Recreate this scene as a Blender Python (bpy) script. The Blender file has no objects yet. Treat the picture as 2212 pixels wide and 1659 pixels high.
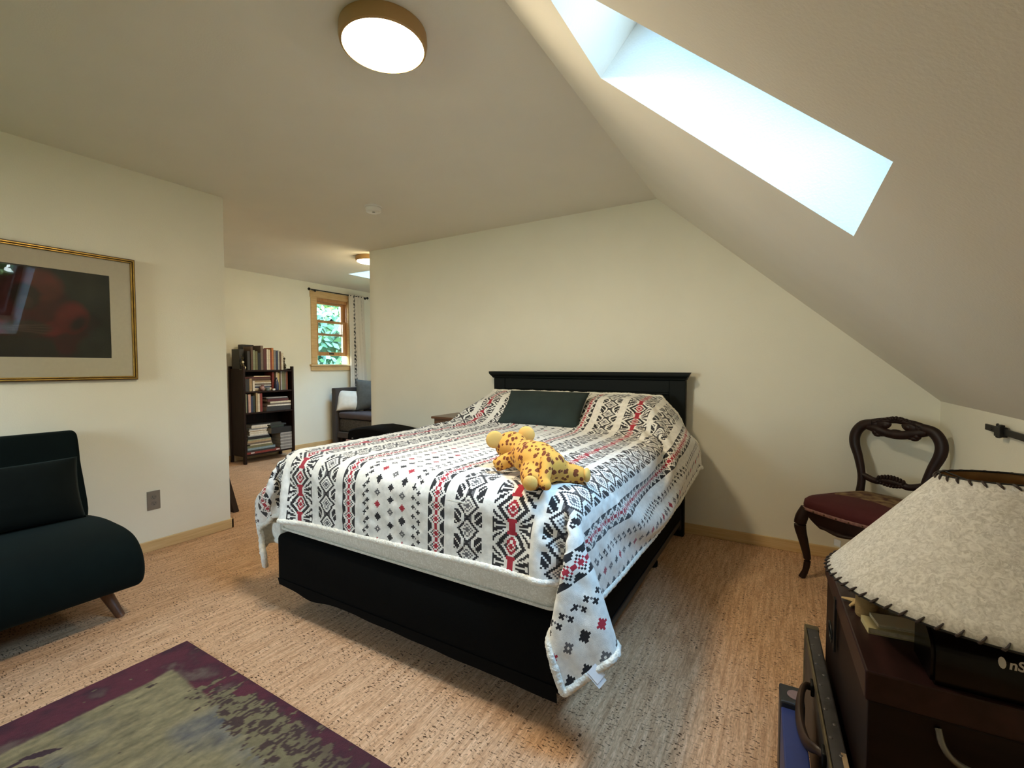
import bpy, bmesh, math, random
import numpy as np
from mathutils import Vector, Matrix

scene = bpy.context.scene
COL = scene.collection
PI = math.pi
rad = math.radians

# ------------------------------------------------------------------ camera
cam_data = bpy.data.cameras.new('camera')
cam_data.sensor_fit = 'HORIZONTAL'
cam_data.sensor_width = 36.0
cam_data.lens = 988.48 / 2212 * 36.0
cam_data.clip_start = 0.05
cam_data.clip_end = 200
camera = bpy.data.objects.new('camera', cam_data)
COL.objects.link(camera)
camera.location = (0, 0, 1.2)
camera.rotation_euler = (rad(90 - 2.2546), 0, rad(30.788))
scene.camera = camera

# ------------------------------------------------------------------ daylight
world = bpy.data.worlds.new('sky')
scene.world = world
world.use_nodes = True
wn = world.node_tree
wn.nodes.clear()
w_out = wn.nodes.new('ShaderNodeOutputWorld')
w_bg = wn.nodes.new('ShaderNodeBackground')
w_tc = wn.nodes.new('ShaderNodeTexCoord')
w_sep = wn.nodes.new('ShaderNodeSeparateXYZ')
w_ramp = wn.nodes.new('ShaderNodeValToRGB')
w_ramp.color_ramp.elements[0].position = 0.0
w_ramp.color_ramp.elements[0].color = (0.90, 0.95, 0.84, 1)
w_ramp.color_ramp.elements[1].position = 0.55
w_ramp.color_ramp.elements[1].color = (0.30, 0.62, 0.98, 1)
wn.links.new(w_tc.outputs['Generated'], w_sep.inputs[0])
wn.links.new(w_sep.outputs['Z'], w_ramp.inputs[0])
wn.links.new(w_ramp.outputs[0], w_bg.inputs[0])
wn.links.new(w_bg.outputs[0], w_out.inputs[0])
w_bg.inputs[1].default_value = 15.0

# ------------------------------------------------------------------ exposure
scene.view_settings.view_transform = 'Standard'
scene.view_settings.look = 'None'
scene.view_settings.gamma = 1.0
scene.view_settings.use_curve_mapping = False
scene.view_settings.exposure = 1.4
LAMP_POWER = 56.0          # radiance of the round ceiling lights
LAMP_COLOR = (1.0, 0.83, 0.56)
scene.cycles.max_bounces = 9
scene.cycles.diffuse_bounces = 5
scene.cycles.use_adaptive_sampling = True
scene.cycles.adaptive_threshold = 0.015
scene.cycles.transparent_max_bounces = 12
scene.cycles.caustics_reflective = False
scene.cycles.caustics_refractive = False
scene.cycles.sample_clamp_indirect = 8.0
scene.cycles.use_denoising = True

# ------------------------------------------------------------------ helpers
def new_mat(name, color, rough=0.6, var=0.0, scale=8.0, bump=0.0, bscale=None, metal=0.0,
            sheen=0.0, stretch=None, color2=None, spec=0.5, coat=0.0, detail=4.0, sheen_tint=None):
    m = bpy.data.materials.new(name)
    m.use_nodes = True
    nt = m.node_tree
    b = nt.nodes['Principled BSDF']
    b.inputs['Roughness'].default_value = rough
    b.inputs['Metallic'].default_value = metal
    b.inputs['Specular IOR Level'].default_value = spec
    b.inputs['Coat Weight'].default_value = coat
    b.inputs['Coat Roughness'].default_value = 0.15
    if sheen:
        b.inputs['Sheen Weight'].default_value = sheen
        b.inputs['Sheen Roughness'].default_value = 0.4
        if sheen_tint:
            b.inputs['Sheen Tint'].default_value = (*sheen_tint, 1)
    b.inputs['Base Color'].default_value = (*color, 1)
    if var or color2 or bump:
        tc = nt.nodes.new('ShaderNodeTexCoord')
        mp = nt.nodes.new('ShaderNodeMapping')
        nt.links.new(tc.outputs['Object'], mp.inputs[0])
        if stretch:
            mp.inputs['Scale'].default_value = stretch
        if var or color2:
            nz = nt.nodes.new('ShaderNodeTexNoise')
            nz.inputs['Scale'].default_value = scale
            nz.inputs['Detail'].default_value = detail
            nt.links.new(mp.outputs[0], nz.inputs['Vector'])
            rp = nt.nodes.new('ShaderNodeValToRGB')
            lo = color2 if color2 else tuple(max(0, c * (1 - var)) for c in color)
            hi = color if color2 else tuple(min(1, c * (1 + var)) for c in color)
            rp.color_ramp.elements[0].position = 0.32
            rp.color_ramp.elements[1].position = 0.68
            rp.color_ramp.elements[0].color = (*lo, 1)
            rp.color_ramp.elements[1].color = (*hi, 1)
            nt.links.new(nz.outputs['Fac'], rp.inputs[0])
            nt.links.new(rp.outputs[0], b.inputs['Base Color'])
        if bump:
            nb = nt.nodes.new('ShaderNodeTexNoise')
            nb.inputs['Scale'].default_value = bscale or scale
            nb.inputs['Detail'].default_value = 3
            nt.links.new(mp.outputs[0], nb.inputs['Vector'])
            bp = nt.nodes.new('ShaderNodeBump')
            bp.inputs['Strength'].default_value = 1.0
            bp.inputs['Distance'].default_value = bump
            nt.links.new(nb.outputs['Fac'], bp.inputs['Height'])
            nt.links.new(bp.outputs[0], b.inputs['Normal'])
    return m


def emit_mat(name, color, strength):
    m = bpy.data.materials.new(name)
    m.use_nodes = True
    nt = m.node_tree
    nt.nodes.clear()
    o = nt.nodes.new('ShaderNodeOutputMaterial')
    e = nt.nodes.new('ShaderNodeEmission')
    e.inputs[0].default_value = (*color, 1)
    e.inputs[1].default_value = strength
    nt.links.new(e.outputs[0], o.inputs[0])
    return m


def glass_mat(name, ior=1.5, tint=(1, 1, 1), gloss=0.0):
    """thin pane: fresnel mirror over clear transmission"""
    m = bpy.data.materials.new(name)
    m.use_nodes = True
    nt = m.node_tree
    nt.nodes.clear()
    o = nt.nodes.new('ShaderNodeOutputMaterial')
    mix = nt.nodes.new('ShaderNodeMixShader')
    tr = nt.nodes.new('ShaderNodeBsdfTransparent')
    gl = nt.nodes.new('ShaderNodeBsdfGlossy')
    fr = nt.nodes.new('ShaderNodeFresnel')
    fr.inputs['IOR'].default_value = ior
    gl.inputs['Roughness'].default_value = gloss
    tr.inputs[0].default_value = (*tint, 1)
    nt.links.new(fr.outputs[0], mix.inputs[0])
    nt.links.new(tr.outputs[0], mix.inputs[1])
    nt.links.new(gl.outputs[0], mix.inputs[2])
    nt.links.new(mix.outputs[0], o.inputs[0])
    return m


def attr_mat(name, rough=0.8, bump=0.0, bscale=200.0, sheen=0.0):
    """a dyed or painted surface whose own pattern sits on its points"""
    m = bpy.data.materials.new(name)
    m.use_nodes = True
    nt = m.node_tree
    b = nt.nodes['Principled BSDF']
    b.inputs['Roughness'].default_value = rough
    b.inputs['Sheen Weight'].default_value = sheen
    a = nt.nodes.new('ShaderNodeAttribute')
    a.attribute_name = 'dye'
    nt.links.new(a.outputs['Color'], b.inputs['Base Color'])
    if bump:
        tc = nt.nodes.new('ShaderNodeTexCoord')
        nb = nt.nodes.new('ShaderNodeTexNoise')
        nb.inputs['Scale'].default_value = bscale
        nt.links.new(tc.outputs['Object'], nb.inputs['Vector'])
        bp = nt.nodes.new('ShaderNodeBump')
        bp.inputs['Distance'].default_value = bump
        nt.links.new(nb.outputs['Fac'], bp.inputs['Height'])
        nt.links.new(bp.outputs[0], b.inputs['Normal'])
    return m


class MB:
    """collects shapes, then links them as ONE mesh object"""
    def __init__(self):
        self.bm = bmesh.new()

    def _mi(self, faces, mi):
        for f in faces:
            f.material_index = mi

    def box(self, x0, x1, y0, y1, z0, z1, bev=0.0, mi=0, M=None, seg=2):
        r = bmesh.ops.create_cube(self.bm, size=1)
        vs = r['verts']
        for v in vs:
            v.co = Vector(((x0 + x1) / 2 + v.co.x * (x1 - x0), (y0 + y1) / 2 + v.co.y * (y1 - y0),
                           (z0 + z1) / 2 + v.co.z * (z1 - z0)))
        faces = {f for v in vs for f in v.link_faces}
        self._mi(faces, mi)
        if bev > 0:
            es = list({e for v in vs for e in v.link_edges})
            r = bmesh.ops.bevel(self.bm, geom=es, offset=bev, segments=seg, profile=0.5, affect='EDGES')
            self._mi(r['faces'], mi)
            vs = list({v for f in list(faces) + r['faces'] if f.is_valid for v in f.verts})
            for f in {f for v in vs for f in v.link_faces}:
                f.material_index = mi
        if M is not None:
            for v in vs:
                v.co = M @ v.co
        return self

    def prism(self, pts, axis, a, b, mi=0, M=None):
        """polygon pts in the two other axes, extruded along axis from a to b"""
        def P(p, t):
            if axis == 0: q = Vector((t, p[0], p[1]))
            elif axis == 1: q = Vector((p[0], t, p[1]))
            else: q = Vector((p[0], p[1], t))
            return M @ q if M is not None else q
        A = [self.bm.verts.new(P(p, a)) for p in pts]
        B = [self.bm.verts.new(P(p, b)) for p in pts]
        n = len(pts)
        fs = [self.bm.faces.new(A[::-1]), self.bm.faces.new(B)]
        for i in range(n):
            fs.append(self.bm.faces.new((A[i], A[(i + 1) % n], B[(i + 1) % n], B[i])))
        self._mi(fs, mi)
        return self

    def lathe(self, prof, c=(0, 0, 0), seg=32, mi=0, M=None, cap=True):
        """prof: list of (radius, z)"""
        rings = []
        for r, z in prof:
            ring = []
            for k in range(seg):
                t = 2 * PI * k / seg
                p = Vector((c[0] + r * math.cos(t), c[1] + r * math.sin(t), c[2] + z))
                ring.append(self.bm.verts.new(M @ p if M is not None else p))
            rings.append(ring)
        fs = []
        for a, b in zip(rings, rings[1:]):
            for k in range(seg):
                fs.append(self.bm.faces.new((a[k], a[(k + 1) % seg], b[(k + 1) % seg], b[k])))
        if cap:
            fs.append(self.bm.faces.new(rings[0][::-1]))
            fs.append(self.bm.faces.new(rings[-1]))
        self._mi(fs, mi)
        return self

    def ell(self, c, r, mi=0, M=None, seg=20, p=1.0):
        n0 = bmesh.ops.create_uvsphere(self.bm, u_segments=seg, v_segments=max(8, seg // 2), radius=1)
        vs = n0['verts']
        for v in vs:
            q = v.co
            q = Vector([math.copysign(abs(t) ** p, t) for t in q]) if p != 1.0 else q.copy()
            q = Vector((q.x * r[0], q.y * r[1], q.z * r[2]))
            if M is not None:
                q = M @ q
            v.co = q + Vector(c)
        self._mi({f for v in vs for f in v.link_faces}, mi)
        return self

    def sweep(self, pts, radii, seg=10, mi=0, sub=6, flat=(1.0, 1.0), closed=False, M=None, up=(0, 0, 1)):
        """tube along a smooth curve through pts; radii per point; flat squashes the section"""
        pts = [Vector(p) for p in pts]
        n = len(pts)
        if not hasattr(radii, '__len__'):
            radii = [radii] * n
        path, rs = [], []
        last = n if closed else n - 1
        for i in range(last):
            p0 = pts[(i - 1) % n] if (closed or i > 0) else pts[0] * 2 - pts[1]
            p1, p2 = pts[i], pts[(i + 1) % n]
            p3 = pts[(i + 2) % n] if (closed or i + 2 < n) else pts[-1] * 2 - pts[-2]
            for k in range(sub):
                t = k / sub
                path.append(0.5 * ((2 * p1) + (p2 - p0) * t + (2 * p0 - 5 * p1 + 4 * p2 - p3) * t * t
                                   + (3 * p1 - p0 - 3 * p2 + p3) * t ** 3))
                rs.append(radii[i] * (1 - t) + radii[(i + 1) % n] * t)
        if not closed:
            path.append(pts[-1]); rs.append(radii[-1])
        U = Vector(up)
        rings = []
        m = len(path)
        for i, p in enumerate(path):
            a = path[(i - 1) % m] if (closed or i > 0) else path[i]
            b = path[(i + 1) % m] if (closed or i < m - 1) else path[i]
            d = (b - a).normalized()
            s = d.cross(U)
            if s.length < 1e-4:
                s = d.cross(Vector((0.3, 1, 0.1)))
            s.normalize()
            u2 = s.cross(d)
            ring = []
            for k in range(seg):
                t = 2 * PI * k / seg
                q = p + s * (math.cos(t) * rs[i] * flat[0]) + u2 * (math.sin(t) * rs[i] * flat[1])
                ring.append(self.bm.verts.new(M @ q if M is not None else q))
            rings.append(ring)
        fs = []
        rr = list(zip(rings, rings[1:])) + ([(rings[-1], rings[0])] if closed else [])
        for a, b in rr:
            for k in range(seg):
                fs.append(self.bm.faces.new((a[k], a[(k + 1) % seg], b[(k + 1) % seg], b[k])))
        if not closed:
            fs.append(self.bm.faces.new(rings[0][::-1]))
            fs.append(self.bm.faces.new(rings[-1]))
        self._mi(fs, mi)
        return self

    def build(self, name, mats, parent=None, smooth=False, loc=None, rotz=0.0, norm=True):
        if norm:
            bmesh.ops.recalc_face_normals(self.bm, faces=self.bm.faces[:])
        me = bpy.data.meshes.new(name)
        self.bm.to_mesh(me)
        self.bm.free()
        o = link(name, me, mats, parent, smooth)
        if loc is not None:
            o.location = loc
        o.rotation_euler.z = rotz
        return o


def link(name, me, mats, parent=None, smooth=False):
    if not isinstance(mats, (list, tuple)):
        mats = [mats]
    for m in mats:
        me.materials.append(m)
    o = bpy.data.objects.new(name, me)
    COL.objects.link(o)
    if smooth:
        me.polygons.foreach_set('use_smooth', [True] * len(me.polygons))
        try:
            me.set_sharp_from_angle(angle=rad(42))
        except Exception:
            pass
    if parent is not None:
        o.parent = parent
    return o


def tag(o, label, cat, group=None):
    o['label'] = label
    o['category'] = cat
    if group:
        o['group'] = group
    return o


def thing(name, label, cat, loc=(0, 0, 0), rotz=0.0, group=None):
    o = bpy.data.objects.new(name, None)
    COL.objects.link(o)
    o.empty_display_size = 0.1
    o.location = loc
    o.rotation_euler.z = rotz
    return tag(o, label, cat, group)


def struct(o):
    o['kind'] = 'structure'
    return o


def grid_mesh(name, P, mats, parent=None, smooth=True, mat_idx=None, dye=None, flip=False):
    """P: (rows, cols, 3) array of points"""
    n, m = P.shape[:2]
    me = bpy.data.meshes.new(name)
    idx = np.arange(n * m).reshape(n, m)
    a, b, c, d = idx[:-1, :-1], idx[:-1, 1:], idx[1:, 1:], idx[1:, :-1]
    F = np.stack([a, d, c, b] if flip else [a, b, c, d], -1).reshape(-1, 4)
    me.vertices.add(n * m)
    me.vertices.foreach_set('co', P.reshape(-1).astype(np.float32))
    me.loops.add(F.size)
    me.loops.foreach_set('vertex_index', F.reshape(-1).astype(np.int32))
    me.polygons.add(len(F))
    me.polygons.foreach_set('loop_start', np.arange(0, F.size, 4, dtype=np.int32))
    me.polygons.foreach_set('loop_total', np.full(len(F), 4, dtype=np.int32))
    if smooth:
        me.polygons.foreach_set('use_smooth', np.ones(len(F), dtype=bool))
    me.update(calc_edges=True)
    if not isinstance(mats, (list, tuple)):
        mats = [mats]
    for mm in mats:
        me.materials.append(mm)
    if mat_idx is not None:
        me.polygons.foreach_set('material_index', mat_idx.reshape(-1).astype(np.int32))
    if dye is not None:
        at = me.attributes.new('dye', 'FLOAT_COLOR', 'POINT')
        col = np.ones((n * m, 4), np.float32)
        col[:, :3] = dye.reshape(-1, 3)
        at.data.foreach_set('color', col.reshape(-1))
    me.validate()
    o = bpy.data.objects.new(name, me)
    COL.objects.link(o)
    if parent is not None:
        o.parent = parent
    return o


def hash2(ix, iy, seed):
    h = (ix.astype(np.int64) * 374761393 + iy.astype(np.int64) * 668265263 + seed * 1442695041) & 0xFFFFFFFF
    h = ((h ^ (h >> 13)) * 1274126177) & 0xFFFFFFFF
    return ((h ^ (h >> 16)) & 0xFFFF) / 65535.0


def vnoise(x, y, seed=0):
    ix, iy = np.floor(x), np.floor(y)
    fx, fy = x - ix, y - iy
    fx = fx * fx * (3 - 2 * fx); fy = fy * fy * (3 - 2 * fy)
    a = hash2(ix, iy, seed); b = hash2(ix + 1, iy, seed)
    c = hash2(ix, iy + 1, seed); d = hash2(ix + 1, iy + 1, seed)
    return (a * (1 - fx) + b * fx) * (1 - fy) + (c * (1 - fx) + d * fx) * fy


def fbm(x, y, seed=0, oct=4):
    t = np.zeros_like(x); a = 0.5; s = 0
    for k in range(oct):
        t += a * vnoise(x, y, seed + k); s += a
        x, y, a = x * 2.03, y * 2.03, a * 0.5
    return t / s


ORD = ['first', 'second', 'third', 'fourth', 'fifth', 'sixth', 'seventh', 'eighth', 'ninth', 'tenth', 'eleventh',
       'twelfth', 'thirteenth', 'fourteenth', 'fifteenth', 'sixteenth', 'seventeenth', 'eighteenth']

# ------------------------------------------------------------------ materials
paint = new_mat('wall_paint', (0.86, 0.84, 0.72), 0.85, var=0.015, scale=3.0, bump=0.0006, bscale=140)
paint_ceiling = new_mat('ceiling_paint', (0.80, 0.77, 0.69), 0.9, var=0.015, scale=3.0, bump=0.0006, bscale=140)
pine = new_mat('pine_trim', (0.72, 0.50, 0.25), 0.45, scale=6, stretch=(1.2, 1.2, 14), color2=(0.60, 0.38, 0.16))
pine_long = new_mat('pine_board', (0.74, 0.55, 0.29), 0.45, scale=5, stretch=(6, 0.8, 22), color2=(0.62, 0.42, 0.19))
pine_cross = new_mat('pine_board_cross', (0.74, 0.55, 0.29), 0.45, scale=5, stretch=(0.8, 6, 22), color2=(0.62, 0.42, 0.19))
fir = new_mat('fir_window_wood', (0.56, 0.30, 0.12), 0.4, scale=5, stretch=(12, 12, 1.5), color2=(0.42, 0.20, 0.07))
black_paint = new_mat('black_lacquer', (0.004, 0.0065, 0.006), 0.6, spec=.18)
dark_metal = new_mat('dark_iron', (0.02, 0.019, 0.018), 0.45, metal=0.6, var=0.3, scale=30)
black_cloth = new_mat('black_cloth', (0.0035, 0.0035, 0.0032), 0.95, bump=0.0006, bscale=300, spec=0.1)
white_plastic = new_mat('white_plastic', (0.78, 0.77, 0.74), 0.4)
clear_glass = glass_mat('window_glass')

# ------------------------------------------------------------------ cork floor
def cork_material():
    m = bpy.data.materials.new('cork_floor')
    m.use_nodes = True
    nt = m.node_tree
    N, L = nt.nodes.new, nt.links.new
    b = nt.nodes['Principled BSDF']
    b.inputs['Roughness'].default_value = 0.5
    b.inputs['Specular IOR Level'].default_value = 0.3
    tc = N('ShaderNodeTexCoord')

    def noise(scale, stretch, detail=3.0, rough=0.6):
        mp = N('ShaderNodeMapping'); mp.inputs['Scale'].default_value = stretch
        L(tc.outputs['Object'], mp.inputs[0])
        n = N('ShaderNodeTexNoise'); n.inputs['Scale'].default_value = scale
        n.inputs['Detail'].default_value = detail; n.inputs['Roughness'].default_value = rough
        L(mp.outputs[0], n.inputs['Vector'])
        return n.outputs['Fac']

    def ramp(f, stops):
        r = N('ShaderNodeValToRGB')
        while len(r.color_ramp.elements) < len(stops):
            r.color_ramp.elements.new(0.5)
        for e, (p, c) in zip(r.color_ramp.elements, stops):
            e.position = p; e.color = (*c, 1)
        L(f, r.inputs[0])
        return r.outputs[0]

    def mix(kind, fac, a, c):
        x = N('ShaderNodeMix'); x.data_type = 'RGBA'; x.blend_type = kind
        x.inputs[0].default_value = fac if not hasattr(fac, 'node') else 0
        if hasattr(fac, 'node'):
            L(fac, x.inputs[0])
        L(a, x.inputs[6]); L(c, x.inputs[7])
        return x.outputs[2]
    base = ramp(noise(1.0, (70, 5.0, 1), 4), [(0.30, (0.47, 0.265, 0.145)), (0.5, (0.64, 0.395, 0.235)), (0.72, (0.78, 0.52, 0.335))])
    fine = ramp(noise(1.0, (230, 40, 1), 2), [(0.3, (0.72, 0.69, 0.65)), (0.7, (1.18, 1.18, 1.18))])
    c1 = mix('MULTIPLY', 1.0, base, fine)
    chips = ramp(noise(1.0, (72, 150, 1), 1.5, 0.5), [(0.585, (0, 0, 0)), (0.625, (1, 1, 1))])
    mask = ramp(noise(1.0, (24, 5, 1), 2), [(0.36, (0.05, 0.05, 0.05)), (0.60, (1, 1, 1))])
    cm = mix('MULTIPLY', 1.0, chips, mask)
    dark = N('ShaderNodeRGB'); dark.outputs[0].default_value = (0.10, 0.048, 0.022, 1)
    c2 = mix('MIX', cm, c1, dark.outputs[0])
    # thin joints of the cork strips
    wv = N('ShaderNodeTexWave'); wv.wave_type = 'BANDS'; wv.bands_direction = 'X'
    wv.inputs['Scale'].default_value = 10.5; wv.inputs['Distortion'].default_value = 0.25
    L(tc.outputs['Object'], wv.inputs['Vector'])
    jt = ramp(wv.outputs['Fac'], [(0.0, (0.86, 0.84, 0.82)), (0.05, (1, 1, 1))])
    c3 = mix('MULTIPLY', 0.8, c2, jt)
    L(c3, b.inputs['Base Color'])
    bp = N('ShaderNodeBump'); bp.inputs['Distance'].default_value = 0.0008; bp.invert = True
    L(cm, bp.inputs['Height']); L(bp.outputs[0], b.inputs['Normal'])
    return m


cork = cork_material()

# ------------------------------------------------------------------ the room
H = 2.415                       # flat ceiling
XL, XF, XK = -3.514, -5.949, 0.758
YB = 3.444                      # wall behind the headboard
XC, ZK = -0.824, 1.001          # crease of the roof slope, top of the knee wall
YF, YE = -1.9, 7.0

struct(MB().box(XF - .12, XK + .12, YF, YE, -0.12, 0.0).build('floor', cork))
# ceiling with the opening of the second skylight
S2 = (-4.985, -4.25, 4.134, 4.95)
m = MB()
m.box(XF - .12, S2[0], YF, YE, H, H + .3).box(S2[1], XC + .12, YF, YE, H, H + .3)
m.box(S2[0], S2[1], YF, S2[2], H, H + .3).box(S2[0], S2[1], S2[3], YE, H, H + .3)
struct(m.build('ceiling', paint_ceiling))
# roof slope with the skylight shaft, built in (along slope, y, normal)
SL = math.hypot(XK - XC, H - ZK)
sdir = Vector(((XK - XC) / SL, 0, (ZK - H) / SL))
ndir = Vector((-sdir.z, 0, sdir.x))
MS = Matrix(((sdir.x, 0, ndir.x, XC), (0, 1, 0, 0), (sdir.z, 0, ndir.z, H), (0, 0, 0, 1)))
S0 = (-0.556 - XC) / sdir.x
S1 = (0.150 - XC) / sdir.x
Y0, Y1 = 1.005, 1.521
TH = 0.36
m = MB()
m.box(0, S0, YF, YB + .12, 0, TH, M=MS).box(S1, SL + .25, YF, YB + .12, 0, TH, M=MS)
m.box(S0, S1, YF, Y0, 0, TH, M=MS).box(S0, S1, Y1, YB + .12, 0, TH, M=MS)
struct(m.build('ceiling_slope', paint_ceiling))

struct(MB().box(XK, XK + .12, YF, YB + .12, 0, ZK + .10).build('wall_right', paint))
m = MB().prism([(-3.815, 0), (XK + .06, 0), (XK + .06, ZK), (XC, H + .02), (-3.815, H + .02)], 1, YB, YB + .116)
struct(m.build('wall_back', paint))
m = MB().box(XL - .116, XL, YF, 1.813, 0, H + .02).box(-5.2, XL - .116, 1.70, 1.813, 0, H + .02)
struct(m.build('wall_left', paint))
# wall behind the viewer, with the window that lights the foot of the bed
FX0, FX1, FZ0, FZ1 = -3.08, -2.38, .90, 2.05
m = MB().box(XF, FX0, YF - .12, YF, 0, H + .02).box(FX1, XK + .12, YF - .12, YF, 0, H + .02)
m.box(FX0, FX1, YF - .12, YF, 0, FZ0).box(FX0, FX1, YF - .12, YF, FZ1, H + .02)
struct(m.build('wall_front', paint))
struct(MB().box(XF, -3.6, YE, YE + .12, 0, H + .02).build('wall_far_end', paint))
struct(MB().box(-3.815, -3.70, YB + .116, YE, 0, H + .02).build('wall_inner', paint))
# window wall
WY0, WY1, WZ0, WZ1 = 4.335, 4.905, 1.225, 2.205
m = MB().box(XF - .12, XF, YF, WY0, 0, H + .02).box(XF - .12, XF, WY1, YE, 0, H + .02)
m.box(XF - .12, XF, WY0, WY1, 0, WZ0).box(XF - .12, XF, WY0, WY1, WZ1, H + .02)
struct(m.build('wall_far', paint))

# baseboards
struct(MB().box(XL, XL + .016, YF, 1.829, 0, .068, .003).box(XL - .116, XL + .016, 1.813, 1.829, 0, .068, .003).build('baseboard_left', pine_long))
struct(MB().box(-3.80, XK, YB - .016, YB, 0, .072, .003).build('baseboard_back', pine_cross))
struct(MB().box(XK - .016, XK, YF, YB - .016, 0, .072, .003).build('baseboard_right', pine_long))
struct(MB().box(XF, XF + .016, 1.83, YE, 0, .075, .003).build('baseboard_far', pine_long))

# window 1 (far wall): casing, sill, two sashes, panes
win = struct(bpy.data.objects.new('window_1', None)); COL.objects.link(win)


def at_win(mb, name, mat, parent=None, smooth=False):
    return mb.build(name, mat, parent or win, smooth)


cw = 0.095
m = MB().box(XF, XF + .02, WY0 - cw + .012, WY0 + .012, WZ0, WZ1, .003).box(XF, XF + .02, WY1 - .012, WY1 + cw - .012, WZ0, WZ1, .003)
m.box(XF, XF + .024, WY0 - cw, WY1 + cw, WZ1, WZ1 + cw, .003)
at_win(m, 'window_casing', pine)
at_win(MB().box(XF - .10, XF + .045, WY0 - cw - .015, WY1 + cw + .015, WZ0 - .024, WZ0, .004).box(XF, XF + .02, WY0 - cw, WY1 + cw, WZ0 - .095, WZ0 - .024, .003), 'window_sill', pine_long)
m = MB().box(XF - .12, XF, WY0, WY0 + .02, WZ0, WZ1).box(XF - .12, XF, WY1 - .02, WY1, WZ0, WZ1).box(XF - .12, XF, WY0, WY1, WZ1 - .045, WZ1)
at_win(m, 'window_jamb', fir)
a0, a1 = WY0 + .02, WY1 - .02


def sash(x, z0, z1, st, top, bot, name):
    mb = MB().box(x - .016, x + .016, a0, a0 + st, z0, z1, .003).box(x - .016, x + .016, a1 - st, a1, z0, z1, .003)
    mb.box(x - .016, x + .016, a0 + st, a1 - st, z0, z0 + bot, .003).box(x - .016, x + .016, a0 + st, a1 - st, z1 - top, z1, .003)
    s = at_win(mb, name, fir)
    MB().box(x - .002, x + .002, a0 + st, a1 - st, z0 + bot, z1 - top).build('pane', clear_glass, s)
    return s


sash(XF - .085, 1.66, WZ1 - .045, .045, .03, .035, 'upper_sash')
s2 = sash(XF - .045, 1.355, 1.885, .045, .035, .055, 'lower_sash')
MB().box(XF - .03, XF - .005, 4.59, 4.65, 1.885, 1.90, .004).ell((XF - .02, 4.62, 1.903), (.012, .016, .01)).build('sash_lock', dark_metal, s2, True)
MB().box(XF - .029, XF - .012, 4.58, 4.66, 1.375, 1.395, .004).build('sash_lift', dark_metal, s2)

# skylights: dark sash and pane on top of each shaft
sky_wood = new_mat('skylight_sash', (0.05, 0.032, 0.02), 0.5, var=0.2, scale=20)


def skylight(name, M, s0, s1, y0, y1, n):
    e = struct(bpy.data.objects.new(name, None)); COL.objects.link(e)
    f = .045
    mb = MB().box(s0, s1, y0, y0 + f, n - .05, n + .02, M=M).box(s0, s1, y1 - f, y1, n - .05, n + .02, M=M)
    mb.box(s0, s0 + f, y0 + f, y1 - f, n - .05, n + .02, M=M).box(s1 - f, s1, y0 + f, y1 - f, n - .05, n + .02, M=M)
    mb.build('skylight_sash', sky_wood, e)
    MB().box(s0 + f, s1 - f, y0 + f, y1 - f, n - .004, n, M=M).build('skylight_pane', clear_glass, e)
    # light portal: tells the renderer where the sky comes in, gives no light itself
    ld = bpy.data.lights.new(name + '_portal', 'AREA')
    ld.shape = 'RECTANGLE'; ld.size = s1 - s0; ld.size_y = y1 - y0
    ld.cycles.is_portal = True
    lo = bpy.data.objects.new(name + '_portal', ld); COL.objects.link(lo)
    c = M @ Vector(((s0 + s1) / 2, (y0 + y1) / 2, n + .03))
    lo.matrix_world = Matrix.Translation(c) @ M.to_3x3().normalized().to_4x4()
    lo.parent = e


skylight('window_2', MS, S0, S1, Y0, Y1, TH - .03)
skylight('window_3', Matrix.Translation((0, 0, H)), S2[0], S2[1], S2[2], S2[3], .28)
ld = bpy.data.lights.new('window_1_portal', 'AREA'); ld.shape = 'RECTANGLE'; ld.size = WY1 - WY0; ld.size_y = WZ1 - WZ0
ld.cycles.is_portal = True
lo = bpy.data.objects.new('window_1_portal', ld); COL.objects.link(lo)
lo.matrix_world = Matrix.Translation((XF - .14, (WY0 + WY1) / 2, (WZ0 + WZ1) / 2)) @ Matrix(((0, 0, -1), (1, 0, 0), (0, -1, 0))).to_4x4()

# window in the wall behind the viewer
w4 = struct(bpy.data.objects.new('window_4', None)); COL.objects.link(w4)
m = MB()
for (x0, x1, z0, z1) in ((FX0 - .09, FX0, FZ0 - .09, FZ1 + .09), (FX1, FX1 + .09, FZ0 - .09, FZ1 + .09), (FX0, FX1, FZ1, FZ1 + .09), (FX0, FX1, FZ0 - .09, FZ0)):
    m.box(x0, x1, YF, YF + .02, z0, z1, .003)
m.build('window_casing', pine, w4)
m = MB()
xm = (FX0 + FX1) / 2
for (x0, x1, z0, z1) in ((FX0, FX0 + .05, FZ0, FZ1), (FX1 - .05, FX1, FZ0, FZ1), (xm - .03, xm + .03, FZ0, FZ1), (FX0, FX1, FZ0, FZ0 + .05), (FX0, FX1, FZ1 - .05, FZ1)):
    m.box(x0, x1, YF - .08, YF - .04, z0, z1, .003)
m.build('window_sash', fir, w4)
MB().box(FX0 + .05, FX1 - .05, YF - .062, YF - .058, FZ0 + .05, FZ1 - .05).build('pane', clear_glass, w4)
ld = bpy.data.lights.new('window_4_portal', 'AREA'); ld.shape = 'RECTANGLE'; ld.size = FX1 - FX0; ld.size_y = FZ1 - FZ0
ld.cycles.is_portal = True
lo = bpy.data.objects.new('window_4_portal', ld); COL.objects.link(lo)
lo.location = (xm, YF - .14, (FZ0 + FZ1) / 2); lo.rotation_euler = (rad(90), 0, 0)   # shines towards +y

# ------------------------------------------------------------------ ceiling lights and smoke alarm
rim_mat = new_mat('bronze_rim', (0.42, 0.26, 0.10), 0.45, metal=0.2)


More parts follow.
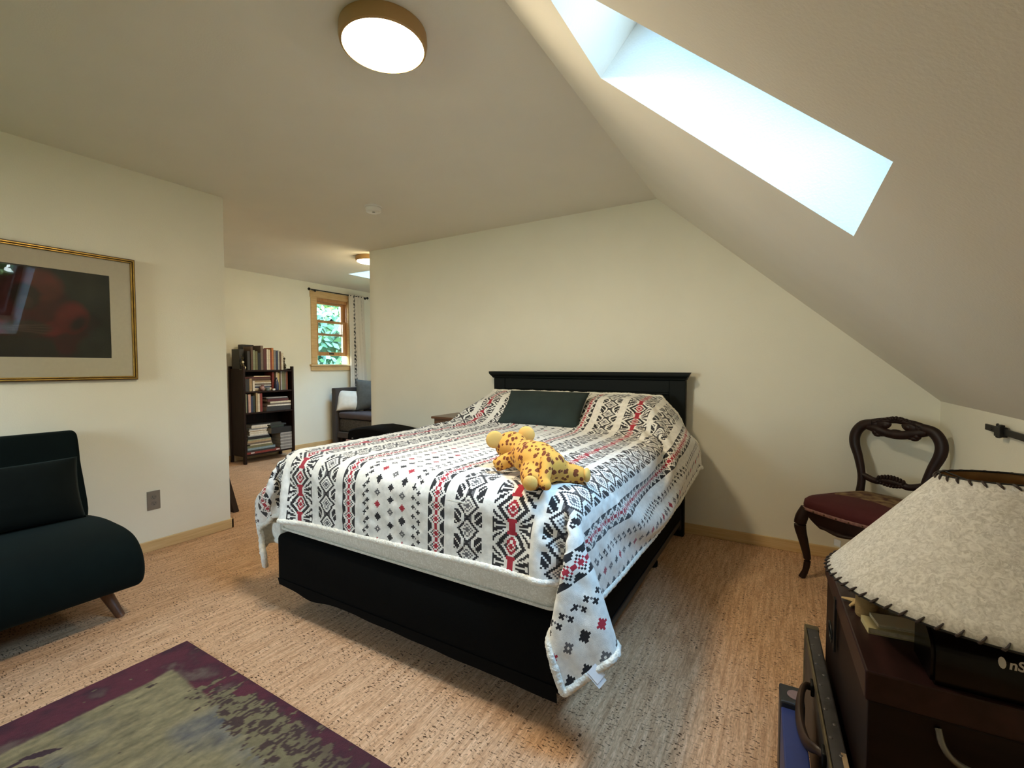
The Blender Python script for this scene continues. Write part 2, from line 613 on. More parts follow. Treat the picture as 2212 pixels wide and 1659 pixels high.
def ceiling_light(x, y, label, glow, r=0.155):
    t = thing('ceiling_light', label, 'ceiling light', (x, y, H), 0, 'round flush ceiling lights')
    MB().lathe([(r - .012, 0), (r, 0), (r + .002, -.03), (r - .002, -.05), (r - .010, -.054), (r - .016, -.048), (r - .016, -.01)], seg=64, cap=False).build('rim', rim_mat, t, True)
    MB().lathe([(r - .016, -.040), (r - .018, -.053), (r - .03, -.060), (.07, -.067), (.01, -.068)], seg=64).build('diffuser', emit_mat('lamp_diffuser', LAMP_COLOR, glow), t, True)
    return t


ceiling_light(-1.283, 1.237, 'round lit ceiling light with bronze rim above the foot of the bed', LAMP_POWER)
ceiling_light(-4.0, 3.62, 'round lit ceiling light half hidden past the end of the bed wall', LAMP_POWER * .75)
t = thing('smoke_alarm', 'small white round smoke alarm on the flat ceiling', 'smoke alarm', (-2.72, 2.50, H))
MB().lathe([(.0655, 0), (.0655, -.008), (.062, -.012)], seg=40).build('base_plate', white_plastic, t, True)
MB().lathe([(.056, -.012), (.060, -.016), (.055, -.040), (.045, -.046), (.01, -.047)], seg=40).build('cover', white_plastic, t, True)
MB().lathe([(.010, -.046), (.010, -.050), (.004, -.051)], (.012, -.01, 0), seg=16).build('test_button', new_mat('alarm_grey', (.35, .34, .32), .5), t, True)

# ------------------------------------------------------------------ bed
BX0, BX1, BY0 = -2.135, -0.605, 1.315
BXC = (BX0 + BX1) / 2
bed = thing('bed_frame', 'black painted bed frame with panelled headboard against the back wall', 'bed', (BXC, 2.3, 0))
HX0, HX1 = -2.205 - BXC, -0.560 - BXC          # crown moulding ends
hy0, hy1 = 3.335 - 2.3, 3.385 - 2.3
m = MB()
px0, px1 = HX0 + .035, HX1 - .028
for a, b in ((px0, px0 + .11), (px1 - .11, px1)):
    m.box(a, b, hy0, hy1, 0, 1.098, .004)
m.box(px0 + .11, px1 - .11, hy0 + .004, hy1 - .004, 1.010, 1.098, .003)
m.box(px0 + .11, px1 - .11, hy0 + .004, hy1 - .004, .42, .52, .003)
m.box(-.055, .055, hy0 + .004, hy1 - .004, .52, 1.010, .003)
for a, b in ((px0 + .11, -.055), (.055, px1 - .11)):
    m.box(a, b, hy0 + .022, hy1 - .012, .52, 1.010)
    for (x0, x1, z0, z1) in ((a, b, .994, 1.010), (a, b, .52, .536), (a, a + .016, .536, .994), (b - .016, b, .536, .994)):
        m.box(x0, x1, hy0 + .008, hy0 + .024, z0, z1, .006)
m.build('headboard', black_paint, bed)
m = MB()
prof = [(hy0 - .004, 1.098), (hy0 - .010, 1.104), (hy0 - .012, 1.112), (hy0 - .028, 1.128), (hy0 - .030, 1.136), (hy0 - .030, 1.150), (hy0 - .026, 1.154), (hy1 + .01, 1.154), (hy1 + .01, 1.098)]
m.prism(prof, 0, HX0, HX1)
for v in m.bm.verts:       # mitred returns: the moulding narrows downwards at its ends too
    k = max(0.0, (1.140 - v.co.z) / .042)
    if v.co.x < 0: v.co.x += .030 * min(1, k)
    else: v.co.x -= .030 * min(1, k)
m.build('crown_moulding', black_paint, bed)
rail_mat = new_mat('dark_steel', (0.035, 0.035, 0.037), 0.4, metal=0.7)
for sx in (-1, 1):
    x = sx * (.765 - .018)
    MB().box(x - .018, x + .018, -.93, hy0, .090, .125, .004).build('side_rail', rail_mat, bed)
    MB().box(x - .02, x + .02, hy0 - .02, hy0 + .001, .05, .20, .003).build('bracket', rail_mat, bed)
for sx, y in ((-1, -.72), (1, -.72), (-1, .45), (1, .45)):
    lg = MB().lathe([(.018, 0.045), (.018, .09)], (sx * .715, y, 0), seg=16).build('leg', rail_mat, bed, True)
    MB().lathe([(.020, 0.0), (.027, .006), (.028, .03), (.022, .046)], (sx * .715, y, 0), seg=20).build('glide', black_cloth, lg, True)
MB().box(-.747, .747, -.93, -.90, .092, .122, .003).build('foot_rail', rail_mat, bed)

# box spring in a black sleeve whose hem sags a little along the foot
bs = thing('box_spring', 'box spring in a black fabric sleeve under the mattress', 'box spring', (BXC, 2.3, 0))
m = MB().box(-.765, .765, BY0 - 2.3, hy0 - .005, .127, .374, .022, seg=3)
m.build('box_body', black_cloth, bs, True)
n = 120
P = np.zeros((2, n, 3))
xs = np.linspace(-.755, .755, n)
sag = .010 + .020 * np.exp(-((xs + .50) / .10) ** 2) + .006 * vnoise(xs * 9 + 3, xs * 0, 4) + .02 * np.clip((xs + .3), 0, 1)
P[0, :, 0] = xs; P[0, :, 1] = BY0 - 2.3 - .003; P[0, :, 2] = .16
P[1, :, 0] = xs; P[1, :, 1] = BY0 - 2.3 + .004; P[1, :, 2] = .135 - sag
grid_mesh('sleeve_hem', P, black_cloth, bs)

# mattress, quilted greyish damask
def damask():
    m = new_mat('mattress_damask', (0.56, 0.54, 0.46), 0.75)
    nt = m.node_tree
    b = nt.nodes['Principled BSDF']
    tc = nt.nodes.new('ShaderNodeTexCoord')
    nz = nt.nodes.new('ShaderNodeTexNoise'); nz.inputs['Scale'].default_value = 34; nz.inputs['Detail'].default_value = 1.5; nz.inputs['Distortion'].default_value = 2.2
    nt.links.new(tc.outputs['Object'], nz.inputs['Vector'])
    rp = nt.nodes.new('ShaderNodeValToRGB')
    e = rp.color_ramp.elements
    e[0].position = .44; e[0].color = (0.64, 0.615, 0.53, 1)
    e[1].position = .56; e[1].color = (0.64, 0.615, 0.53, 1)
    k = e.new(.5); k.color = (0.80, 0.78, 0.71, 1)
    nt.links.new(nz.outputs['Fac'], rp.inputs[0]); nt.links.new(rp.outputs[0], b.inputs['Base Color'])
    return m


mt = thing('mattress', 'thick grey beige damask mattress showing at the foot of the bed', 'mattress', (BXC, 2.3, .375))
dm = damask()
MB().box(-.755, .765, BY0 - 2.3 + .004, hy0 - .03, .001, .360, .060, seg=6).build('mattress_body', dm, mt, True)
m = MB()
yy0, yy1 = BY0 - 2.3 + .004, hy0 - .03
for z in (.032, .330):
    q = .050
    ring = []
    for (cx_, cy_, a0_) in ((.765 - q, yy1 - q, 0), (-.755 + q, yy1 - q, 90), (-.755 + q, yy0 + q, 180), (.765 - q, yy0 + q, 270)):
        for k in range(7):
            t_ = rad(a0_ + 15 * k)
            ring.append((cx_ + (q - .002) * math.cos(t_), cy_ + (q - .002) * math.sin(t_), z))
    m.sweep(ring, .0055, seg=8, closed=True, sub=1)
m.build('piping', dm, mt, True)

# pillows under the throw
def pillow_points(w, h, d, n=34, pinch=0.30, seed=0, top=True):
    """front or back half of a knife-edge pillow in the xz plane, bulging along y"""
    a = np.linspace(-1, 1, n)
    X, Z = np.meshgrid(a, a)
    prof = (np.clip(1 - np.abs(X) ** 2.6, 0, 1) * np.clip(1 - np.abs(Z) ** 2.6, 0, 1)) ** 0.55
    px = X * (1 - .09 * (1 - np.abs(X) ** 3) * 0 - pinch * .12 * (1 - Z ** 2))
    pz = Z * (1 - pinch * .16 * (1 - X ** 2))
    wr = (vnoise(X * 3 + seed, Z * 3, seed) - .5) * .05 * prof
    yv = (prof * .5 + wr) * d
    s = -1 if top else 1
    return np.stack([px * w / 2, s * yv, pz * h / 2 + h / 2], -1)


def pillow(parent, name, mat, w, h, d, seed=0, pinch=.3, M=None, flip=False):
    A = pillow_points(w, h, d, seed=seed, pinch=pinch, top=True)
    B = pillow_points(w, h, d, seed=seed + 9, pinch=pinch, top=False)[:, ::-1]
    n = A.shape[0]
    P = np.concatenate([A, B], 1)
    if M is not None:
        R = np.array(M.to_3x3()); T = np.array(M.translation)
        P = P @ R.T + T
    o = grid_mesh(name, P, mat, parent)
    bm = bmesh.new(); bm.from_mesh(o.data)
    bmesh.ops.remove_doubles(bm, verts=bm.verts[:], dist=.0005)
    # close the side seam
    bmesh.ops.holes_fill(bm, edges=[e for e in bm.edges if e.is_boundary])
    bmesh.ops.recalc_face_normals(bm, faces=bm.faces[:])
    bm.to_mesh(o.data); bm.free()
    o.data.polygons.foreach_set('use_smooth', [True] * len(o.data.polygons))
    return o


slate = new_mat('slate_pillowcase', (0.10, 0.13, 0.13), 0.85, var=.1, scale=12)
greyblue = new_mat('grey_blue_pillowcase', (0.24, 0.29, 0.31), 0.85, var=.1, scale=12)
for name, mat, x, lab in (('pillow', slate, -.955, 'slate pillow under the throw, showing at the headboard post'),
                          ('pillow', greyblue, -1.76, 'grey blue pillow under the throw, behind the dark green cushion')):
    mm = MB().ell((0, 0, 0), (1, 1, 1), seg=40)
    for v in mm.bm.verts:
        v.co = Vector((math.copysign(abs(v.co.x) ** .62, v.co.x) * .345, math.copysign(abs(v.co.y) ** .62, v.co.y) * .215, v.co.z * (.150 if v.co.z > 0 else .045) + .045))
    o = mm.build(name, mat, None, True)
    o.location = (x, 3.11, .757)
    tag(o, lab, 'pillow', 'bed pillows')

dark_green = new_mat('dark_green_cotton', (0.016, 0.030, 0.029), 0.9, var=.12, scale=10, bump=.0006, bscale=260)
o = thing('cushion', 'dark green square-cornered cushion leaning on the pillows of the bed', 'cushion', (-1.43, 2.705, .797), rad(1))
pillow(o, 'cushion_cover', dark_green, .615, .305, .13, seed=3, pinch=.45, M=Matrix.Rotation(rad(-43), 4, 'X'))

# ------------------------------------------------------------------ patterned throw
# how the throw lies: 73 x 73 points of the draped cloth, as steps of 1/1500 m between neighbours
CLOTH = [
1267,4831,840,14,-8,48,-6,-9,48,5,-9,48,0,-9,48,8,-9,48,12,-8,47,11,-10,46,1,-8,49,3,-8,50,21,-8,44,20,-7,44,19,-7,45,19,-7,45,18,-4,46,14,0,48,48,1,
2,49,2,-2,49,2,4,49,1,-4,49,2,1,49,2,5,48,1,-3,49,2,-4,49,2,1,49,1,3,49,2,4,49,2,-7,49,1,0,48,2,4,49,2,-6,49,1,2,49,2,4,49,2,-1,49,1,-2,49,2,2,48,2,
-10,49,1,11,49,2,-6,49,2,-2,49,1,6,49,2,1,48,2,-3,49,1,-2,49,2,3,49,2,0,49,1,4,49,2,-2,49,2,-1,48,1,2,49,2,-4,49,2,-2,49,1,5,49,2,0,49,2,-3,49,1,-1,
48,2,3,33,7,-38,34,8,-35,34,8,-35,35,9,-33,29,9,-39,24,9,-42,18,7,-45,20,8,-45,25,8,-41,30,12,-37,35,12,-32,28,11,-40,8,8,-47,9,7,-48,0,7,-48,5,7,-49,
12,-44,-9,-20,-1,0,13,0,-1,-10,0,1,5,1,0,-2,0,-1,-2,-1,1,-10,2,3,9,-1,-2,8,0,-3,-8,0,3,0,-1,0,0,0,0,-1,1,1,-17,5,3,24,-3,-17,1,0,4,-1,-2,8,0,0,-3,0,0,
4,-1,-1,0,0,0,-3,1,0,2,0,0,2,0,0,-1,0,1,-1,0,-1,-1,-1,0,3,0,1,-2,1,2,-8,-1,-3,10,1,2,-4,-1,2,-9,0,0,-1,0,-2,7,0,0,0,1,-5,18,-1,5,-17,0,-3,9,0,2,-8,0,
1,-1,0,0,-2,1,-2,8,-1,2,-7,0,-2,6,0,0,0,0,0,0,0,0,1,0,-1,0,1,1,0,-1,0,1,0,-2,6,0,2,-9,0,0,-1,0,1,-1,0,-1,2,1,1,-6,10,-1,15,-4,0,-3,-1,0,0,-1,0,-2,2,0,
2,1,0,0,3,2,2,6,1,4,3,2,3,-3,-3,-3,-4,-1,-5,-8,-1,-3,9,1,1,-9,-1,-1,2,0,0,-7,0,0,0,-44,-10,0,0,0,-5,0,1,9,0,-1,-3,-1,0,-2,1,1,-4,0,0,11,-1,-2,-4,1,1,
-4,-1,1,0,0,0,-2,1,1,-1,0,0,-20,7,3,38,1,-20,-12,-7,9,0,1,-2,0,-1,2,0,-1,3,-1,-1,8,1,1,-9,0,-1,7,0,0,-1,0,0,1,0,0,0,0,0,-1,-1,0,-1,1,1,0,-1,1,-6,0,0,
1,0,5,-10,-1,-1,-1,1,-2,5,1,-2,7,-1,4,-9,0,-2,3,0,6,-10,1,-5,7,0,-1,3,-1,-4,15,0,1,-7,0,0,0,0,1,-4,1,-3,17,-1,2,-14,0,-1,5,0,0,0,0,0,0,0,0,1,0,0,-2,1,
0,2,0,1,-4,0,-1,3,-1,0,-1,0,0,-1,0,2,-5,0,-1,0,2,-1,5,2,1,2,3,0,3,-1,0,-1,-1,0,-1,-1,-1,0,9,1,5,-2,0,-1,-3,-1,-2,5,2,4,-5,-1,-3,-1,-1,-1,-7,-1,-2,5,2,
1,4,0,0,1,0,1,-6,-44,-10,14,0,0,-5,0,0,-1,0,0,-5,0,1,-1,-1,0,8,1,-1,-9,0,1,3,-1,0,2,1,-1,-2,0,0,0,0,0,-23,7,4,42,5,-21,-24,-11,16,8,1,-7,0,0,0,0,-1,3,
-1,-1,4,1,0,-3,0,-1,10,0,0,-6,-1,0,3,1,0,1,0,0,0,0,0,-1,0,1,-1,0,-1,1,1,0,8,-1,0,-9,0,0,-2,0,2,-3,-1,1,-3,0,0,-1,0,2,-5,0,2,-4,0,-1,3,0,-1,0,1,3,-3,0,
-4,6,0,0,1,0,-1,3,0,-1,2,-1,0,-3,1,-2,13,-1,0,1,0,0,-4,0,-1,1,0,1,0,0,0,0,0,-1,1,0,1,-1,0,0,-1,1,0,0,-1,0,-1,0,1,-2,-1,1,-3,0,0,0,10,-3,11,-5,1,-5,0,
0,1,1,0,1,2,1,1,-8,-1,-6,9,1,7,5,1,3,-5,-1,-4,1,0,0,-2,0,-1,-2,-1,0,6,1,1,-6,-1,-1,11,2,1,-6,-44,-9,2,0,-1,-4,0,1,4,0,0,3,0,-1,2,0,0,-7,0,1,6,0,-1,0,
0,0,-1,0,0,1,0,0,-25,7,3,45,7,-21,-23,-14,17,-3,0,1,8,2,-8,0,0,1,-1,0,1,0,-2,3,-1,-1,3,0,0,3,0,0,1,1,0,0,-1,0,0,0,0,0,0,-1,0,1,0,-1,0,0,2,0,1,-4,0,0,
4,0,1,-2,-1,0,-4,1,1,-2,-2,4,-11,1,-2,5,0,1,-2,0,-1,1,0,-2,8,0,1,-5,1,4,-9,-1,-3,7,0,-2,4,0,0,3,0,-2,4,-1,0,4,1,-1,-6,0,0,6,0,1,-1,0,-1,1,0,0,0,0,1,
-1,1,0,3,0,0,-2,0,0,-1,0,0,0,0,0,-2,-1,1,-5,0,0,0,1,0,2,5,-1,4,0,0,0,-3,0,-2,5,0,4,2,1,2,-7,-1,-5,2,0,0,3,0,3,-3,0,-2,-1,0,0,8,2,3,-2,-1,-1,7,2,1,-16,
-3,-2,8,-44,-11,-15,0,2,14,0,-1,-6,0,0,2,0,0,-5,0,0,1,-1,0,1,1,0,-2,0,0,0,0,0,-22,7,1,44,8,-19,-18,-15,16,-15,1,3,11,-1,-4,4,4,-9,-1,-2,4,0,-1,3,-1,
-1,2,1,0,2,-1,-1,1,0,0,0,0,1,0,1,-1,1,0,0,1,0,1,-1,0,0,0,0,0,0,0,-1,1,1,0,3,0,-1,5,1,1,6,0,0,1,1,0,2,-1,0,-5,-2,0,-12,0,1,-4,0,3,-9,-1,-2,6,0,0,4,0,
-2,3,-1,0,2,0,-1,2,0,1,0,1,0,-5,-1,-1,7,1,1,-5,0,-1,2,0,1,-1,0,0,0,0,-1,4,0,0,-5,1,0,3,0,1,-1,0,0,-1,0,0,-1,0,0,-1,1,0,-1,-1,1,-1,3,-1,4,-1,1,-1,1,-1,
1,-3,1,-3,5,-1,4,3,1,1,-2,-1,0,-1,1,-1,0,-1,0,-2,0,-1,-12,1,-3,-4,1,0,10,-1,3,18,1,2,-2,-44,-10,5,0,0,1,0,-1,-7,-1,1,4,1,0,0,0,0,-3,0,0,-1,-1,0,-1,1,
0,-22,8,0,47,6,-16,-15,-14,14,-17,1,4,0,0,0,12,1,-8,1,2,-4,0,-1,2,-1,-1,3,0,0,-2,-1,0,1,1,0,-1,0,0,1,0,-1,0,-1,1,0,1,-1,1,0,-1,1,0,0,1,0,0,-1,0,1,-1,
0,0,1,1,0,0,-2,3,-7,-1,3,-6,-1,3,-4,1,-8,17,2,-3,13,-2,1,-8,0,0,0,1,0,-4,-1,0,1,1,1,-3,1,0,-1,-1,0,3,0,-1,3,-1,-1,1,1,1,-2,0,-1,1,0,0,1,0,0,0,1,0,0,0,
0,-2,-1,0,3,0,1,-1,0,-1,1,1,0,1,-1,0,0,1,0,-2,-1,0,1,2,-1,0,-1,2,0,1,-1,0,2,1,1,1,-1,1,2,0,1,-1,0,0,0,1,0,0,-1,-1,-2,0,-1,-4,0,-1,2,0,1,0,1,0,-19,2,
-3,-5,3,0,-1,-45,-9,3,0,-1,-11,0,1,13,1,-1,-7,-1,0,3,1,0,-2,0,0,-2,0,1,-22,9,-2,48,4,-13,-14,-11,11,-12,-2,4,-11,2,0,11,-3,-2,5,2,-7,1,2,-3,-2,-2,6,2,
4,-10,0,1,2,-1,-2,0,0,0,2,0,0,-1,0,0,0,0,0,0,-1,-1,0,0,1,1,0,-1,0,0,1,-1,1,-1,2,-1,1,-2,-1,2,-3,1,0,-1,1,-3,7,-1,2,-4,0,9,-12,-1,-7,9,1,-7,16,-1,-1,5,
-1,0,5,1,0,-3,-1,0,1,0,0,0,0,0,-4,2,2,-8,0,0,-1,0,0,0,0,0,0,0,0,0,0,0,0,0,-1,2,0,1,-2,1,-1,2,-2,-2,2,1,2,-2,0,0,0,0,0,0,-1,0,1,0,1,-1,-1,0,1,2,-1,0,1,
-1,2,1,0,1,2,0,2,-2,1,-1,3,-1,2,1,0,0,-1,0,0,0,0,0,-3,1,-1,4,-1,-1,-4,0,0,4,1,0,-5,0,0,0,-44,-10,4,0,-1,5,0,0,-13,0,0,7,0,1,-8,0,0,2,0,0,-24,10,-3,49,
1,-10,-14,-10,10,-9,-2,3,-12,2,2,0,0,0,11,0,-5,4,2,-6,-1,-2,5,2,10,-17,0,0,1,-1,-2,1,1,0,0,-2,-4,5,0,4,-5,0,-1,2,-1,0,0,0,0,0,0,0,-1,0,0,-1,0,-1,3,-1,
0,-1,2,0,1,0,-1,2,0,-3,5,0,2,-3,1,-5,9,-1,4,-7,0,13,-17,1,4,-2,1,0,0,0,-1,0,0,-1,1,0,-3,2,-1,-4,4,0,-5,5,-2,-2,3,1,-1,1,-1,0,1,0,0,1,0,-1,1,0,0,1,-1,
0,-1,1,0,1,-1,0,-2,1,1,-1,-1,-2,4,0,-1,2,0,0,3,-1,2,-5,0,-2,2,0,0,0,0,0,1,7,-1,8,-2,0,-1,1,0,1,1,-1,0,1,1,1,-1,0,0,-1,-1,-1,-5,0,-2,3,0,1,-5,1,0,1,0,
1,-2,0,0,-3,0,-1,2,-44,-11,-4,0,1,-2,0,0,8,0,1,-8,0,-1,3,-1,0,-25,11,-4,49,0,-7,-18,-9,10,-4,-2,2,-8,1,2,-11,3,-2,9,-3,0,9,1,-5,2,2,-5,1,5,-9,0,3,-2,
1,0,-2,0,-3,2,0,6,-4,-3,-7,7,-1,4,-5,0,2,-1,1,-1,0,-1,-1,1,1,1,-1,0,0,1,0,-1,0,-1,0,1,-1,-1,0,0,1,-1,1,-1,2,-2,1,-2,2,-2,2,0,-6,10,1,-2,5,0,5,-9,0,2,
-4,-1,-5,7,0,1,-1,0,2,-2,0,0,-1,1,6,-8,0,-4,6,-1,0,-1,1,0,-1,-1,-2,2,0,2,0,0,-2,1,0,1,-1,-1,0,1,0,0,0,0,-1,0,0,0,0,0,2,-1,0,-7,10,1,-1,5,-6,5,-11,6,
-6,12,-5,3,-7,2,-1,3,12,-2,11,-5,0,-4,1,1,2,-2,-1,-1,6,0,4,-6,0,-4,-1,1,0,0,0,-1,-2,-1,1,5,0,-1,-6,0,0,2,0,0,1,-44,-10,0,0,0,0,0,0,-2,0,-1,-7,1,0,-19,
9,-4,46,-3,-3,-21,-8,9,-2,0,1,2,1,-1,-12,2,0,0,0,0,10,-2,-2,5,2,-6,3,4,-7,-1,6,-8,1,-2,1,0,4,-2,1,2,-3,-1,-5,3,-1,-1,3,-3,5,-5,0,-4,3,0,1,-1,1,1,0,-2,
-4,4,0,2,-3,0,0,0,1,0,0,0,0,1,0,-3,4,-1,4,-5,2,-4,5,-2,5,-5,1,-2,1,0,-2,2,0,-6,11,0,2,-4,1,6,-9,-1,-2,2,1,-1,1,0,2,-2,-1,-7,8,1,9,-10,0,0,0,0,-1,1,-1,
0,0,0,0,-2,0,1,0,0,-1,2,0,0,-1,0,0,1,0,0,0,-1,2,-3,1,-7,8,0,8,-7,1,-14,22,0,0,-1,-8,7,-13,12,-9,20,-5,2,-7,-6,2,-5,13,-2,13,-2,-1,-3,1,0,1,-4,0,-3,4,
1,3,-4,-1,-2,-2,0,0,3,1,0,-5,0,0,10,0,0,1,0,0,1,-45,-10,-5,0,0,6,0,0,-13,2,-1,-12,6,-3,33,-5,2,-3,-2,2,-10,0,2,3,0,-1,-6,-1,2,-12,4,-2,6,-2,1,10,-1,
-4,6,4,-10,0,4,-6,-1,4,-4,0,-1,2,-1,-6,4,1,7,-6,-12,-12,21,5,20,-28,4,-16,15,0,8,-8,0,1,-1,0,-5,5,0,4,-5,0,-1,2,0,-1,1,0,1,-1,0,-3,4,0,3,-4,1,-8,10,
-1,5,-6,0,-2,1,0,4,-4,0,-1,2,0,4,-7,0,-5,7,0,-1,2,1,1,0,-1,1,-2,0,-1,1,1,8,-8,-1,-6,5,1,1,-1,-1,-1,1,1,2,-3,0,3,-2,-1,-3,3,0,-1,1,0,1,-2,0,-3,3,-1,5,
-4,1,-3,3,-1,7,-6,1,-7,6,-4,-5,7,8,-7,17,-6,3,-9,-4,3,-6,8,-5,14,3,-1,2,-7,2,-8,10,-2,10,-5,0,-4,1,0,1,-2,-1,-2,-1,1,0,1,0,1,-3,0,-1,5,0,1,-5,0,0,-2,
1,0,-2,-44,-10,7,0,0,-16,1,0,-7,4,-3,20,-5,4,11,2,-3,-13,-3,4,-2,0,-1,-7,1,2,-1,0,0,-6,3,-3,8,-3,0,10,2,-7,3,1,-5,-4,12,-13,2,-4,4,0,-2,2,0,4,-3,-3,
-9,11,3,2,-2,-3,5,-8,0,3,-3,0,-4,4,-1,-6,7,0,8,-9,1,-5,6,0,3,-4,0,-3,3,0,3,-3,-1,1,-1,1,-6,7,-1,7,-9,1,-7,9,1,1,-1,0,-4,6,-1,4,-6,0,-1,1,0,1,-1,0,0,1,
0,2,-4,1,0,0,1,5,-5,-1,-5,5,0,2,-2,0,0,0,0,-1,1,0,2,-2,0,2,-3,0,-4,4,-1,3,-4,0,-7,10,0,6,-7,1,-3,4,-2,6,-7,0,-2,2,0,-2,1,-2,-2,2,2,-7,15,5,-2,8,-7,3,
-11,-1,2,-3,7,-4,11,4,-1,5,-9,2,-9,17,-2,13,-11,0,-8,-1,0,0,-1,0,0,-2,0,0,1,0,0,-5,1,-1,2,0,0,1,-1,1,1,-45,-9,-7,1,0,-7,2,-3,9,-3,4,13,2,-2,-3,-1,1,
-6,-1,1,-2,1,0,4,-1,-1,-14,2,2,-3,1,-2,11,-2,-2,6,2,-7,2,8,-11,2,-6,6,-3,7,-7,0,-3,3,0,-2,2,-13,-6,18,10,8,-22,0,2,-1,0,-2,3,0,-1,0,0,2,-3,0,-1,2,0,3,
-4,0,-3,4,0,2,-2,0,-4,5,0,2,-4,0,-2,5,1,0,0,-1,3,-5,0,-3,4,0,3,-4,1,-3,5,0,-1,0,0,1,-1,0,3,-6,0,-3,5,-1,2,-2,0,-3,3,0,3,-2,1,2,-4,-2,-9,13,2,10,-13,0,
-2,1,-1,-4,3,0,2,1,1,1,-1,0,11,-13,-1,-10,11,0,-3,4,0,2,-3,0,1,-2,0,4,-3,-1,-3,3,-3,-6,10,7,-5,12,-1,1,-1,-6,2,-9,0,0,0,7,-3,10,3,0,3,-8,1,-6,7,-1,5,
-5,1,-2,1,0,0,0,0,-1,-1,0,1,-4,-1,0,4,0,0,-6,1,-1,-1,-44,-10,-7,0,0,0,1,1,11,-1,0,6,0,-2,-5,-1,2,-10,1,1,6,-1,0,-3,1,0,-19,7,-6,10,-6,5,11,-1,-4,6,5,
-10,-1,3,-5,-3,8,-8,3,-8,8,-2,-3,4,-1,-4,8,-3,0,0,-2,15,-19,4,-10,10,0,1,-1,-1,-1,1,1,1,0,0,0,-2,0,-1,2,-1,2,-3,0,1,0,0,-3,3,1,-1,2,0,7,-11,-1,-4,6,2,
-5,9,-1,2,-3,0,1,-4,0,-2,3,0,1,1,0,0,-1,0,-1,3,0,2,-4,0,-1,1,0,2,-3,1,1,-2,-1,-4,7,1,8,-11,-1,-4,4,0,2,-2,1,-3,5,-1,0,0,0,1,-3,-1,-3,2,2,7,-6,-1,-4,4,
0,0,1,-1,0,0,1,3,-3,3,5,-5,-6,-8,7,2,-7,16,6,-2,7,-5,1,-6,-3,2,-5,2,-1,3,6,-2,8,-2,1,-2,-1,0,-2,1,-1,1,0,0,0,-3,0,0,-1,0,-1,4,0,0,-9,1,1,7,0,0,-3,-45,
-9,-3,1,-1,5,-1,1,7,1,0,1,1,0,-7,-1,2,-3,0,-1,6,0,0,-14,0,1,-9,4,-5,12,-4,2,11,2,-8,2,4,-6,-5,10,-11,2,-3,3,-1,-10,12,1,0,0,-14,-2,20,16,2,-18,-4,5,
-10,0,-5,9,-1,2,-4,1,0,1,0,1,-3,0,0,1,0,0,-1,1,0,0,-1,0,1,0,1,-2,0,-1,1,0,-3,5,0,1,-2,-1,4,-6,1,-5,7,0,-1,4,0,2,-4,0,0,-1,0,0,1,0,1,-3,0,-1,3,1,2,-4,
-1,-1,2,0,0,0,0,2,-3,0,-1,1,0,1,-2,0,1,-1,0,-2,3,1,0,0,-1,1,-2,1,0,1,-2,0,-1,1,0,0,0,-1,1,1,-4,9,-3,3,-8,5,10,-10,-3,-3,3,-3,-10,13,5,-3,12,4,0,4,-7,
1,-10,-2,1,-3,5,-1,7,2,-1,2,-1,0,0,-2,0,-2,-2,0,0,1,1,0,1,0,1,-4,0,0,1,0,-1,-2,-1,0,-1,-44,-8,-4,0,-1,6,-1,1,6,1,-1,-2,-1,0,-6,0,1,0,0,0,-1,0,0,-16,5,
-4,2,-1,1,12,-3,0,8,4,-10,1,5,-7,-3,3,-3,-5,-13,36,2,0,-12,0,0,-1,-8,0,5,2,16,-32,6,-13,18,0,1,-4,1,0,1,0,0,-1,0,1,0,0,0,-1,0,1,0,-1,-2,1,1,1,-2,0,1,
0,0,-1,1,0,0,1,0,-1,2,0,-1,1,0,2,-2,0,-1,0,0,-1,3,0,0,0,0,0,-1,0,-1,2,0,2,-4,0,0,2,0,1,-3,0,0,-1,1,2,-2,0,1,-2,0,-1,2,-1,-5,7,1,6,-10,-1,-1,2,0,1,0,0,
-2,2,1,2,-3,-1,1,-1,1,-2,3,-2,-4,6,1,0,0,-1,7,-11,9,10,-8,-8,-7,6,1,-13,23,-3,1,-4,4,-1,6,-3,1,-5,2,-1,2,2,0,2,-1,0,-1,-2,1,0,0,0,0,-1,-1,0,-1,0,-1,0,
1,0,1,-1,0,-2,1,1,-2,-45,-9,-3,1,0,9,0,0,1,0,0,-5,-1,2,-1,0,0,0,-1,0,-6,2,0,-12,5,-6,6,-4,4,14,0,-5,5,7,-13,-6,16,-13,-8,-22,52,5,-4,-12,0,1,-2,1,0,
-5,3,1,-1,-2,1,-5,1,0,-1,0,1,-2,0,-1,0,0,2,-2,0,-1,0,-1,0,0,0,0,0,1,1,-1,0,1,-2,0,-4,8,0,4,-7,-1,-1,1,2,-2,3,-1,0,0,0,0,0,0,0,2,0,0,-1,0,0,0,0,0,0,0,
1,-1,0,0,0,0,0,-2,0,1,0,0,1,-3,-1,-3,6,2,5,-12,-1,-5,12,1,5,-10,-1,-2,4,1,1,-2,0,0,-1,-1,-1,2,0,-3,6,1,8,-13,0,-5,8,2,5,-7,-2,-10,25,-3,3,-14,3,11,
-17,3,4,-2,-8,-11,13,14,-8,26,-8,1,-9,-1,1,-3,-1,-1,0,2,0,1,-2,0,-1,1,0,0,-1,0,0,0,0,0,1,0,0,-3,0,1,1,1,0,-2,-1,-1,-5,-45,-9,8,-1,1,1,1,1,-3,0,0,1,1,
0,0,-1,0,7,1,0,-28,5,-7,3,-2,2,6,-3,3,15,2,-11,-2,18,-18,-3,-21,37,-4,0,3,3,0,-11,-2,1,17,-1,0,-14,5,-1,-4,0,0,2,-1,1,-4,0,1,-2,0,0,-1,0,-1,2,0,1,-2,
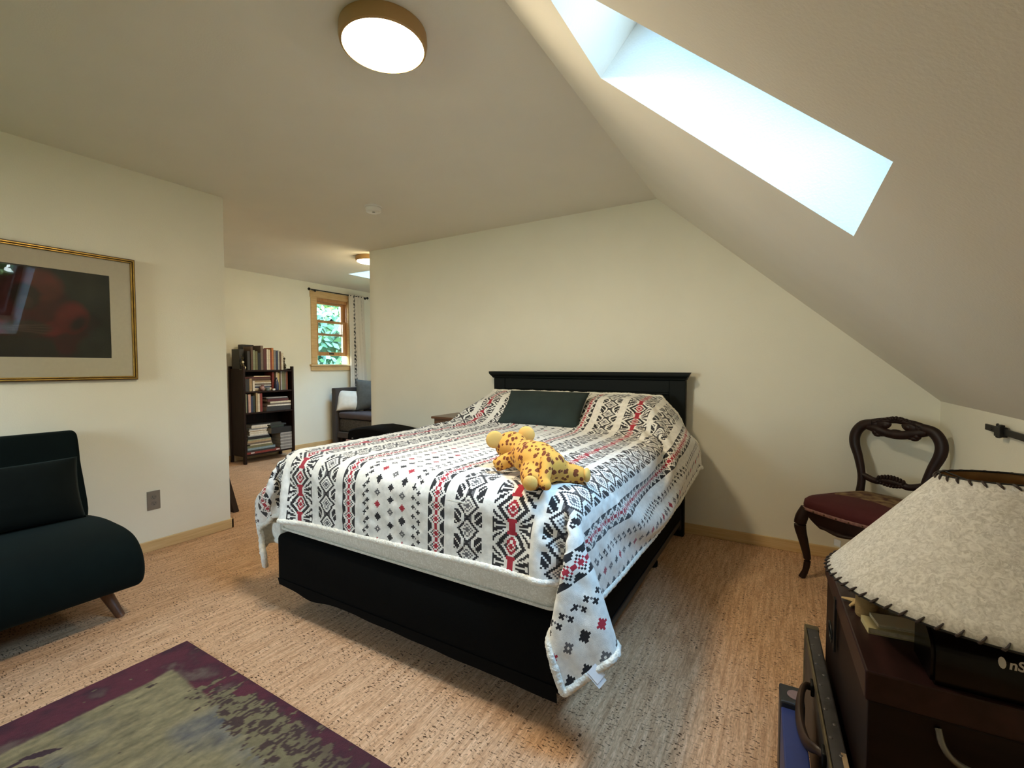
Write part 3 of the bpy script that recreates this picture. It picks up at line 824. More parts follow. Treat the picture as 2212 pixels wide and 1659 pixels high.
0,0,2,0,0,-2,0,-1,2,0,0,1,0,3,-8,0,-3,7,1,1,-2,-1,0,2,1,0,0,-1,-1,2,0,0,0,0,1,-1,0,-1,1,0,1,-2,0,-1,0,0,0,0,0,0,0,1,1,-5,-1,0,2,1,4,-10,-2,-6,18,1,6,
-15,0,-4,8,0,2,-4,0,2,-5,0,-2,4,1,-2,5,0,3,-8,0,-5,13,0,3,-8,0,1,-2,-2,-2,6,3,-2,14,-5,4,-20,7,12,-15,2,3,-2,-7,-18,27,6,-1,7,-4,0,-5,-1,1,-2,0,-1,1,
0,0,0,0,0,0,2,1,0,-4,0,0,-3,0,0,7,-1,-1,-7,0,1,3,1,0,-1,-45,-8,2,0,1,3,1,-1,-5,-1,1,2,0,0,-1,1,-1,-12,2,-1,-4,1,-2,3,-1,1,7,-2,1,13,18,-31,-8,-19,40,
1,-1,0,-2,1,1,-3,2,12,2,-2,-19,0,0,1,3,1,-4,0,0,-2,0,0,1,0,-1,-1,0,1,1,0,0,-1,0,0,2,0,0,-1,0,0,0,0,0,1,0,-1,0,0,1,-2,0,-1,6,0,0,-3,0,1,-1,0,-1,0,1,1,
0,-1,-1,1,0,0,0,0,1,-1,0,-1,1,0,1,-1,0,0,0,0,0,-1,-1,0,1,1,0,-2,0,-1,1,0,3,-5,0,-1,0,0,2,-4,0,-4,8,1,5,-10,0,-4,12,0,4,-13,-1,-3,8,0,0,2,1,0,-3,-1,0,
1,5,6,-13,-4,-8,25,-1,0,0,-2,8,-23,4,5,-7,-8,-6,7,10,-7,21,-3,0,-3,-2,0,-3,1,1,0,-1,0,0,-1,0,0,4,-1,1,-5,0,0,2,1,0,-2,0,1,2,0,-1,-2,-1,1,-1,-45,-8,4,
0,0,-1,0,0,9,1,-1,-11,-1,1,-5,0,1,-9,3,-4,-1,1,-1,3,-2,2,20,-1,0,-1,0,2,2,1,-4,-17,-1,14,8,-1,-6,-2,-1,6,-2,1,-7,0,0,0,4,0,-4,0,0,1,0,0,-1,0,0,5,0,-1,
7,0,1,-9,0,0,1,1,-1,0,-1,1,-1,0,0,1,0,0,1,0,0,0,0,0,-5,0,0,5,0,-1,-1,0,1,6,0,0,-6,0,0,1,0,0,-2,0,0,0,0,0,1,0,-1,3,0,1,0,-1,0,-5,1,0,0,0,0,6,0,0,-6,1,
2,-9,-1,-2,13,0,-1,1,-1,3,-16,0,-2,12,1,1,-5,0,-1,3,1,1,-3,-1,0,0,0,-1,3,1,1,-4,0,2,-3,-1,-2,1,6,-1,23,-8,-1,-12,3,13,-25,-5,-3,1,0,-7,12,10,-2,14,-8,
2,-12,2,-2,4,-4,1,-2,2,0,1,0,0,0,7,0,1,-10,-1,1,2,1,-1,5,-1,0,-5,1,0,0,-45,-7,1,1,0,3,-1,0,-2,0,0,-3,0,0,-9,2,-2,-2,0,0,-1,1,-2,8,-3,4,12,2,-4,0,-1,1,
-8,-1,8,-2,0,1,5,0,-5,-4,-1,7,-2,1,-8,1,0,6,3,1,-7,4,0,17,-4,-1,-11,0,0,4,0,0,-11,0,0,8,0,0,-1,0,0,2,1,0,0,0,-1,-1,-1,1,2,0,0,-1,0,0,0,0,0,-1,0,0,0,0,
0,-5,0,-1,6,1,1,-3,0,0,5,-1,-1,-3,0,1,-1,0,0,4,0,-1,-6,0,1,2,0,-1,1,0,1,-6,0,0,5,0,-1,0,0,1,-1,0,1,-7,1,-2,15,0,1,-12,-1,0,1,0,-1,4,0,1,-4,1,2,-9,0,
-2,8,-1,0,1,0,1,-5,5,5,-10,-5,-6,19,4,0,5,0,5,16,6,27,-61,-15,-22,14,6,-10,20,2,0,3,-4,1,-4,-6,1,-2,2,-1,1,4,-1,1,5,1,0,-3,0,0,-7,-1,0,10,1,0,-6,-1,1,
0,-46,-7,1,0,0,3,1,-1,-3,0,1,-7,1,0,-5,1,-2,-5,2,-5,7,-4,6,8,0,2,8,2,-5,1,-1,3,-9,-2,7,1,0,0,-1,0,0,-1,1,0,-1,0,-2,0,0,3,6,4,-19,-4,-4,18,2,0,1,-1,-1,
-4,0,1,4,0,0,0,0,-1,3,0,1,-5,0,-1,6,-1,1,-4,1,-1,3,-1,-1,-3,1,1,0,0,0,0,0,1,0,0,-1,0,0,1,-1,0,-1,3,0,0,-5,1,0,3,-1,0,0,0,0,-1,0,1,5,0,-1,-4,0,1,0,0,
-1,0,0,1,0,0,0,0,0,-1,-4,0,0,3,0,1,-4,0,0,5,0,-1,1,0,1,-6,0,0,8,0,0,-4,0,0,-2,1,0,2,0,-1,-3,1,3,-11,-3,-2,7,5,0,13,1,0,-1,-5,0,-4,9,31,-42,-15,-25,21,
11,-6,18,-6,1,-8,-8,1,-1,0,0,0,4,-1,2,7,-1,1,5,0,0,-9,0,1,-5,-1,0,5,1,-1,0,-45,-7,2,0,0,2,1,0,-3,-1,0,-6,0,0,-5,2,-3,-1,0,1,2,-1,2,10,-1,0,7,1,-5,-2,
-1,7,-7,0,3,1,0,-1,-2,0,3,1,0,-1,-1,-1,1,0,1,0,0,0,2,2,-1,-5,0,1,3,1,0,0,0,0,0,-1,-1,0,0,1,-3,0,-1,3,0,1,2,1,-1,-2,0,1,-5,0,0,10,-1,0,-5,0,0,0,0,-1,0,
0,1,0,0,-1,0,0,1,-2,0,-1,2,0,1,0,0,-1,0,1,1,-6,-1,0,10,0,0,-4,0,-1,0,0,1,0,0,-1,-1,0,1,1,0,0,-4,0,0,4,0,0,0,0,0,0,1,0,-4,0,0,8,-1,0,-9,0,-1,5,0,1,0,0,
-1,-3,0,1,4,0,-1,-1,8,8,-25,-4,-6,34,0,-1,-5,7,2,6,-20,-1,-19,13,24,-32,-7,-24,30,0,0,0,6,0,1,-16,3,-3,5,-2,2,6,-3,2,4,2,-1,0,-1,1,-7,1,1,3,0,-1,0,
-45,-7,2,0,0,-1,-1,0,-6,1,1,-4,2,-2,-1,-1,-1,4,-1,3,4,-1,1,5,1,-2,8,5,-13,-10,-5,18,-3,0,1,2,0,-2,-4,0,4,2,-1,-1,1,0,0,0,0,0,-2,2,12,0,1,-26,3,-3,14,
0,1,0,0,-1,0,0,1,0,0,-1,0,0,1,0,0,0,-1,0,0,6,-1,0,-6,1,0,0,0,0,1,0,-1,0,0,1,0,0,-1,0,0,1,0,0,-1,0,0,1,0,0,0,0,1,0,0,-1,0,0,0,-1,-1,0,1,1,0,0,0,0,0,-1,
0,0,1,0,-1,0,0,1,0,1,0,8,-1,0,-8,0,-1,0,0,1,-1,0,-1,0,1,0,1,-1,1,3,0,-1,-2,0,1,3,0,0,-3,0,0,-1,0,-1,-2,5,5,-18,-2,-5,18,4,2,6,0,0,-1,-20,8,-27,0,-1,1,
10,-7,13,4,-1,0,-7,0,0,-6,2,-2,7,-1,3,6,-2,0,2,2,0,-6,-1,0,0,0,1,0,-46,-7,2,1,0,-1,0,1,-5,0,-1,-2,0,0,-2,1,0,3,-1,0,3,0,1,8,1,-1,0,0,0,-5,-2,5,-2,1,0,
0,0,1,-3,0,3,2,-1,-5,1,1,3,-1,0,8,2,0,-12,0,0,2,0,0,2,0,-1,0,0,1,0,1,0,0,-1,0,3,0,0,-3,0,-1,3,0,0,-8,1,0,7,0,1,-6,-1,-1,4,0,1,6,0,0,-6,0,0,0,0,-1,0,0,
1,0,0,-1,0,0,0,0,0,1,0,0,-1,0,0,1,-1,0,-1,2,0,1,4,0,-1,-5,0,0,0,0,1,0,0,0,1,-1,-1,-9,1,0,8,0,1,0,0,-1,0,0,1,-3,0,0,3,0,0,-3,0,0,8,1,0,-9,-1,-1,7,0,1,
-3,0,0,4,0,0,-8,0,0,-1,3,-1,4,14,5,11,-32,-1,-8,2,6,-26,4,-6,9,10,-2,5,-1,-1,0,-13,3,-4,7,-2,5,5,0,1,3,-1,-1,-3,0,1,-1,0,-1,1,-45,-6,1,0,0,-1,0,-1,-8,
1,0,1,0,0,1,0,0,1,-1,1,2,0,1,8,1,-3,-1,-1,1,-15,0,9,9,0,-3,-1,-1,0,0,0,0,0,1,0,1,0,1,0,1,-8,0,-2,4,1,0,4,0,0,0,0,1,2,-1,0,-2,1,-1,0,1,1,-3,0,0,11,-1,
0,-16,0,0,12,0,0,-6,0,-1,2,0,1,0,0,-1,-6,0,0,6,0,0,0,0,1,0,0,0,0,0,0,0,0,-1,0,0,0,0,0,1,0,0,-1,0,0,1,0,0,-1,-5,0,0,7,0,1,-2,0,0,0,1,-1,-1,0,1,1,-1,0,
0,0,-1,0,0,1,0,0,0,0,0,-1,0,1,0,0,0,1,-5,-2,-1,7,1,1,0,0,0,-2,0,0,4,0,0,-4,1,0,-6,3,0,6,-3,-1,-2,0,1,0,-17,21,-33,0,-12,13,15,-9,13,0,1,-1,-5,0,0,2,
-1,1,3,0,0,2,1,0,-1,-1,0,-6,0,1,0,-46,-6,1,1,0,-1,0,1,-7,1,-2,2,-1,0,0,0,1,3,0,1,2,0,1,6,0,-4,-3,0,5,5,0,-2,-8,-1,3,-1,1,1,-1,0,1,0,0,-3,1,-1,3,1,0,0,
-1,1,-6,1,0,6,0,0,9,0,0,-10,1,-1,1,-1,1,0,0,0,0,0,-1,1,0,1,-1,0,0,-4,0,0,4,0,0,0,1,0,0,-1,0,0,0,-1,0,0,1,0,0,0,0,0,-1,0,0,1,0,0,0,1,0,0,-1,0,-1,0,0,1,
2,0,-1,-3,0,0,4,0,1,-5,0,0,2,0,-1,0,0,1,0,-1,-1,0,1,0,0,0,1,0,0,0,0,0,-1,0,0,1,0,0,0,0,0,-1,-1,1,1,0,0,0,-6,-1,-1,10,0,1,-2,0,0,-1,0,2,-15,2,-2,15,-1,
-1,-2,11,2,0,-24,1,-7,-3,11,-20,7,-11,18,14,-1,1,-11,0,0,-9,3,-4,14,-3,5,2,-1,0,-3,1,1,-2,-2,1,0,-45,-6,1,-1,0,-5,1,1,4,0,0,-6,1,-2,4,-1,2,2,-1,1,1,1,
0,6,2,-6,-7,-3,8,2,0,-1,-2,1,1,-1,0,0,-2,0,1,2,0,-1,0,0,3,0,0,-1,1,0,-2,0,-1,2,0,1,-9,0,0,8,0,0,1,0,0,0,0,-1,1,-1,1,-4,1,-1,3,0,1,0,0,-1,0,0,1,0,0,-1,
0,1,1,0,-1,0,0,0,0,0,0,-1,0,0,1,0,0,-1,0,0,0,-1,0,0,9,-1,0,-8,1,0,-3,0,1,3,0,0,-3,0,0,3,0,-1,0,0,1,0,0,-1,0,1,1,0,0,-1,0,-1,0,0,0,0,0,0,1,0,0,0,0,0,
-1,0,0,1,0,0,0,-1,0,0,1,1,0,-3,0,0,-6,0,0,15,-1,0,-7,0,0,-2,1,0,1,3,0,-1,-9,0,1,-10,5,-14,1,-2,3,15,-3,4,-4,0,1,-6,2,-5,5,-2,5,6,0,-1,-3,0,1,-2,0,1,1,
-46,-6,-1,1,1,-2,0,-1,0,0,1,-1,0,-1,3,0,1,-1,0,1,3,-1,0,2,1,-2,-10,0,9,6,0,-4,-1,0,-1,-1,-1,2,0,0,-1,2,1,-5,1,1,17,-1,-1,-11,0,0,0,0,0,0,0,0,0,0,-1,0,
0,1,5,0,-1,-5,0,1,-1,0,-1,-3,1,1,13,-1,-1,-9,0,1,0,0,-1,0,-1,1,0,0,-1,0,1,1,0,0,-1,0,0,1,0,0,-1,0,0,1,0,0,0,0,0,-1,-5,1,0,9,-1,0,0,0,0,-4,0,1,2,0,-1,
-1,0,1,-1,0,-1,0,0,1,0,0,0,0,0,0,0,1,0,0,0,0,0,-1,-1,0,0,0,0,0,1,0,0,0,0,0,-1,0,0,0,0,0,1,0,0,-1,1,0,1,-3,0,0,-2,0,-1,0,1,1,1,-2,0,1,1,0,0,-13,3,-9,
-2,3,-6,11,-5,9,3,-1,-1,-8,2,-2,4,-1,2,5,-1,1,-1,0,0,-2,0,1,0,-46,-5,1,1,0,-3,0,0,2,0,0,-1,0,1,1,-1,0,1,1,0,1,0,0,-1,0,2,3,0,-3,-6,-1,4,2,1,0,0,0,-1,
0,0,0,1,1,-9,0,0,0,0,-1,22,-1,0,-10,0,0,-1,0,0,0,0,0,0,0,-1,-5,0,1,5,0,-1,0,0,1,4,-1,-1,-6,0,1,2,1,-1,0,0,1,0,1,-1,0,0,1,0,-1,-1,0,0,1,0,0,-1,0,0,1,0,
0,-1,0,0,1,1,0,0,-4,-1,0,10,1,0,-19,1,0,12,0,0,9,-1,0,-10,0,0,1,0,0,0,0,0,0,0,-1,1,0,1,-1,0,-1,1,0,0,2,0,1,-3,0,0,0,0,0,0,0,-1,0,0,1,0,0,0,0,0,-1,0,0,
1,-1,1,0,2,-1,-1,0,0,1,-3,-1,-1,-1,2,0,0,-1,0,0,-9,2,-2,-7,7,-16,10,-8,13,6,1,0,-7,0,-2,0,-1,2,6,1,0,1,-1,0,-3,0,1,0,-46,-4,0,0,-1,-1,1,1,1,0,0,1,0,0,
0,0,0,1,-1,0,0,1,0,0,-1,1,0,0,1,-4,1,1,-1,-1,0,3,1,-1,0,0,1,-1,0,1,1,-1,1,1,2,-12,-1,-1,23,0,-1,-12,0,0,0,0,1,0,0,0,0,0,0,0,0,0,0,0,-1,4,0,1,-11,1,0,
7,-1,0,0,0,-1,0,-1,1,0,1,-1,0,0,1,0,0,-1,0,0,1,0,0,-1,4,0,0,-4,0,0,0,0,1,0,0,0,-5,0,0,5,0,0,1,0,-1,-12,1,1,16,-1,-1,-5,0,1,0,1,-1,0,-1,1,4,0,-1,-4,0,
1,6,0,0,-9,1,-1,3,0,0,0,0,0,0,-1,1,0,0,0,0,0,-1,0,0,1,0,0,0,0,0,-1,-1,0,1,0,0,0,-1,-1,0,-1,4,0,1,-2,0,0,-7,0,-1,-5,3,-7,0,-1,1,14,-2,0,-9,1,0,-1,1,-2,
7,-2,3,-1,0,1,-2,0,1,1,-46,-5,0,0,1,1,0,0,-2,0,0,-1,1,-1,2,0,1,1,0,0,1,-1,1,-4,1,2,1,0,-1,-1,0,1,-2,-1,1,3,1,-2,0,-1,-1,0,1,7,-1,0,-6,0,0,2,2,1,-13,
-1,0,24,0,-1,-11,0,0,0,0,0,0,-1,-1,0,1,1,0,0,0,-2,0,0,2,0,0,0,0,0,0,0,0,0,1,0,0,-2,0,2,1,-1,-2,0,1,6,0,-1,-6,0,1,1,0,0,0,0,0,-2,0,-1,1,0,1,-3,0,-1,3,
0,0,-1,0,0,1,0,0,-4,1,1,4,0,-1,0,-2,1,4,1,0,-9,1,0,12,-1,0,-13,0,-1,13,0,1,-7,0,0,0,0,0,0,1,-1,0,-1,0,0,0,1,0,0,-1,0,0,0,0,0,1,1,1,0,2,-1,-1,-5,-2,1,
-1,4,0,1,5,0,-1,-11,-1,0,-6,2,-5,-1,1,-1,7,-1,1,-1,-1,1,-3,1,-3,7,-1,3,-1,0,-1,-1,0,1,0,-45,-3,0,0,-1,0,0,0,1,0,0,-3,0,-1,4,0,2,0,0,0,1,0,-1,-7,-1,6,
9,0,-6,-7,0,3,4,1,-1,-3,-1,1,1,1,0,-1,-1,2,1,1,-1,0,0,0,0,-1,0,1,1,-10,-1,0,16,0,-1,-6,0,1,0,1,0,0,-2,-1,0,1,1,-6,0,-1,6,0,-1,0,0,1,0,0,1,0,-1,-1,0,1,
0,-2,1,1,10,-1,0,-13,0,0,5,0,0,-5,0,0,10,0,-1,-5,0,1,0,0,-1,-3,0,1,3,0,-1,0,0,1,0,0,0,-1,0,-1,1,0,1,0,1,0,1,0,-1,-1,-1,1,-3,0,-1,2,0,1,-6,0,0,7,0,-1,
0,0,1,0,0,0,0,1,0,0,0,-1,0,-1,1,0,0,0,0,0,0,-5,2,0,16,-6,1,-16,1,-1,1,4,0,2,2,-1,0,-3,1,0,-9,1,-3,-2,2,-6,5,-3,4,2,0,-1,-6,2,-4,8,-2,5,1,0,0,-2,-1,1,
0,-46,-4,0,0,0,3,1,0,-2,0,0,10,-1,4,-9,0,-4,1,0,0,0,1,1,-3,0,1,-5,0,3,4,0,-2,-3,0,1,4,0,-1,0,0,0,0,0,0,0,-1,1,-1,0,7,0,1,-7,0,0,3,1,0,-9,0,0,6,0,-1,0,
-1,1,0,1,0,0,0,-1,-2,0,1,2,0,0,7,-1,0,-7,0,-1,0,1,1,0,1,0,0,-1,0,-8,1,-1,7,-1,1,1,0,-1,0,0,1,-4,0,0,7,0,-1,1,0,1,-4,0,-1,0,0,1,0,0,0,0,0,-1,0,0,1,0,0,
0,0,0,-1,-5,0,1,10,0,0,-9,1,0,4,-1,0,0,0,-1,0,0,1,0,0,-1,0,0,1,0,0,-1,0,0,1,0,1,0,0,0,0,0,0,0,1,-1,0,-3,-7,0,-6,5,0,4,3,-1,1,0,1,1,-2,-1,1,-7,1,-4,-7,
4,-8,9,-3,5,2,0,0,10,-2,8,-10,1,-6,2,0,-1,-1,0,2,0,-46,-4,0,1,1,0,0,-1,2,0,0,-1,0,0,1,0,1,1,0,0,-1,0,0,1,-1,-1,-2,0,2,-6,0,3,11,0,-4,-11,1,5,6,-1,-4,
-1,0,2,0,1,0,1,0,-7,-1,0,9,0,0,-6,0,0,12,0,0,-8,0,0,0,0,-1,0,0,1,0,0,0,0,0,0,3,0,0,-10,0,-1,7,0,1,0,0,-1,0,0,1,0,-1,-1,0,1,1,0,1,-1,0,0,1,0,-1,-1,-2,
0,1,7,0,0,-9,1,-1,4,-1,1,0,0,-1,0,0,0,0,0,1,0,0,0,0,0,-1,0,0,1,0,0,0,-5,0,-1,5,0,1,0,0,0,7,0,0,-7,0,0,0,0,-1,0,0,0,0,0,1,0,0,-1,0,0,0,0,0,0,0,0,0,-1,
1,0,1,1,1,1,-9,0,-7,7,0,4,1,0,0,0,0,-1,-4,0,0,4,0,3,-20,4,-10,17,-4,2,4,0,5,-5,-1,-3,0,-1,0,-1,1,0,1,-46,-3,-2,0,-1,3,0,1,1,0,0,0,0,0,3,0,0,-3,1,0,-1,
-1,-1,3,1,0,-18,0,10,19,0,-9,-10,0,3,2,0,0,2,0,-3,0,0,2,0,0,5,-1,-1,-4,1,1,-2,0,-1,2,0,1,-5,0,-1,5,-1,1,0,1,0,0,0,-1,0,0,1,0,0,-1,-3,0,0,7,0,1,-4,0,
-1,0,0,1,0,-1,-1,0,1,1,0,0,-1,1,-1,1,-1,0,-1,0,1,1,1,0,-1,-3,0,1,7,0,0,-5,1,0,0,-1,0,0,0,0,0,0,0,0,0,-1,0,0,1,0,0,-1,0,0,0,0,0,1,0,0,-1,2,1,0,-9,0,1,
10,-1,-1,-3,0,1,0,0,0,0,0,-1,0,0,1,0,0,0,0,0,0,0,-1,2,11,-1,-2,-13,0,0,-1,8,0,6,-8,0,-5,3,-1,0,-1,1,1,-2,-1,-1,-6,1,-5,2,1,0,8,-1,5,-1,0,-1,-5,0,-2,
-1,0,1,2,0,-2,0,-45,-3,-2,0,0,5,0,-1,2,0,1,-4,0,-2,8,1,5,-5,-2,-3,1,1,1,-13,0,5,17,0,-9,-12,0,6,7,0,-2,-6,-1,2,5,1,-5,-4,0,6,0,-1,-5,1,1,4,0,-1,0,0,1,
0,0,-1,2,0,1,1,1,0,4,-1,0,-6,0,0,-1,0,-1,1,0,1,6,0,0,-11,1,0,5,0,0,-1,-1,0,0,0,0,0,0,0,1,-1,0,-2,1,0,1,0,0,0,0,0,5,0,0,-11,0,-1,10,0,1,-4,0,-1,0,0,1,
0,0,-1,0,0,0,0,0,1,0,0,0,0,0,0,0,0,0,0,0,-1,0,0,1,-2,0,-1,6,-1,0,-7,2,1,3,-1,0,0,0,-1,0,0,1,8,0,0,-8,0,0,2,0,0,3,1,-2,-4,-4,3,-11,8,-1,13,-5,0,-5,-2,
-1,0,2,1,0,0,-1,0,-1,1,0,-13,2,-8,15,-2,7,1,-1,1,0,0,-1,-7,1,-2,-1,0,0,2,0,-1,0,-46,-4,-4,1,2,2,-1,-1,5,1,0,2,0,2,-4,-1,-3,4,1,2,3,0,0,-10,-1,2,-2,0,
1,4,0,-2,-3,0,1,5,0,-3,-4,1,4,2,-1,-2,0,1,1,0,0,0,0,0,0,0,0,4,0,0,-9,0,0,9,-1,-1,-11,1,0,6,0,1,1,0,0,4,0,-1,-11,0,1,7,0,-1,-1,0,1,8,0,-1,-7,0,1,0,0,
-1,0,0,1,0,1,-1,0,-1,1,0,0,-1,-6,0,0,17,0,1,-20,0,-1,11,0,1,-2,0,-1,0,0,1,1,0,0,-1,0,-1,0,0,0,0,0,1,0,0,-1,0,0,1,0,0,0,0,0,0,-4,1,0,4,-1,0,0,0,-1,6,1,
1,-6,0,0,-8,-1,-1,13,0,0,-7,0,0,2,0,0,-5,1,1,5,0,0,0,-2,-1,-1,0,1,0,-1,-1,-1,2,1,0,2,0,0,-1,0,0,-1,-1,0,3,1,1,-3,0,-3,-6,0,0,0,0,0,2,-1,-1,0,-45,-3,1,
-2,-1,-2,2,1,5,0,1,2,0,0,-4,0,-2,3,0,2,9,2,0,-13,-2,0,-5,0,2,4,0,-1,0,0,0,4,0,-1,-7,-1,6,3,1,-7,0,0,6,0,0,-3,0,-1,0,0,0,-4,-1,0,6,0,1,-9,1,0,11,0,0,
-4,0,-1,0,0,1,-5,0,0,5,0,0,8,0,0,-6,0,-1,-6,0,1,4,0,-1,0,0,1,-1,0,-1,1,-1,1,0,2,-1,1,-1,0,6,0,1,-12,0,0,10,0,0,-5,-1,0,0,1,0,7,1,0,-8,-1,-1,1,0,1,0,0,
0,0,0,-1,0,0,1,0,0,0,0,0,-1,0,0,1,0,0,0,0,0,-1,0,1,1,-6,-1,-1,6,0,0,1,1,1,-6,-1,0,5,0,0,3,-1,1,-10,3,-1,12,-2,-1,-6,-4,1,-3,4,0,2,-1,0,0,1,0,0,1,-1,0,
1,1,0,1,0,1,3,0,2,-6,0,-5,-6,0,0,0,0,1,2,0,-2,0,-46,-3,0,1,0,-1,-1,0,3,0,0,4,1,1,4,0,2,-5,0,-3,-8,-2,0,8,2,0,-8,0,4,2,0,-2,1,0,0,-1,0,0,5,0,-4,-4,-1,
9,0,0,-4,0,0,0,0,2,5,-1,-1,-3,1,0,-4,0,-1,2,0,1,-4,0,0,4,0,0,0,0,-1,0,0,1,4,0,-1,-12,-1,0,6,1,1,1,1,-1,9,-1,1,-7,0,-1,-1,0,1,0,0,-1,0,-1,0,-1,1,1,-1,
0,0,5,-1,-1,-8,1,1,8,1,-1,-3,0,1,-6,-2,-1,6,1,1,0,0,0,0,0,-1,0,0,1,0,0,-1,0,0,0,0,0,1,0,0,-1,0,0,0,0,0,1,0,0,-1,0,0,1,0,0,0,-1,0,0,1,0,0,5,0,1,-13,1,
-2,9,0,0,-1,-5,1,-5,11,1,8,-10,-1,-4,1,-1,0,4,0,-1,1,1,1,0,-1,0,1,1,1,0,0,0,-7,-1,-5,-3,1,2,-1,0,-1,3,0,-1,0,-46,-3,2,0,0,-4,1,1,3,0,-1,6,0,2,-12,-1,
-5,9,1,4,5,1,0,-3,-1,0,-7,-1,1,-2,0,1,3,0,-1,0,1,0,0,0,1,0,0,-2,0,0,0,-1,0,8,0,-2,-11,1,2,9,0,0,-4,0,0,0,0,-1,0,0,0,0,0,0,0,0,1,0,0,-1,-4,0,1,4,1,0,0,
-1,-1,-1,-1,0,-7,1,0,7,0,1,1,0,-1,0,0,0,0,0,1,2,0,-1,-2,0,0,-9,1,1,18,-1,-1,-12,0,1,3,-1,-1,-1,1,1,1,0,0,0,1,-1,0,0,1,0,0,-1,0,-1,1,0,0,0,0,0,0,0,0,0,
3,0,0,-3,0,-1,0,0,1,0,0,0,6,0,0,-4,0,0,5,0,0,-12,0,-1,11,0,1,-6,0,-1,-3,1,1,2,2,-2,2,-9,1,-3,6,1,0,-3,0,0,5,-1,1,2,0,1,1,1,0,-1,-1,-1,-9,1,-3,-2,0,0,
0,0,1,3,0,-1,0,-46,-2,-1,1,0,-1,-1,0,2,1,0,5,0,0,8,1,3,-8,-2,-3,-6,0,0,10,1,0,-7,0,1,-9,1,5,9,-1,-5,-5,-1,2,2,0,-2,1,1,0,0,0,0,0,0,-4,0,1,10,0,-1,-11,
0,-1,7,0,0,-1,0,0,0,0,1,0,0,0,0,0,-1,0,0,1,0,0,-1,0,-1,1,0,0,0,-1,1,0,1,0,0,0,0,-1,0,0,1,0,0,0,0,0,0,-2,0,0,1,0,0,1,0,-1,-6,0,1,4,0,0,2,0,0,0,0,0,0,0,
-1,0,0,1,0,0,-1,0,0,1,0,0,0,0,1,-1,0,-1,0,7,1,1,-10,-1,-1,3,0,1,5,0,0,0,0,-1,-11,0,0,12,0,1,-13,0,0,10,0,0,-9,0,0,8,-1,0,-4,4,0,4,-5,0,-4,1,0,1,-6,0,
0,10,-1,-1,0,1,1,1,0,0,3,0,3,-5,0,-4,-8,0,-1,0,0,-1,-2,1,1,4,-2,-1,0,-46,-2,0,0,0,-3,1,0,2,-1,0,6,1,-1,4,0,2,-1,1,0,-5,-1,-1,3,0,0,0,0,0,-7,-2,1,-2,1,
1,5,1,-1,-2,0,1,0,0,-2,-1,-1,5,1,0,-4,0,0,-4,0,0,5,0,1,-1,0,0,1,0,0,0,0,-1,0,0,1,0,0,0,0,0,-1,0,-1,1,3,1,-1,-3,0,1,0,0,0,0,0,-1,0,0,1,0,0,-1,0,0,1,0,
0,-1,0,0,1,-4,0,-1,4,0,1,-3,0,0,3,-1,-1,0,2,1,0,0,-1,0,0,1,0,-1,0,0,0,0,0,0,0,0,1,-1,0,-1,1,0,1,0,-6,-1,-1,6,0,1,0,0,0,-5,0,0,1,0,0,15,0,0,-18,0,-1,7,
1,0,-3,0,0,4,-1,0,-3,0,1,0,1,-1,3,-3,1,-2,3,0,-1,-2,0,1,2,0,0,2,0,0,4,0,3,-3,-1,-3,-5,1,-2,-6,0,0,-5,1,2,4,-1,-2,4,0,-1,-1,-45,-2,3,0,0,-5,0,0,-2,0,0,
5,0,0,9,1,2,0,-1,-1,-4,0,-1,-4,0,0,5,0,0,-3,0,0,-7,0,4,4,-1,-3,0,1,1,-1,-1,3,1,1,-5,0,0,2,0,-1,0,0,0,0,0,1,0,0,0,0,0,0,0,-1,0,0,0,-1,0,0,1,0,0,0,4,2,
-1,-7,0,1,12,-1,-1,-8,0,0,-1,0,1,0,0,-1,0,0,1,0,0,-1,0,0,1,0,0,-1,0,0,1,0,0,-1,0,0,0,0,1,0,0,-2,0,0,1,1,0,0,0,0,0,-1,0,0,1,0,0,-1,0,0,1,0,0,-1,0,0,0,
-1,0,1,1,1,0,0,-1,-1,5,0,0,-3,0,1,-12,0,0,9,0,0,1,0,0,0,0,0,-1,1,0,1,0,0,1,0,0,0,-5,-1,-4,4,0,2,1,0,-1,2,0,1,1,0,0,2,1,1,0,0,1,-9,0,-4,-6,0,0,-2,0,1,
4,0,-2,3,0,0,2,-46,-2,-7,0,0,8,0,0,-9,1,1,3,-1,-1,7,1,0,7,1,3,-7,-1,-2,1,0,-1,-4,0,0,3,0,0,-2,0,0,-3,0,2,0,0,0,1,0,-2,0,0,2,0,-1,0,0,1,2,0,0,-2,0,-1,
1,-1,0,-1,0,1,0,1,0,0,0,0,0,0,-1,4,0,0,-6,-1,1,4,0,0,-11,1,0,8,0,0,1,0,-1,0,0,1,0,0,-1,0,0,1,1,0,0,-1,0,0,0,0,-1,0,0,1,2,0,0,-2,0,0,0,1,0,0,-1,-1,0,0,
0,0,0,1,3,0,-1,-3,0,1,0,0,0,0,0,0,0,0,0,0,0,-1,0,0,0,2,1,1,-7,0,0,4,-1,0,0,0,0,1,0,0,0,0,0,0,0,0,0,0,0,0,0,-1,-1,0,0,1,1,1,0,-2,0,-1,2,0,1,2,0,0,1,0,
0,7,1,5,-9,-1,-7,-8,-1,-1,-5,2,1,0,1,0,5,-2,-1,2,0,0,0,-45,-2,3,0,0,-10,0,0,4,0,0,-1,0,0,4,-1,0,9,1,1,0,0,0,-12,0,1,15,0,-3,-9,0,1,-1,0,1,-2,0,1,0,-1,
-1,0,0,1,-1,0,1,1,1,-1,0,0,-2,-1,-1,11,0,1,-10,1,0,1,0,-1,0,0,0,0,0,1,0,0,0,-4,0,0,2,0,-1,0,0,0,2,0,0,0,0,1,0,0,0,0,0,-1,2,0,1,6,0,-1,-9,0,0,1,0,0,0,
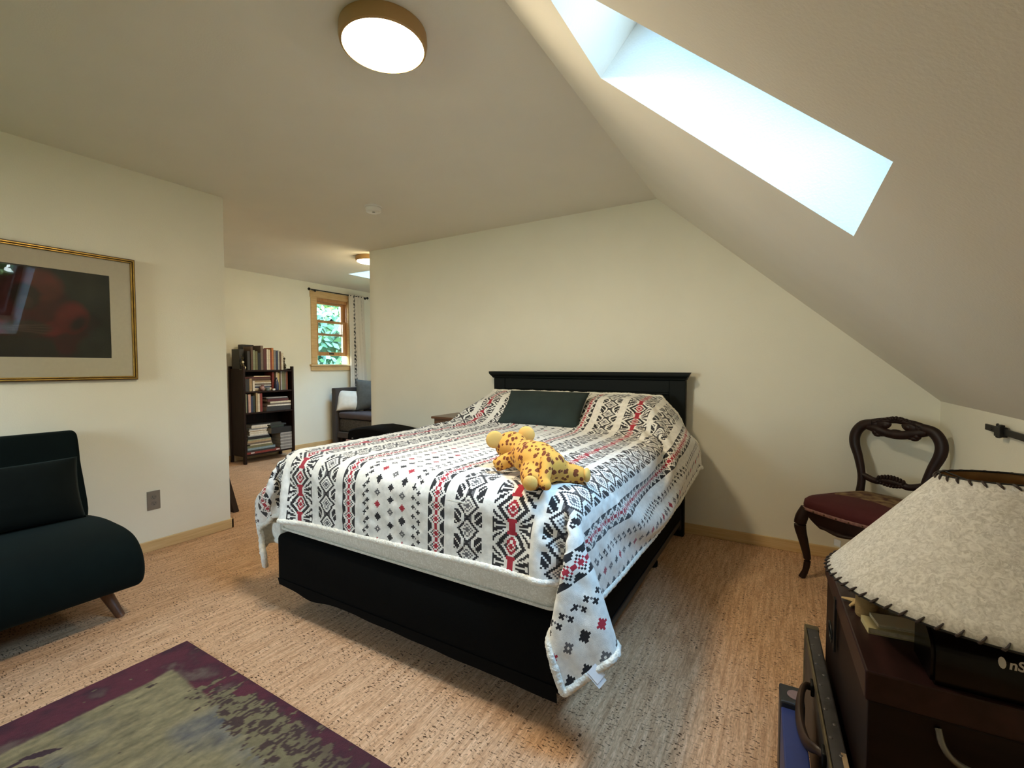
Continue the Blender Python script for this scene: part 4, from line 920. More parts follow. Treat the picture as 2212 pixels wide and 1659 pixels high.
0,1,0,0,0,5,0,-1,-5,0,1,0,0,-1,0,0,1,2,0,0,3,0,-1,-8,0,1,3,0,0,2,0,-1,-2,0,1,4,0,-1,-4,0,1,0,0,0,3,0,-1,-3,0,0,4,1,0,-4,0,0,0,0,0,0,-1,0,0,0,0,1,0,1,
-2,1,0,5,-4,0,-8,4,0,3,-1,-1,1,3,1,-1,-4,-1,-2,9,1,6,-5,-1,-4,-3,0,-1,-8,2,0,-4,1,1,1,-2,-1,6,0,-1,2,-1,-1,0,-46,-2,2,1,0,3,0,0,-8,0,0,-3,0,1,5,0,-2,
5,0,1,7,1,3,-9,-1,-3,-9,0,3,15,0,-3,-9,0,2,2,0,-1,-1,0,1,0,0,0,0,0,0,-1,0,0,0,-1,0,1,1,-9,0,0,9,0,0,0,0,0,0,0,0,0,0,-1,0,0,0,0,0,1,0,0,0,0,0,-1,0,0,1,
0,0,-1,0,0,1,0,0,0,4,0,-1,-12,0,1,8,0,-1,0,0,1,0,0,0,1,0,-1,-7,0,1,7,0,0,-1,0,0,1,0,0,3,0,-1,-9,0,1,12,0,0,-7,0,-1,-1,0,0,9,0,0,-9,0,1,3,0,0,-1,0,0,
-3,0,0,10,0,0,-13,0,0,5,0,0,0,0,0,0,1,0,0,-1,0,5,1,-1,-4,0,0,-2,0,1,1,-1,0,0,0,0,-1,-2,-1,0,10,1,3,3,1,1,-6,-1,-3,-12,0,-3,-6,1,1,1,0,0,6,-1,-1,2,0,0,
1,0,0,-1,-45,-1,1,-1,0,4,1,-1,-2,-1,0,-9,1,1,1,0,0,6,0,-1,9,0,1,1,0,1,-13,-1,-1,4,1,0,1,-1,0,-2,1,0,0,0,1,0,0,-1,0,-1,0,0,0,1,0,1,1,0,0,0,0,-1,-1,0,0,
0,0,0,0,0,1,0,0,0,2,0,0,-2,0,-1,0,0,1,0,0,0,0,0,-1,0,0,1,0,0,-1,0,0,1,-6,0,0,6,0,0,0,0,0,0,0,0,0,0,-1,-1,0,1,0,0,-1,0,0,0,1,0,1,5,1,-1,-11,0,1,11,-1,
0,-11,0,-1,7,0,1,-2,0,0,-7,0,0,9,0,-1,-3,0,0,7,0,0,-6,0,1,-7,0,0,7,0,0,1,0,0,0,0,0,0,0,0,5,1,0,-10,-1,0,5,0,0,-1,1,0,2,-2,-1,-3,2,1,1,1,0,1,5,0,2,-1,
0,0,-5,0,-3,-12,1,-1,-2,1,1,3,-1,-1,2,0,-1,4,-1,0,1,-1,0,1,-46,-2,-2,1,0,7,-1,0,1,2,1,-9,-1,-1,-8,1,1,8,-1,-1,5,0,0,8,1,1,-4,-1,0,-17,0,3,12,0,-3,-3,
-1,1,0,0,0,0,0,0,1,1,0,0,0,0,0,0,2,0,0,-1,0,0,3,0,0,0,0,0,-4,-1,-1,3,1,0,-5,0,1,3,0,0,-1,0,-1,0,0,0,0,0,1,0,0,-1,0,0,1,0,0,-1,0,0,1,0,0,-1,0,0,1,0,0,
-1,0,0,1,0,0,0,0,0,0,0,0,0,2,1,-1,-8,-2,1,8,0,0,-6,1,-1,3,0,1,0,0,-1,1,0,1,0,0,0,-4,0,0,11,0,0,-13,0,0,4,0,0,2,0,-1,0,0,0,0,0,0,0,0,0,0,0,0,-5,0,0,8,
0,0,-5,0,0,3,-2,0,-4,4,1,4,-3,0,-1,4,0,0,5,1,2,-3,-1,-2,-12,0,-3,-5,2,1,-2,0,1,4,-1,-1,11,-2,0,-7,1,-1,4,0,0,-8,-45,-1,10,0,-1,-7,0,1,8,-1,-1,4,1,1,
-12,-1,0,-1,1,0,6,0,-1,6,0,1,-2,0,-1,10,1,-1,-19,-1,4,5,0,-1,0,0,-1,0,0,2,0,0,4,-1,-1,-5,0,0,-3,0,0,13,1,0,-14,0,0,0,-1,0,5,1,1,-4,-1,0,4,0,-1,-2,0,0,
1,0,1,0,1,0,0,0,0,0,0,0,0,0,-1,0,0,1,0,0,-1,0,0,1,0,0,-1,0,0,1,0,0,0,0,0,-1,0,0,1,0,0,-1,-2,-1,1,2,2,-1,-2,0,0,1,0,1,1,0,-1,0,0,1,0,0,0,0,-1,-1,1,0,1,
-7,0,0,6,0,-1,0,1,0,0,0,1,0,-1,0,0,0,0,0,0,0,0,0,0,0,0,0,-4,0,0,4,0,0,-2,3,0,3,-2,0,-1,-1,-1,-1,5,0,2,5,2,3,-10,-2,-5,-15,3,0,3,-1,0,3,-1,-1,2,0,-1,
-4,1,0,10,-2,0,-1,0,1,8,-46,-2,-9,0,1,2,1,0,0,0,-1,4,0,0,1,1,1,-19,0,1,7,-1,-1,6,-1,-1,10,2,2,-18,-2,1,12,1,-3,-5,0,3,0,-1,-1,0,1,-1,0,-1,-3,1,1,5,0,
-1,4,0,1,-13,-1,0,12,0,0,-2,1,0,-2,0,-1,0,0,0,-1,0,1,1,0,0,0,0,-1,0,0,1,0,0,-1,0,0,1,0,0,0,0,0,-1,0,0,1,0,0,-1,0,0,1,0,0,0,0,0,-1,0,0,1,0,1,0,0,-1,0,
0,1,0,0,-1,0,0,0,0,0,0,-1,0,0,1,0,0,0,0,0,-1,0,1,1,-1,0,0,0,0,-1,1,0,1,0,-1,0,0,0,0,0,1,-1,0,0,0,0,0,0,0,0,0,0,0,0,1,0,1,-1,-1,0,-1,-1,0,0,-1,-1,-1,2,
1,2,9,1,3,-4,-2,-3,-20,3,-2,5,-1,0,-2,0,0,3,0,-1,1,-1,1,8,0,-1,0,0,1,-3,0,-1,-3,-45,-1,3,0,-1,3,-1,0,-4,1,1,4,0,0,3,0,-1,0,0,1,-21,2,2,11,-2,-2,6,0,0,
5,0,0,-10,0,2,4,-1,-3,-1,1,2,0,-1,0,0,0,-1,0,0,0,0,1,-3,0,-1,2,0,0,-2,0,0,2,0,1,2,0,0,4,0,0,-3,0,-1,0,0,1,-1,0,0,3,-1,-1,-2,1,1,-1,0,-1,0,0,1,0,0,0,0,
0,-1,0,0,1,0,0,0,0,0,-1,0,1,1,0,-1,-1,0,0,0,0,0,0,0,0,0,0,0,1,0,0,-1,0,0,1,0,0,0,0,0,0,0,0,0,0,0,-1,0,0,0,0,0,1,0,0,0,0,0,-1,0,0,0,0,0,1,0,0,0,0,0,0,
0,0,0,0,0,0,6,0,-1,-5,0,0,0,0,1,-1,0,0,0,5,0,1,5,1,3,-24,1,-6,7,-1,0,-3,0,-1,-1,0,1,3,-1,0,9,0,-1,4,-1,1,-8,1,-1,0,0,1,-1,-45,-2,2,0,1,-5,0,-1,8,-1,0,
-3,1,0,4,0,1,-1,0,-1,4,0,0,-22,2,3,13,-2,-3,0,0,0,4,0,0,-3,0,2,0,0,-1,-1,0,1,0,0,0,0,0,0,0,0,-1,0,0,-1,0,0,3,0,0,-1,0,-1,-1,0,0,-3,0,0,3,1,1,7,0,-1,
-3,0,0,-6,1,1,5,-2,-1,-1,1,1,-1,0,-1,0,0,1,0,0,0,0,0,-1,0,0,0,0,0,0,0,-1,0,0,1,1,0,-1,-1,0,1,1,0,-1,0,2,1,-1,-2,0,1,0,0,0,4,0,-1,-4,0,0,0,0,1,0,0,0,0,
0,0,0,0,0,0,0,-1,0,0,1,0,0,0,0,0,0,0,0,-1,0,0,0,0,0,0,0,0,0,-6,1,1,5,1,0,1,1,-1,2,-3,1,-2,11,1,5,-24,1,-8,9,-2,1,-9,1,0,2,0,0,1,0,0,9,-1,-1,4,-1,1,-6,
1,0,0,-1,0,-1,1,-1,2,-45,-2,-8,-1,0,6,1,1,-6,0,0,6,-1,-1,1,0,0,9,2,1,-4,-1,0,-5,0,-1,-15,2,4,15,-2,-3,-2,0,0,0,0,0,1,-1,1,0,0,0,0,0,0,0,0,0,0,0,0,0,0,
0,0,0,0,0,0,0,0,1,0,0,0,0,0,0,1,0,0,-7,0,0,6,0,0,6,-1,0,-6,1,0,0,-1,-1,0,1,1,0,0,-1,0,0,1,0,0,0,0,0,-1,0,0,1,0,0,0,0,0,0,0,0,0,0,1,0,0,0,-1,-2,-1,1,7,
0,0,-3,0,-1,-6,0,1,5,0,-1,-1,0,0,0,0,1,0,0,-1,0,1,0,0,0,1,0,0,0,0,0,0,1,0,-1,-1,0,1,0,-1,0,0,1,0,0,0,0,0,-1,-1,0,0,1,0,-3,-1,-4,10,1,8,-17,1,-7,10,-2,
2,-14,3,-1,5,-1,0,-3,0,1,12,-1,-2,0,-1,1,1,1,0,-4,0,-1,-1,0,0,1,0,1,-2,-46,-2,4,1,0,-7,0,0,9,0,-1,-5,0,2,1,0,0,-3,-1,-1,9,1,0,9,1,1,-8,-1,-1,-17,1,3,
10,-1,-1,0,0,-1,-1,0,1,1,-1,-1,-1,1,2,0,0,-1,0,0,0,1,0,1,0,-1,-2,0,1,1,0,-1,0,0,0,0,1,1,-1,-1,-1,0,0,0,1,0,1,-6,0,-1,7,0,1,2,0,0,-3,0,0,0,0,0,0,0,-1,
0,0,1,0,0,0,0,0,0,0,0,0,0,1,-1,0,-1,1,1,0,0,4,0,0,-5,0,-1,-5,0,0,4,0,1,3,0,-1,-3,1,1,6,0,0,-4,0,-1,-1,0,1,0,-1,0,0,0,0,1,0,0,2,0,-1,-4,0,1,1,0,0,0,1,
0,0,-1,-1,0,0,0,0,0,1,-1,0,-1,0,5,1,7,-11,1,-9,10,-1,3,-16,2,-2,8,-2,0,-6,1,0,11,-1,0,2,-1,0,3,1,0,-8,0,-1,-3,0,1,3,0,0,-1,-1,-1,-20,-41,0,5,-2,0,5,
-1,-1,-6,1,1,9,-2,-2,5,0,0,4,0,0,-2,0,1,2,-1,-1,1,1,0,7,0,0,-13,0,2,2,0,-1,0,-1,0,0,1,1,1,-1,-1,0,0,1,0,0,1,-1,0,-1,0,1,0,0,0,0,1,0,0,0,0,0,-1,-1,0,0,
1,1,0,0,-1,1,-1,8,0,1,-8,0,-1,-3,0,1,3,-1,-1,0,0,1,0,0,0,0,1,-1,0,0,1,4,0,0,-4,0,-1,0,-1,1,0,1,-1,-1,-1,0,-4,1,1,11,0,0,-2,0,0,-5,0,-1,-1,0,1,8,0,0,
-11,0,0,4,0,0,1,0,0,0,0,-1,0,0,0,0,0,0,-3,0,1,4,0,0,-1,0,-1,0,1,0,0,0,1,0,0,0,0,0,-1,2,0,1,0,-6,0,-8,9,0,8,-14,1,-4,10,-2,0,-11,2,1,16,-1,-1,-6,0,-1,
5,0,1,-6,0,-1,-4,0,1,0,0,-1,3,0,0,-1,0,1,-19,-42,0,0,1,0,2,-1,0,5,-2,-1,-7,3,1,5,-2,-1,5,-2,0,4,0,-1,5,0,0,5,0,0,-11,0,0,9,0,-1,-4,-1,3,0,1,-1,0,-1,0,
0,1,0,0,0,1,0,0,0,1,0,-1,0,0,1,0,-1,0,0,0,0,0,1,0,0,0,0,0,-1,-1,0,1,-2,-1,0,-5,1,-1,4,0,1,6,0,-1,-2,0,1,0,0,-1,0,0,1,0,0,0,0,0,0,-4,0,-1,4,0,1,0,0,-1,
0,0,1,0,0,0,0,0,-1,-6,0,1,2,0,-1,4,0,1,0,0,0,-6,-1,0,6,1,-1,0,0,1,0,0,-1,0,0,1,0,0,0,0,0,-1,7,1,0,-6,0,0,0,0,1,-1,-1,0,0,0,0,0,0,-1,0,0,1,0,-1,-1,-3,
4,1,5,-6,0,-5,6,0,2,-10,1,-1,10,-1,-1,-2,0,1,6,-1,0,-10,1,-1,-5,1,1,3,-1,-1,5,0,1,-6,0,0,4,0,-1,-12,-43,-1,-2,0,0,-2,0,1,-2,1,0,6,-2,-1,-5,1,1,-1,1,0,
7,-2,-2,-4,1,2,13,-3,-2,8,0,1,-7,1,0,1,-1,0,-1,0,1,-1,0,0,1,0,1,1,0,0,0,0,-2,-1,0,1,1,1,0,0,0,0,-1,0,0,1,-1,0,0,1,0,0,0,0,0,0,0,1,0,0,-1,0,0,0,0,-3,0,
0,3,0,-1,0,0,1,0,1,-1,0,-1,1,0,0,-1,0,0,1,0,0,-1,0,0,1,0,1,0,0,0,-1,0,-1,1,0,0,-1,0,0,1,0,0,0,0,1,-1,0,0,1,0,-1,0,0,0,0,0,0,0,1,1,0,-1,0,0,0,0,0,-7,
-1,0,5,0,0,1,0,-1,1,1,0,0,0,0,0,0,1,0,0,-1,0,0,1,0,-1,0,-2,0,-1,0,-2,0,-1,3,0,0,6,-1,1,-9,0,-2,-6,1,1,-4,0,0,9,-2,-1,2,0,0,-4,-1,-1,4,0,0,-7,1,1,28,
-36,-5,-3,-2,0,-5,-2,0,1,0,0,-12,-4,1,-5,-1,0,-5,0,1,-8,1,1,4,-2,-1,-4,2,2,7,-1,-2,2,-1,1,-2,1,1,1,-1,1,1,0,1,-1,0,-1,0,0,-1,0,1,1,1,0,0,0,-1,0,0,0,0,
0,1,0,0,0,0,0,-1,0,0,1,0,0,-1,0,-1,1,0,1,0,0,0,-1,0,0,1,1,0,0,2,0,-1,-3,0,1,1,0,0,3,0,0,-4,0,0,0,0,0,0,0,0,0,0,-1,0,0,1,0,0,0,0,0,0,0,0,0,0,1,-1,0,-1,
1,0,0,-2,0,0,1,0,0,0,0,0,0,-1,0,1,7,0,-1,-7,0,1,1,0,0,0,0,-1,0,1,1,0,-1,0,0,0,-1,0,1,0,0,0,1,0,0,-1,0,-1,0,-1,1,0,-1,-1,0,-1,3,-1,0,-12,1,-1,2,-1,1,5,
-1,-2,8,-1,0,-4,-1,0,-6,0,0,-3,0,0,1,-1,0,1,-1,-2,21,-40,-5,3,2,0,-6,-3,0,-7,-3,0,5,2,0,-3,-1,0,3,1,0,-4,-2,1,-5,-1,0,-6,0,0,-5,0,1,4,0,0,-1,0,0,-2,
-1,1,1,-1,1,1,-1,2,0,3,-1,1,-1,0,0,1,0,0,0,1,0,0,-1,0,-1,1,0,0,1,0,1,-1,0,-1,0,0,1,0,0,-1,0,0,1,3,0,0,-3,0,-1,-1,0,1,-3,1,0,11,-1,0,-8,0,-1,-3,0,1,5,
0,-1,-1,0,1,1,1,-1,-2,-1,1,0,0,-1,1,0,0,-1,0,1,0,0,-1,0,-1,1,1,1,0,0,0,0,-1,0,0,0,0,-1,0,1,1,0,-1,-1,-6,0,1,7,0,-1,-1,1,0,0,0,1,0,-1,-1,0,0,0,0,1,1,0,
-1,-1,0,2,0,1,0,1,-2,0,-1,0,-1,0,-2,-1,-1,0,-5,0,-1,7,-1,0,5,0,-1,-2,-1,1,-5,-1,-1,-5,0,0,5,-1,-1,-6,-1,0,-1,0,-1,-1,-1,1,5,-45,-3,-4,-1,0,20,6,-2,2,
1,1,0,1,-1,1,-1,1,-5,-2,-1,0,1,0,0,0,0,-2,-2,0,-2,0,0,-6,-3,-2,-12,0,2,7,0,-8,-3,0,3,0,1,-1,0,-1,1,0,1,0,-1,-1,1,0,0,-1,0,0,2,0,1,-1,-1,0,0,1,-1,2,1,
1,0,0,-1,1,0,0,0,-1,-1,-3,0,1,3,0,0,1,0,-1,2,-1,1,-8,1,-1,7,0,1,0,0,0,-1,0,0,1,1,0,-1,-1,0,2,0,0,1,0,0,-1,0,-1,4,0,1,-3,0,0,1,0,-1,-1,0,0,2,0,1,0,0,
-1,0,0,1,0,0,0,0,0,0,0,0,-1,-1,0,1,2,0,-1,0,0,0,0,0,1,0,0,0,1,0,-1,0,1,0,-1,0,-1,-1,1,2,-1,1,-1,-1,-2,0,-1,0,0,0,6,-1,0,0,-1,-1,-5,-1,0,-3,-1,-1,0,0,
0,3,-1,-1,-8,-1,0,2,0,-1,1,-2,0,4,-1,-1,1,-45,-3,-1,0,0,-10,1,2,16,-1,-4,-3,0,1,-4,0,-1,-5,0,1,-3,0,0,-5,2,0,-6,4,-1,-10,7,-1,7,-5,0,39,7,-25,-6,-7,5,
-6,-4,5,-1,2,-5,-1,0,2,-1,0,0,1,0,0,-1,1,0,0,-1,1,0,-1,1,0,0,0,-1,0,0,-1,-1,1,1,0,0,0,0,1,0,1,0,0,-1,1,1,-1,1,-1,1,-1,1,0,0,-1,0,1,0,-1,1,0,-1,1,1,0,
2,-1,0,-1,0,0,1,0,-1,0,0,1,0,0,1,-2,0,-2,4,1,0,0,0,1,0,-1,0,-2,0,-1,2,0,0,1,0,-1,4,0,1,-3,0,-1,1,0,0,2,0,0,-1,-1,1,0,1,-1,1,0,0,0,0,-1,0,0,1,0,0,-1,2,
-1,0,0,0,-2,2,1,2,0,-1,0,-1,2,-1,-1,-8,0,0,-5,0,0,1,-1,0,2,-1,-1,1,-1,0,2,-1,-1,9,-1,-1,23,4,2,5,3,0,-5,-5,-1,0,-45,-3,0,0,0,-8,0,0,-31,22,-1,-4,11,
-1,1,-3,0,-1,3,0,-1,2,-1,1,-3,0,5,-10,0,26,-19,-4,31,15,-21,-19,-15,17,-5,0,4,8,23,-32,-1,-8,4,0,-3,3,0,0,2,-1,1,-1,0,-2,1,0,2,-2,0,-1,1,0,0,0,0,0,0,
0,0,0,-1,-1,1,0,0,0,0,-1,1,0,-1,0,0,1,0,1,-1,1,-1,-1,1,0,0,0,0,-1,1,0,-5,3,0,7,-6,0,-1,3,0,-1,0,0,-2,2,0,1,0,0,-1,0,0,0,0,-1,0,1,1,0,0,0,-2,2,0,1,0,0,
0,0,0,1,-3,-1,-2,4,1,0,0,0,0,-1,0,0,1,0,-1,1,-1,0,1,0,0,1,1,0,0,-1,-1,0,-1,0,-2,0,-2,1,1,-2,13,-4,0,-4,8,-1,6,-7,-1,0,8,0,-1,19,3,2,-10,-4,0,3,1,0,6,
0,-1,4,1,1,4,0,0,-8,-4,-3,10,4,1,1,0,0,-45,-1,-2,0,14,-1,0,-18,-3,11,-25,5,5,-6,1,-15,24,-6,3,-6,0,6,-10,0,16,-11,-5,25,-2,-8,20,21,-12,-25,-23,16,8,
2,-3,-9,53,-26,0,-38,6,2,5,-3,-1,9,-3,0,-5,0,-1,0,1,0,2,0,0,-5,2,1,0,-1,0,3,0,0,-3,1,0,1,0,0,1,-1,0,-1,1,0,-1,0,0,0,1,-1,0,-1,0,-1,1,0,0,0,0,-1,0,0,0,
0,0,4,-3,-1,-10,7,1,1,-2,0,3,0,0,2,-2,0,-3,2,0,-3,2,0,3,-2,0,0,-1,0,-4,3,0,4,-2,0,-3,1,0,1,1,0,-2,0,0,-2,2,-1,2,-1,0,0,0,0,-1,1,0,-1,1,0,0,-1,0,-1,2,
-1,0,-1,0,-1,1,0,0,0,0,0,0,-1,9,-6,7,-21,30,0,-1,0,17,3,4,7,4,2,-16,-8,-3,18,8,0,7,4,1,6,6,2,3,2,-1,1,1,0,-7,-13,-1,-12,-11,-3,12,7,0,-41,18,-5,-4,
-29,-1,1,19,3,-1,-2,0,7,-29,-7,3,-6,4,14,-10,-4,22,-3,-8,15,6,-5,12,20,-9,-14,-21,9,9,6,-2,-30,51,-16,16,-12,-3,-1,-2,-2,-5,-18,2,-3,8,-1,0,1,-1,1,0,
0,0,-3,1,0,3,0,-1,0,0,0,-8,0,0,8,0,0,-7,0,0,3,1,0,0,-1,0,0,1,0,0,-1,0,0,0,0,0,0,0,-4,1,0,3,0,0,0,-1,0,-1,1,1,3,-2,-1,-2,2,0,-4,0,0,-1,1,0,1,-1,0,2,-1,
0,-4,2,0,-1,1,-1,3,-2,0,-4,2,1,2,-1,0,-2,0,0,1,1,0,1,-2,0,-3,2,0,-1,1,0,0,-1,0,1,0,-1,-1,1,0,-1,-2,0,0,2,0,-4,1,-1,4,-2,-1,-2,1,0,-3,1,2,35,-5,-19,
-49,24,19,-10,11,11,1,2,21,9,4,6,3,1,3,2,1,0,0,-2,4,2,1,3,2,-1,6,9,-1,-2,-6,0,6,10,2,-46,-7,-5,1,11,1,1,-16,-2,5,-11,-4,-3,6,2,41,-25,-9,18,7,-7,6,6,
-2,5,8,-3,-3,-7,4,-1,-1,0,-13,51,-13,-19,-3,-2,13,-22,-5,-6,-8,2,1,3,-1,0,4,-3,1,4,2,-1,-4,0,0,5,0,0,-3,-1,0,1,1,0,3,0,0,-10,-1,0,8,1,0,-4,-1,0,2,1,0,
2,-1,0,-1,1,0,-1,0,0,-1,0,0,6,-1,0,-10,1,1,8,0,0,-1,-1,-1,-2,1,0,-1,-1,0,5,1,0,-3,-1,0,0,1,0,0,-1,0,0,1,0,0,-1,0,-1,1,0,1,-1,0,-5,1,-1,1,0,0,1,-1,0,
-1,1,0,0,0,0,1,-1,0,-2,1,0,-1,0,1,1,0,0,0,0,0,-5,0,0,9,-1,-2,-21,7,-1,8,-4,0,2,0,-6,11,-2,27,19,4,-50,-39,11,9,-14,7,3,-3,1,12,-7,4,11,-3,2,9,-1,3,8,
0,2,9,3,2,11,8,4,14,15,1,-4,-8,-2,-43,-13,-6,10,-16,-5,14,-8,-6,16,-3,-5,28,14,-6,3,6,-1,0,1,-1,4,7,-1,-4,-8,2,-5,-10,3,-1,48,-10,-43,-10,-4,22,6,-4,
2,-16,-1,-1,-2,0,-1,-3,-1,2,-8,4,-3,13,-4,1,4,1,0,-4,-1,0,4,1,-1,-3,-1,0,-3,1,0,8,0,0,-5,0,0,-1,0,0,-1,-1,0,-3,1,0,5,-1,0,-3,1,0,8,-1,1,-8,1,0,8,-1,
-1,-8,1,0,-1,0,0,3,0,0,0,0,0,-6,0,0,6,0,0,-1,0,0,1,0,0,-2,0,0,2,0,0,2,0,0,-2,0,-1,5,0,1,0,-1,0,-6,1,0,3,0,0,-2,-1,0,3,1,0,1,0,0,-5,-1,0,5,0,0,-6,1,-1,
9,0,-1,-16,1,-1,-5,2,-5,17,-3,-1,9,2,8,-33,3,10,38,-2,5,0,-1,-47,-37,13,4,-9,3,-6,8,-3,0,-2,0,8,-13,3,6,-4,0,5,-5,2,7,-5,1,8,-3,2,13,-1,3,-9,-40,-20,
13,1,-4,13,7,-3,14,19,-3,-1,-3,0,1,2,0,0,-1,0,-4,-6,1,2,3,-1,0,29,-3,-52,-4,-5,8,8,-2,22,-6,-4,-3,-11,-1,-2,-2,-1,-1,-2,1,0,-1,0,0,1,1,-1,5,-1,0,4,0,
0,-9,0,1,9,0,0,-4,0,0,-1,0,0,3,-1,-1,-1,1,1,6,0,0,-9,0,0,0,0,0,4,0,0,-7,0,-1,4,-1,0,4,1,0,-8,-1,0,8,1,0,-3,-1,0,2,1,0,2,-1,0,-2,1,0,0,-1,0,-4,1,0,5,
-1,0,-2,1,0,-3,-1,0,0,1,0,0,-1,0,-2,1,0,8,0,0,-3,-1,0,2,1,0,-4,0,0,-3,-1,0,5,1,-1,-8,0,0,10,-1,1,-11,1,-2,-5,2,2,8,-3,5,-15,6,-14,17,-4,-2,28,8,-9,
-30,-6,43,16,1,-10,7,-3,-48,-34,14,4,-12,1,0,-1,-1,-6,13,-4,-3,1,-1,3,-8,0,0,-2,-2,-1,0,-1,0,-2,-1,17,-31,-28,10,9,-1,5,12,-1,-3,-10,0,2,7,0,-1,-3,0,
0,0,1,2,3,-1,0,18,-2,-42,18,-6,-9,-12,-2,11,5,-1,14,-12,-4,-3,-6,0,-1,-1,0,-1,-3,0,0,-1,0,1,-5,0,-2,9,0,0,0,0,0,7,-1,0,-6,1,0,10,-1,0,-3,1,0,-7,0,1,5,
-1,-1,-12,1,0,16,-1,0,-6,1,0,-1,-1,0,0,1,0,3,0,0,-10,0,0,13,0,0,-6,-1,0,3,1,0,-8,-1,0,7,1,0,-9,-1,0,6,1,0,5,-1,0,-2,1,0,-5,-1,0,5,1,0,0,-1,0,0,1,0,0,
0,0,-4,-1,0,3,1,0,-3,0,0,-3,-1,0,4,1,-1,0,0,1,5,-1,-1,-15,2,0,0,0,2,7,-1,-2,-4,0,-3,12,-1,16,-23,7,-15,17,-7,9,32,11,-24,-13,-6,37,-5,-2,-21,15,1,-36,
-35,9,1,-9,0,1,-7,-1,-1,2,-1,-5,12,-3,0,-2,-1,-1,2,-1,-2,1,-1,33,-8,-30,-2,-3,-1,2,2,0,1,6,1,-4,-12,-1,1,1,1,1,5,-1,1,9,0,-29,27,-5,-22,-15,-4,0,0,0,
15,3,-3,7,-14,-2,-2,-5,0,1,2,0,-3,-4,0,1,0,0,-2,4,0,2,-4,-1,-1,-1,1,0,7,0,0,-1,0,0,-1,0,0,1,-1,0,4,1,0,-2,0,0,5,0,0,-8,0,0,-4,-1,0,8,1,0,-6,-1,0,8,1,
0,0,-1,0,-11,1,0,6,0,0,-2,0,0,9,0,0,-5,0,0,3,0,0,-6,0,0,-2,0,0,-4,0,0,10,0,0,-5,0,0,7,0,0,-5,0,0,0,-1,0,-2,1,0,-4,0,0,3,0,0,4,0,0,-1,0,0,-1,0,0,-6,1,
1,6,-1,-1,-4,0,-1,-5,1,2,5,-1,2,-7,1,-2,8,-2,-3,2,-1,-2,9,1,31,17,13,-39,9,-2,13,-6,-8,-13,3,2,-28,-29,6,0,-10,0,1,-7,-1,0,-3,-1,-3,6,-2,0,-5,-2,-1,4,
-1,31,-14,-30,2,6,0,-3,-9,0,1,4,0,0,-1,0,2,10,-1,1,-1,1,-21,30,-6,-25,-4,-3,-8,-12,-1,4,6,0,17,-2,-3,3,-14,-2,-5,-4,0,10,9,-1,-8,-10,2,0,-1,-1,0,2,0,
-1,0,1,0,3,-1,0,-2,0,0,7,-1,0,-9,1,0,8,0,0,-2,0,0,0,0,0,-2,-1,0,4,1,0,3,0,0,-8,0,0,5,0,0,-11,0,0,5,0,0,9,-1,0,-7,1,0,1,-1,0,-3,1,0,-2,-1,0,13,1,0,-5,
-1,0,-1,1,0,4,-1,0,-6,1,0,1,-1,0,-6,1,0,3,0,0,0,0,0,4,0,0,0,-1,0,2,0,0,-3,1,0,-4,0,1,1,-1,-1,-3,1,0,0,0,-1,-3,1,2,7,-1,-1,-3,0,1,-5,1,-10,14,-1,8,-8,
-1,-3,8,-1,8,14,3,24,-14,3,-5,7,-2,-2,3,-2,-32,16,3,-29,-25,5,-1,-12,0,0,-8,-1,-2,6,-1,-2,3,-2,2,-12,-1,31,-11,-31,0,-2,1,2,6,0,-2,-8,-1,5,19,1,-4,
-16,0,-11,34,-4,-26,3,-4,-17,-21,-2,7,12,0,1,2,1,18,-12,-6,-1,-7,0,-1,-3,0,-6,-6,1,4,5,-1,0,-1,1,0,0,-1,0,3,-1,0,5,0,0,-5,1,0,-7,0,0,12,0,0,-9,0,0,6,
-1,0,-2,1,0,2,0,0,-2,0,0,3,0,0,0,-1,0,1,1,0,1,-1,0,0,0,0,-4,1,0,2,0,0,-2,0,0,1,0,0,-1,0,0,-10,0,0,6,0,0,3,0,0,-2,0,0,2,0,0,0,0,0,-2,-1,0,2,0,0,1,1,0,
-3,0,0,2,0,0,-3,0,0,0,0,0,2,0,0,-4,1,0,2,-1,0,-3,0,2,10,-1,-1,-1,0,0,-2,0,0,-4,1,0,-1,0,2,0,0,-7,8,-2,0,11,0,25,2,5,0,0,-1,-8,10,-2,-3,2,0,-19,5,2,
-30,-20,4,-3,-14,1,1,-15,-1,-1,2,-2,-3,10,-2,]

steps = np.array(CLOTH, dtype=np.int64).reshape(73, 73, 3)
CP = np.cumsum(np.cumsum(steps, 1), 0) / 1500.0 - np.array([3.0, 0, 0])


def upsample(P, k):
    def along(P):
        n = P.shape[0]
        Q = np.concatenate([2 * P[:1] - P[1:2], P, 2 * P[-1:] - P[-2:-1]], 0)
        t = (np.arange(k) / k)[None, :, None, None]
        p0, p1, p2, p3 = (Q[i:i + n - 1][:, None] for i in range(4))
        C = .5 * (2 * p1 + (p2 - p0) * t + (2 * p0 - 5 * p1 + 4 * p2 - p3) * t ** 2 + (3 * p1 - p0 - 3 * p2 + p3) * t ** 3)
        C = C.reshape(-1, *P.shape[1:])
        return np.concatenate([C, P[-1:]], 0)
    P = along(P)
    return along(P.transpose(1, 0, 2)).transpose(1, 0, 2)


def grid_normals(P):
    du = np.gradient(P, axis=1); dv = np.gradient(P, axis=0)
    nrm = np.cross(dv, du)
    return nrm / (np.linalg.norm(nrm, axis=-1, keepdims=True) + 1e-9)


CN = grid_normals(CP)
if CN[36, 36, 2] < 0:
    CN = -CN
CU0, CU1, CL = -1.18, 1.165, 2.172
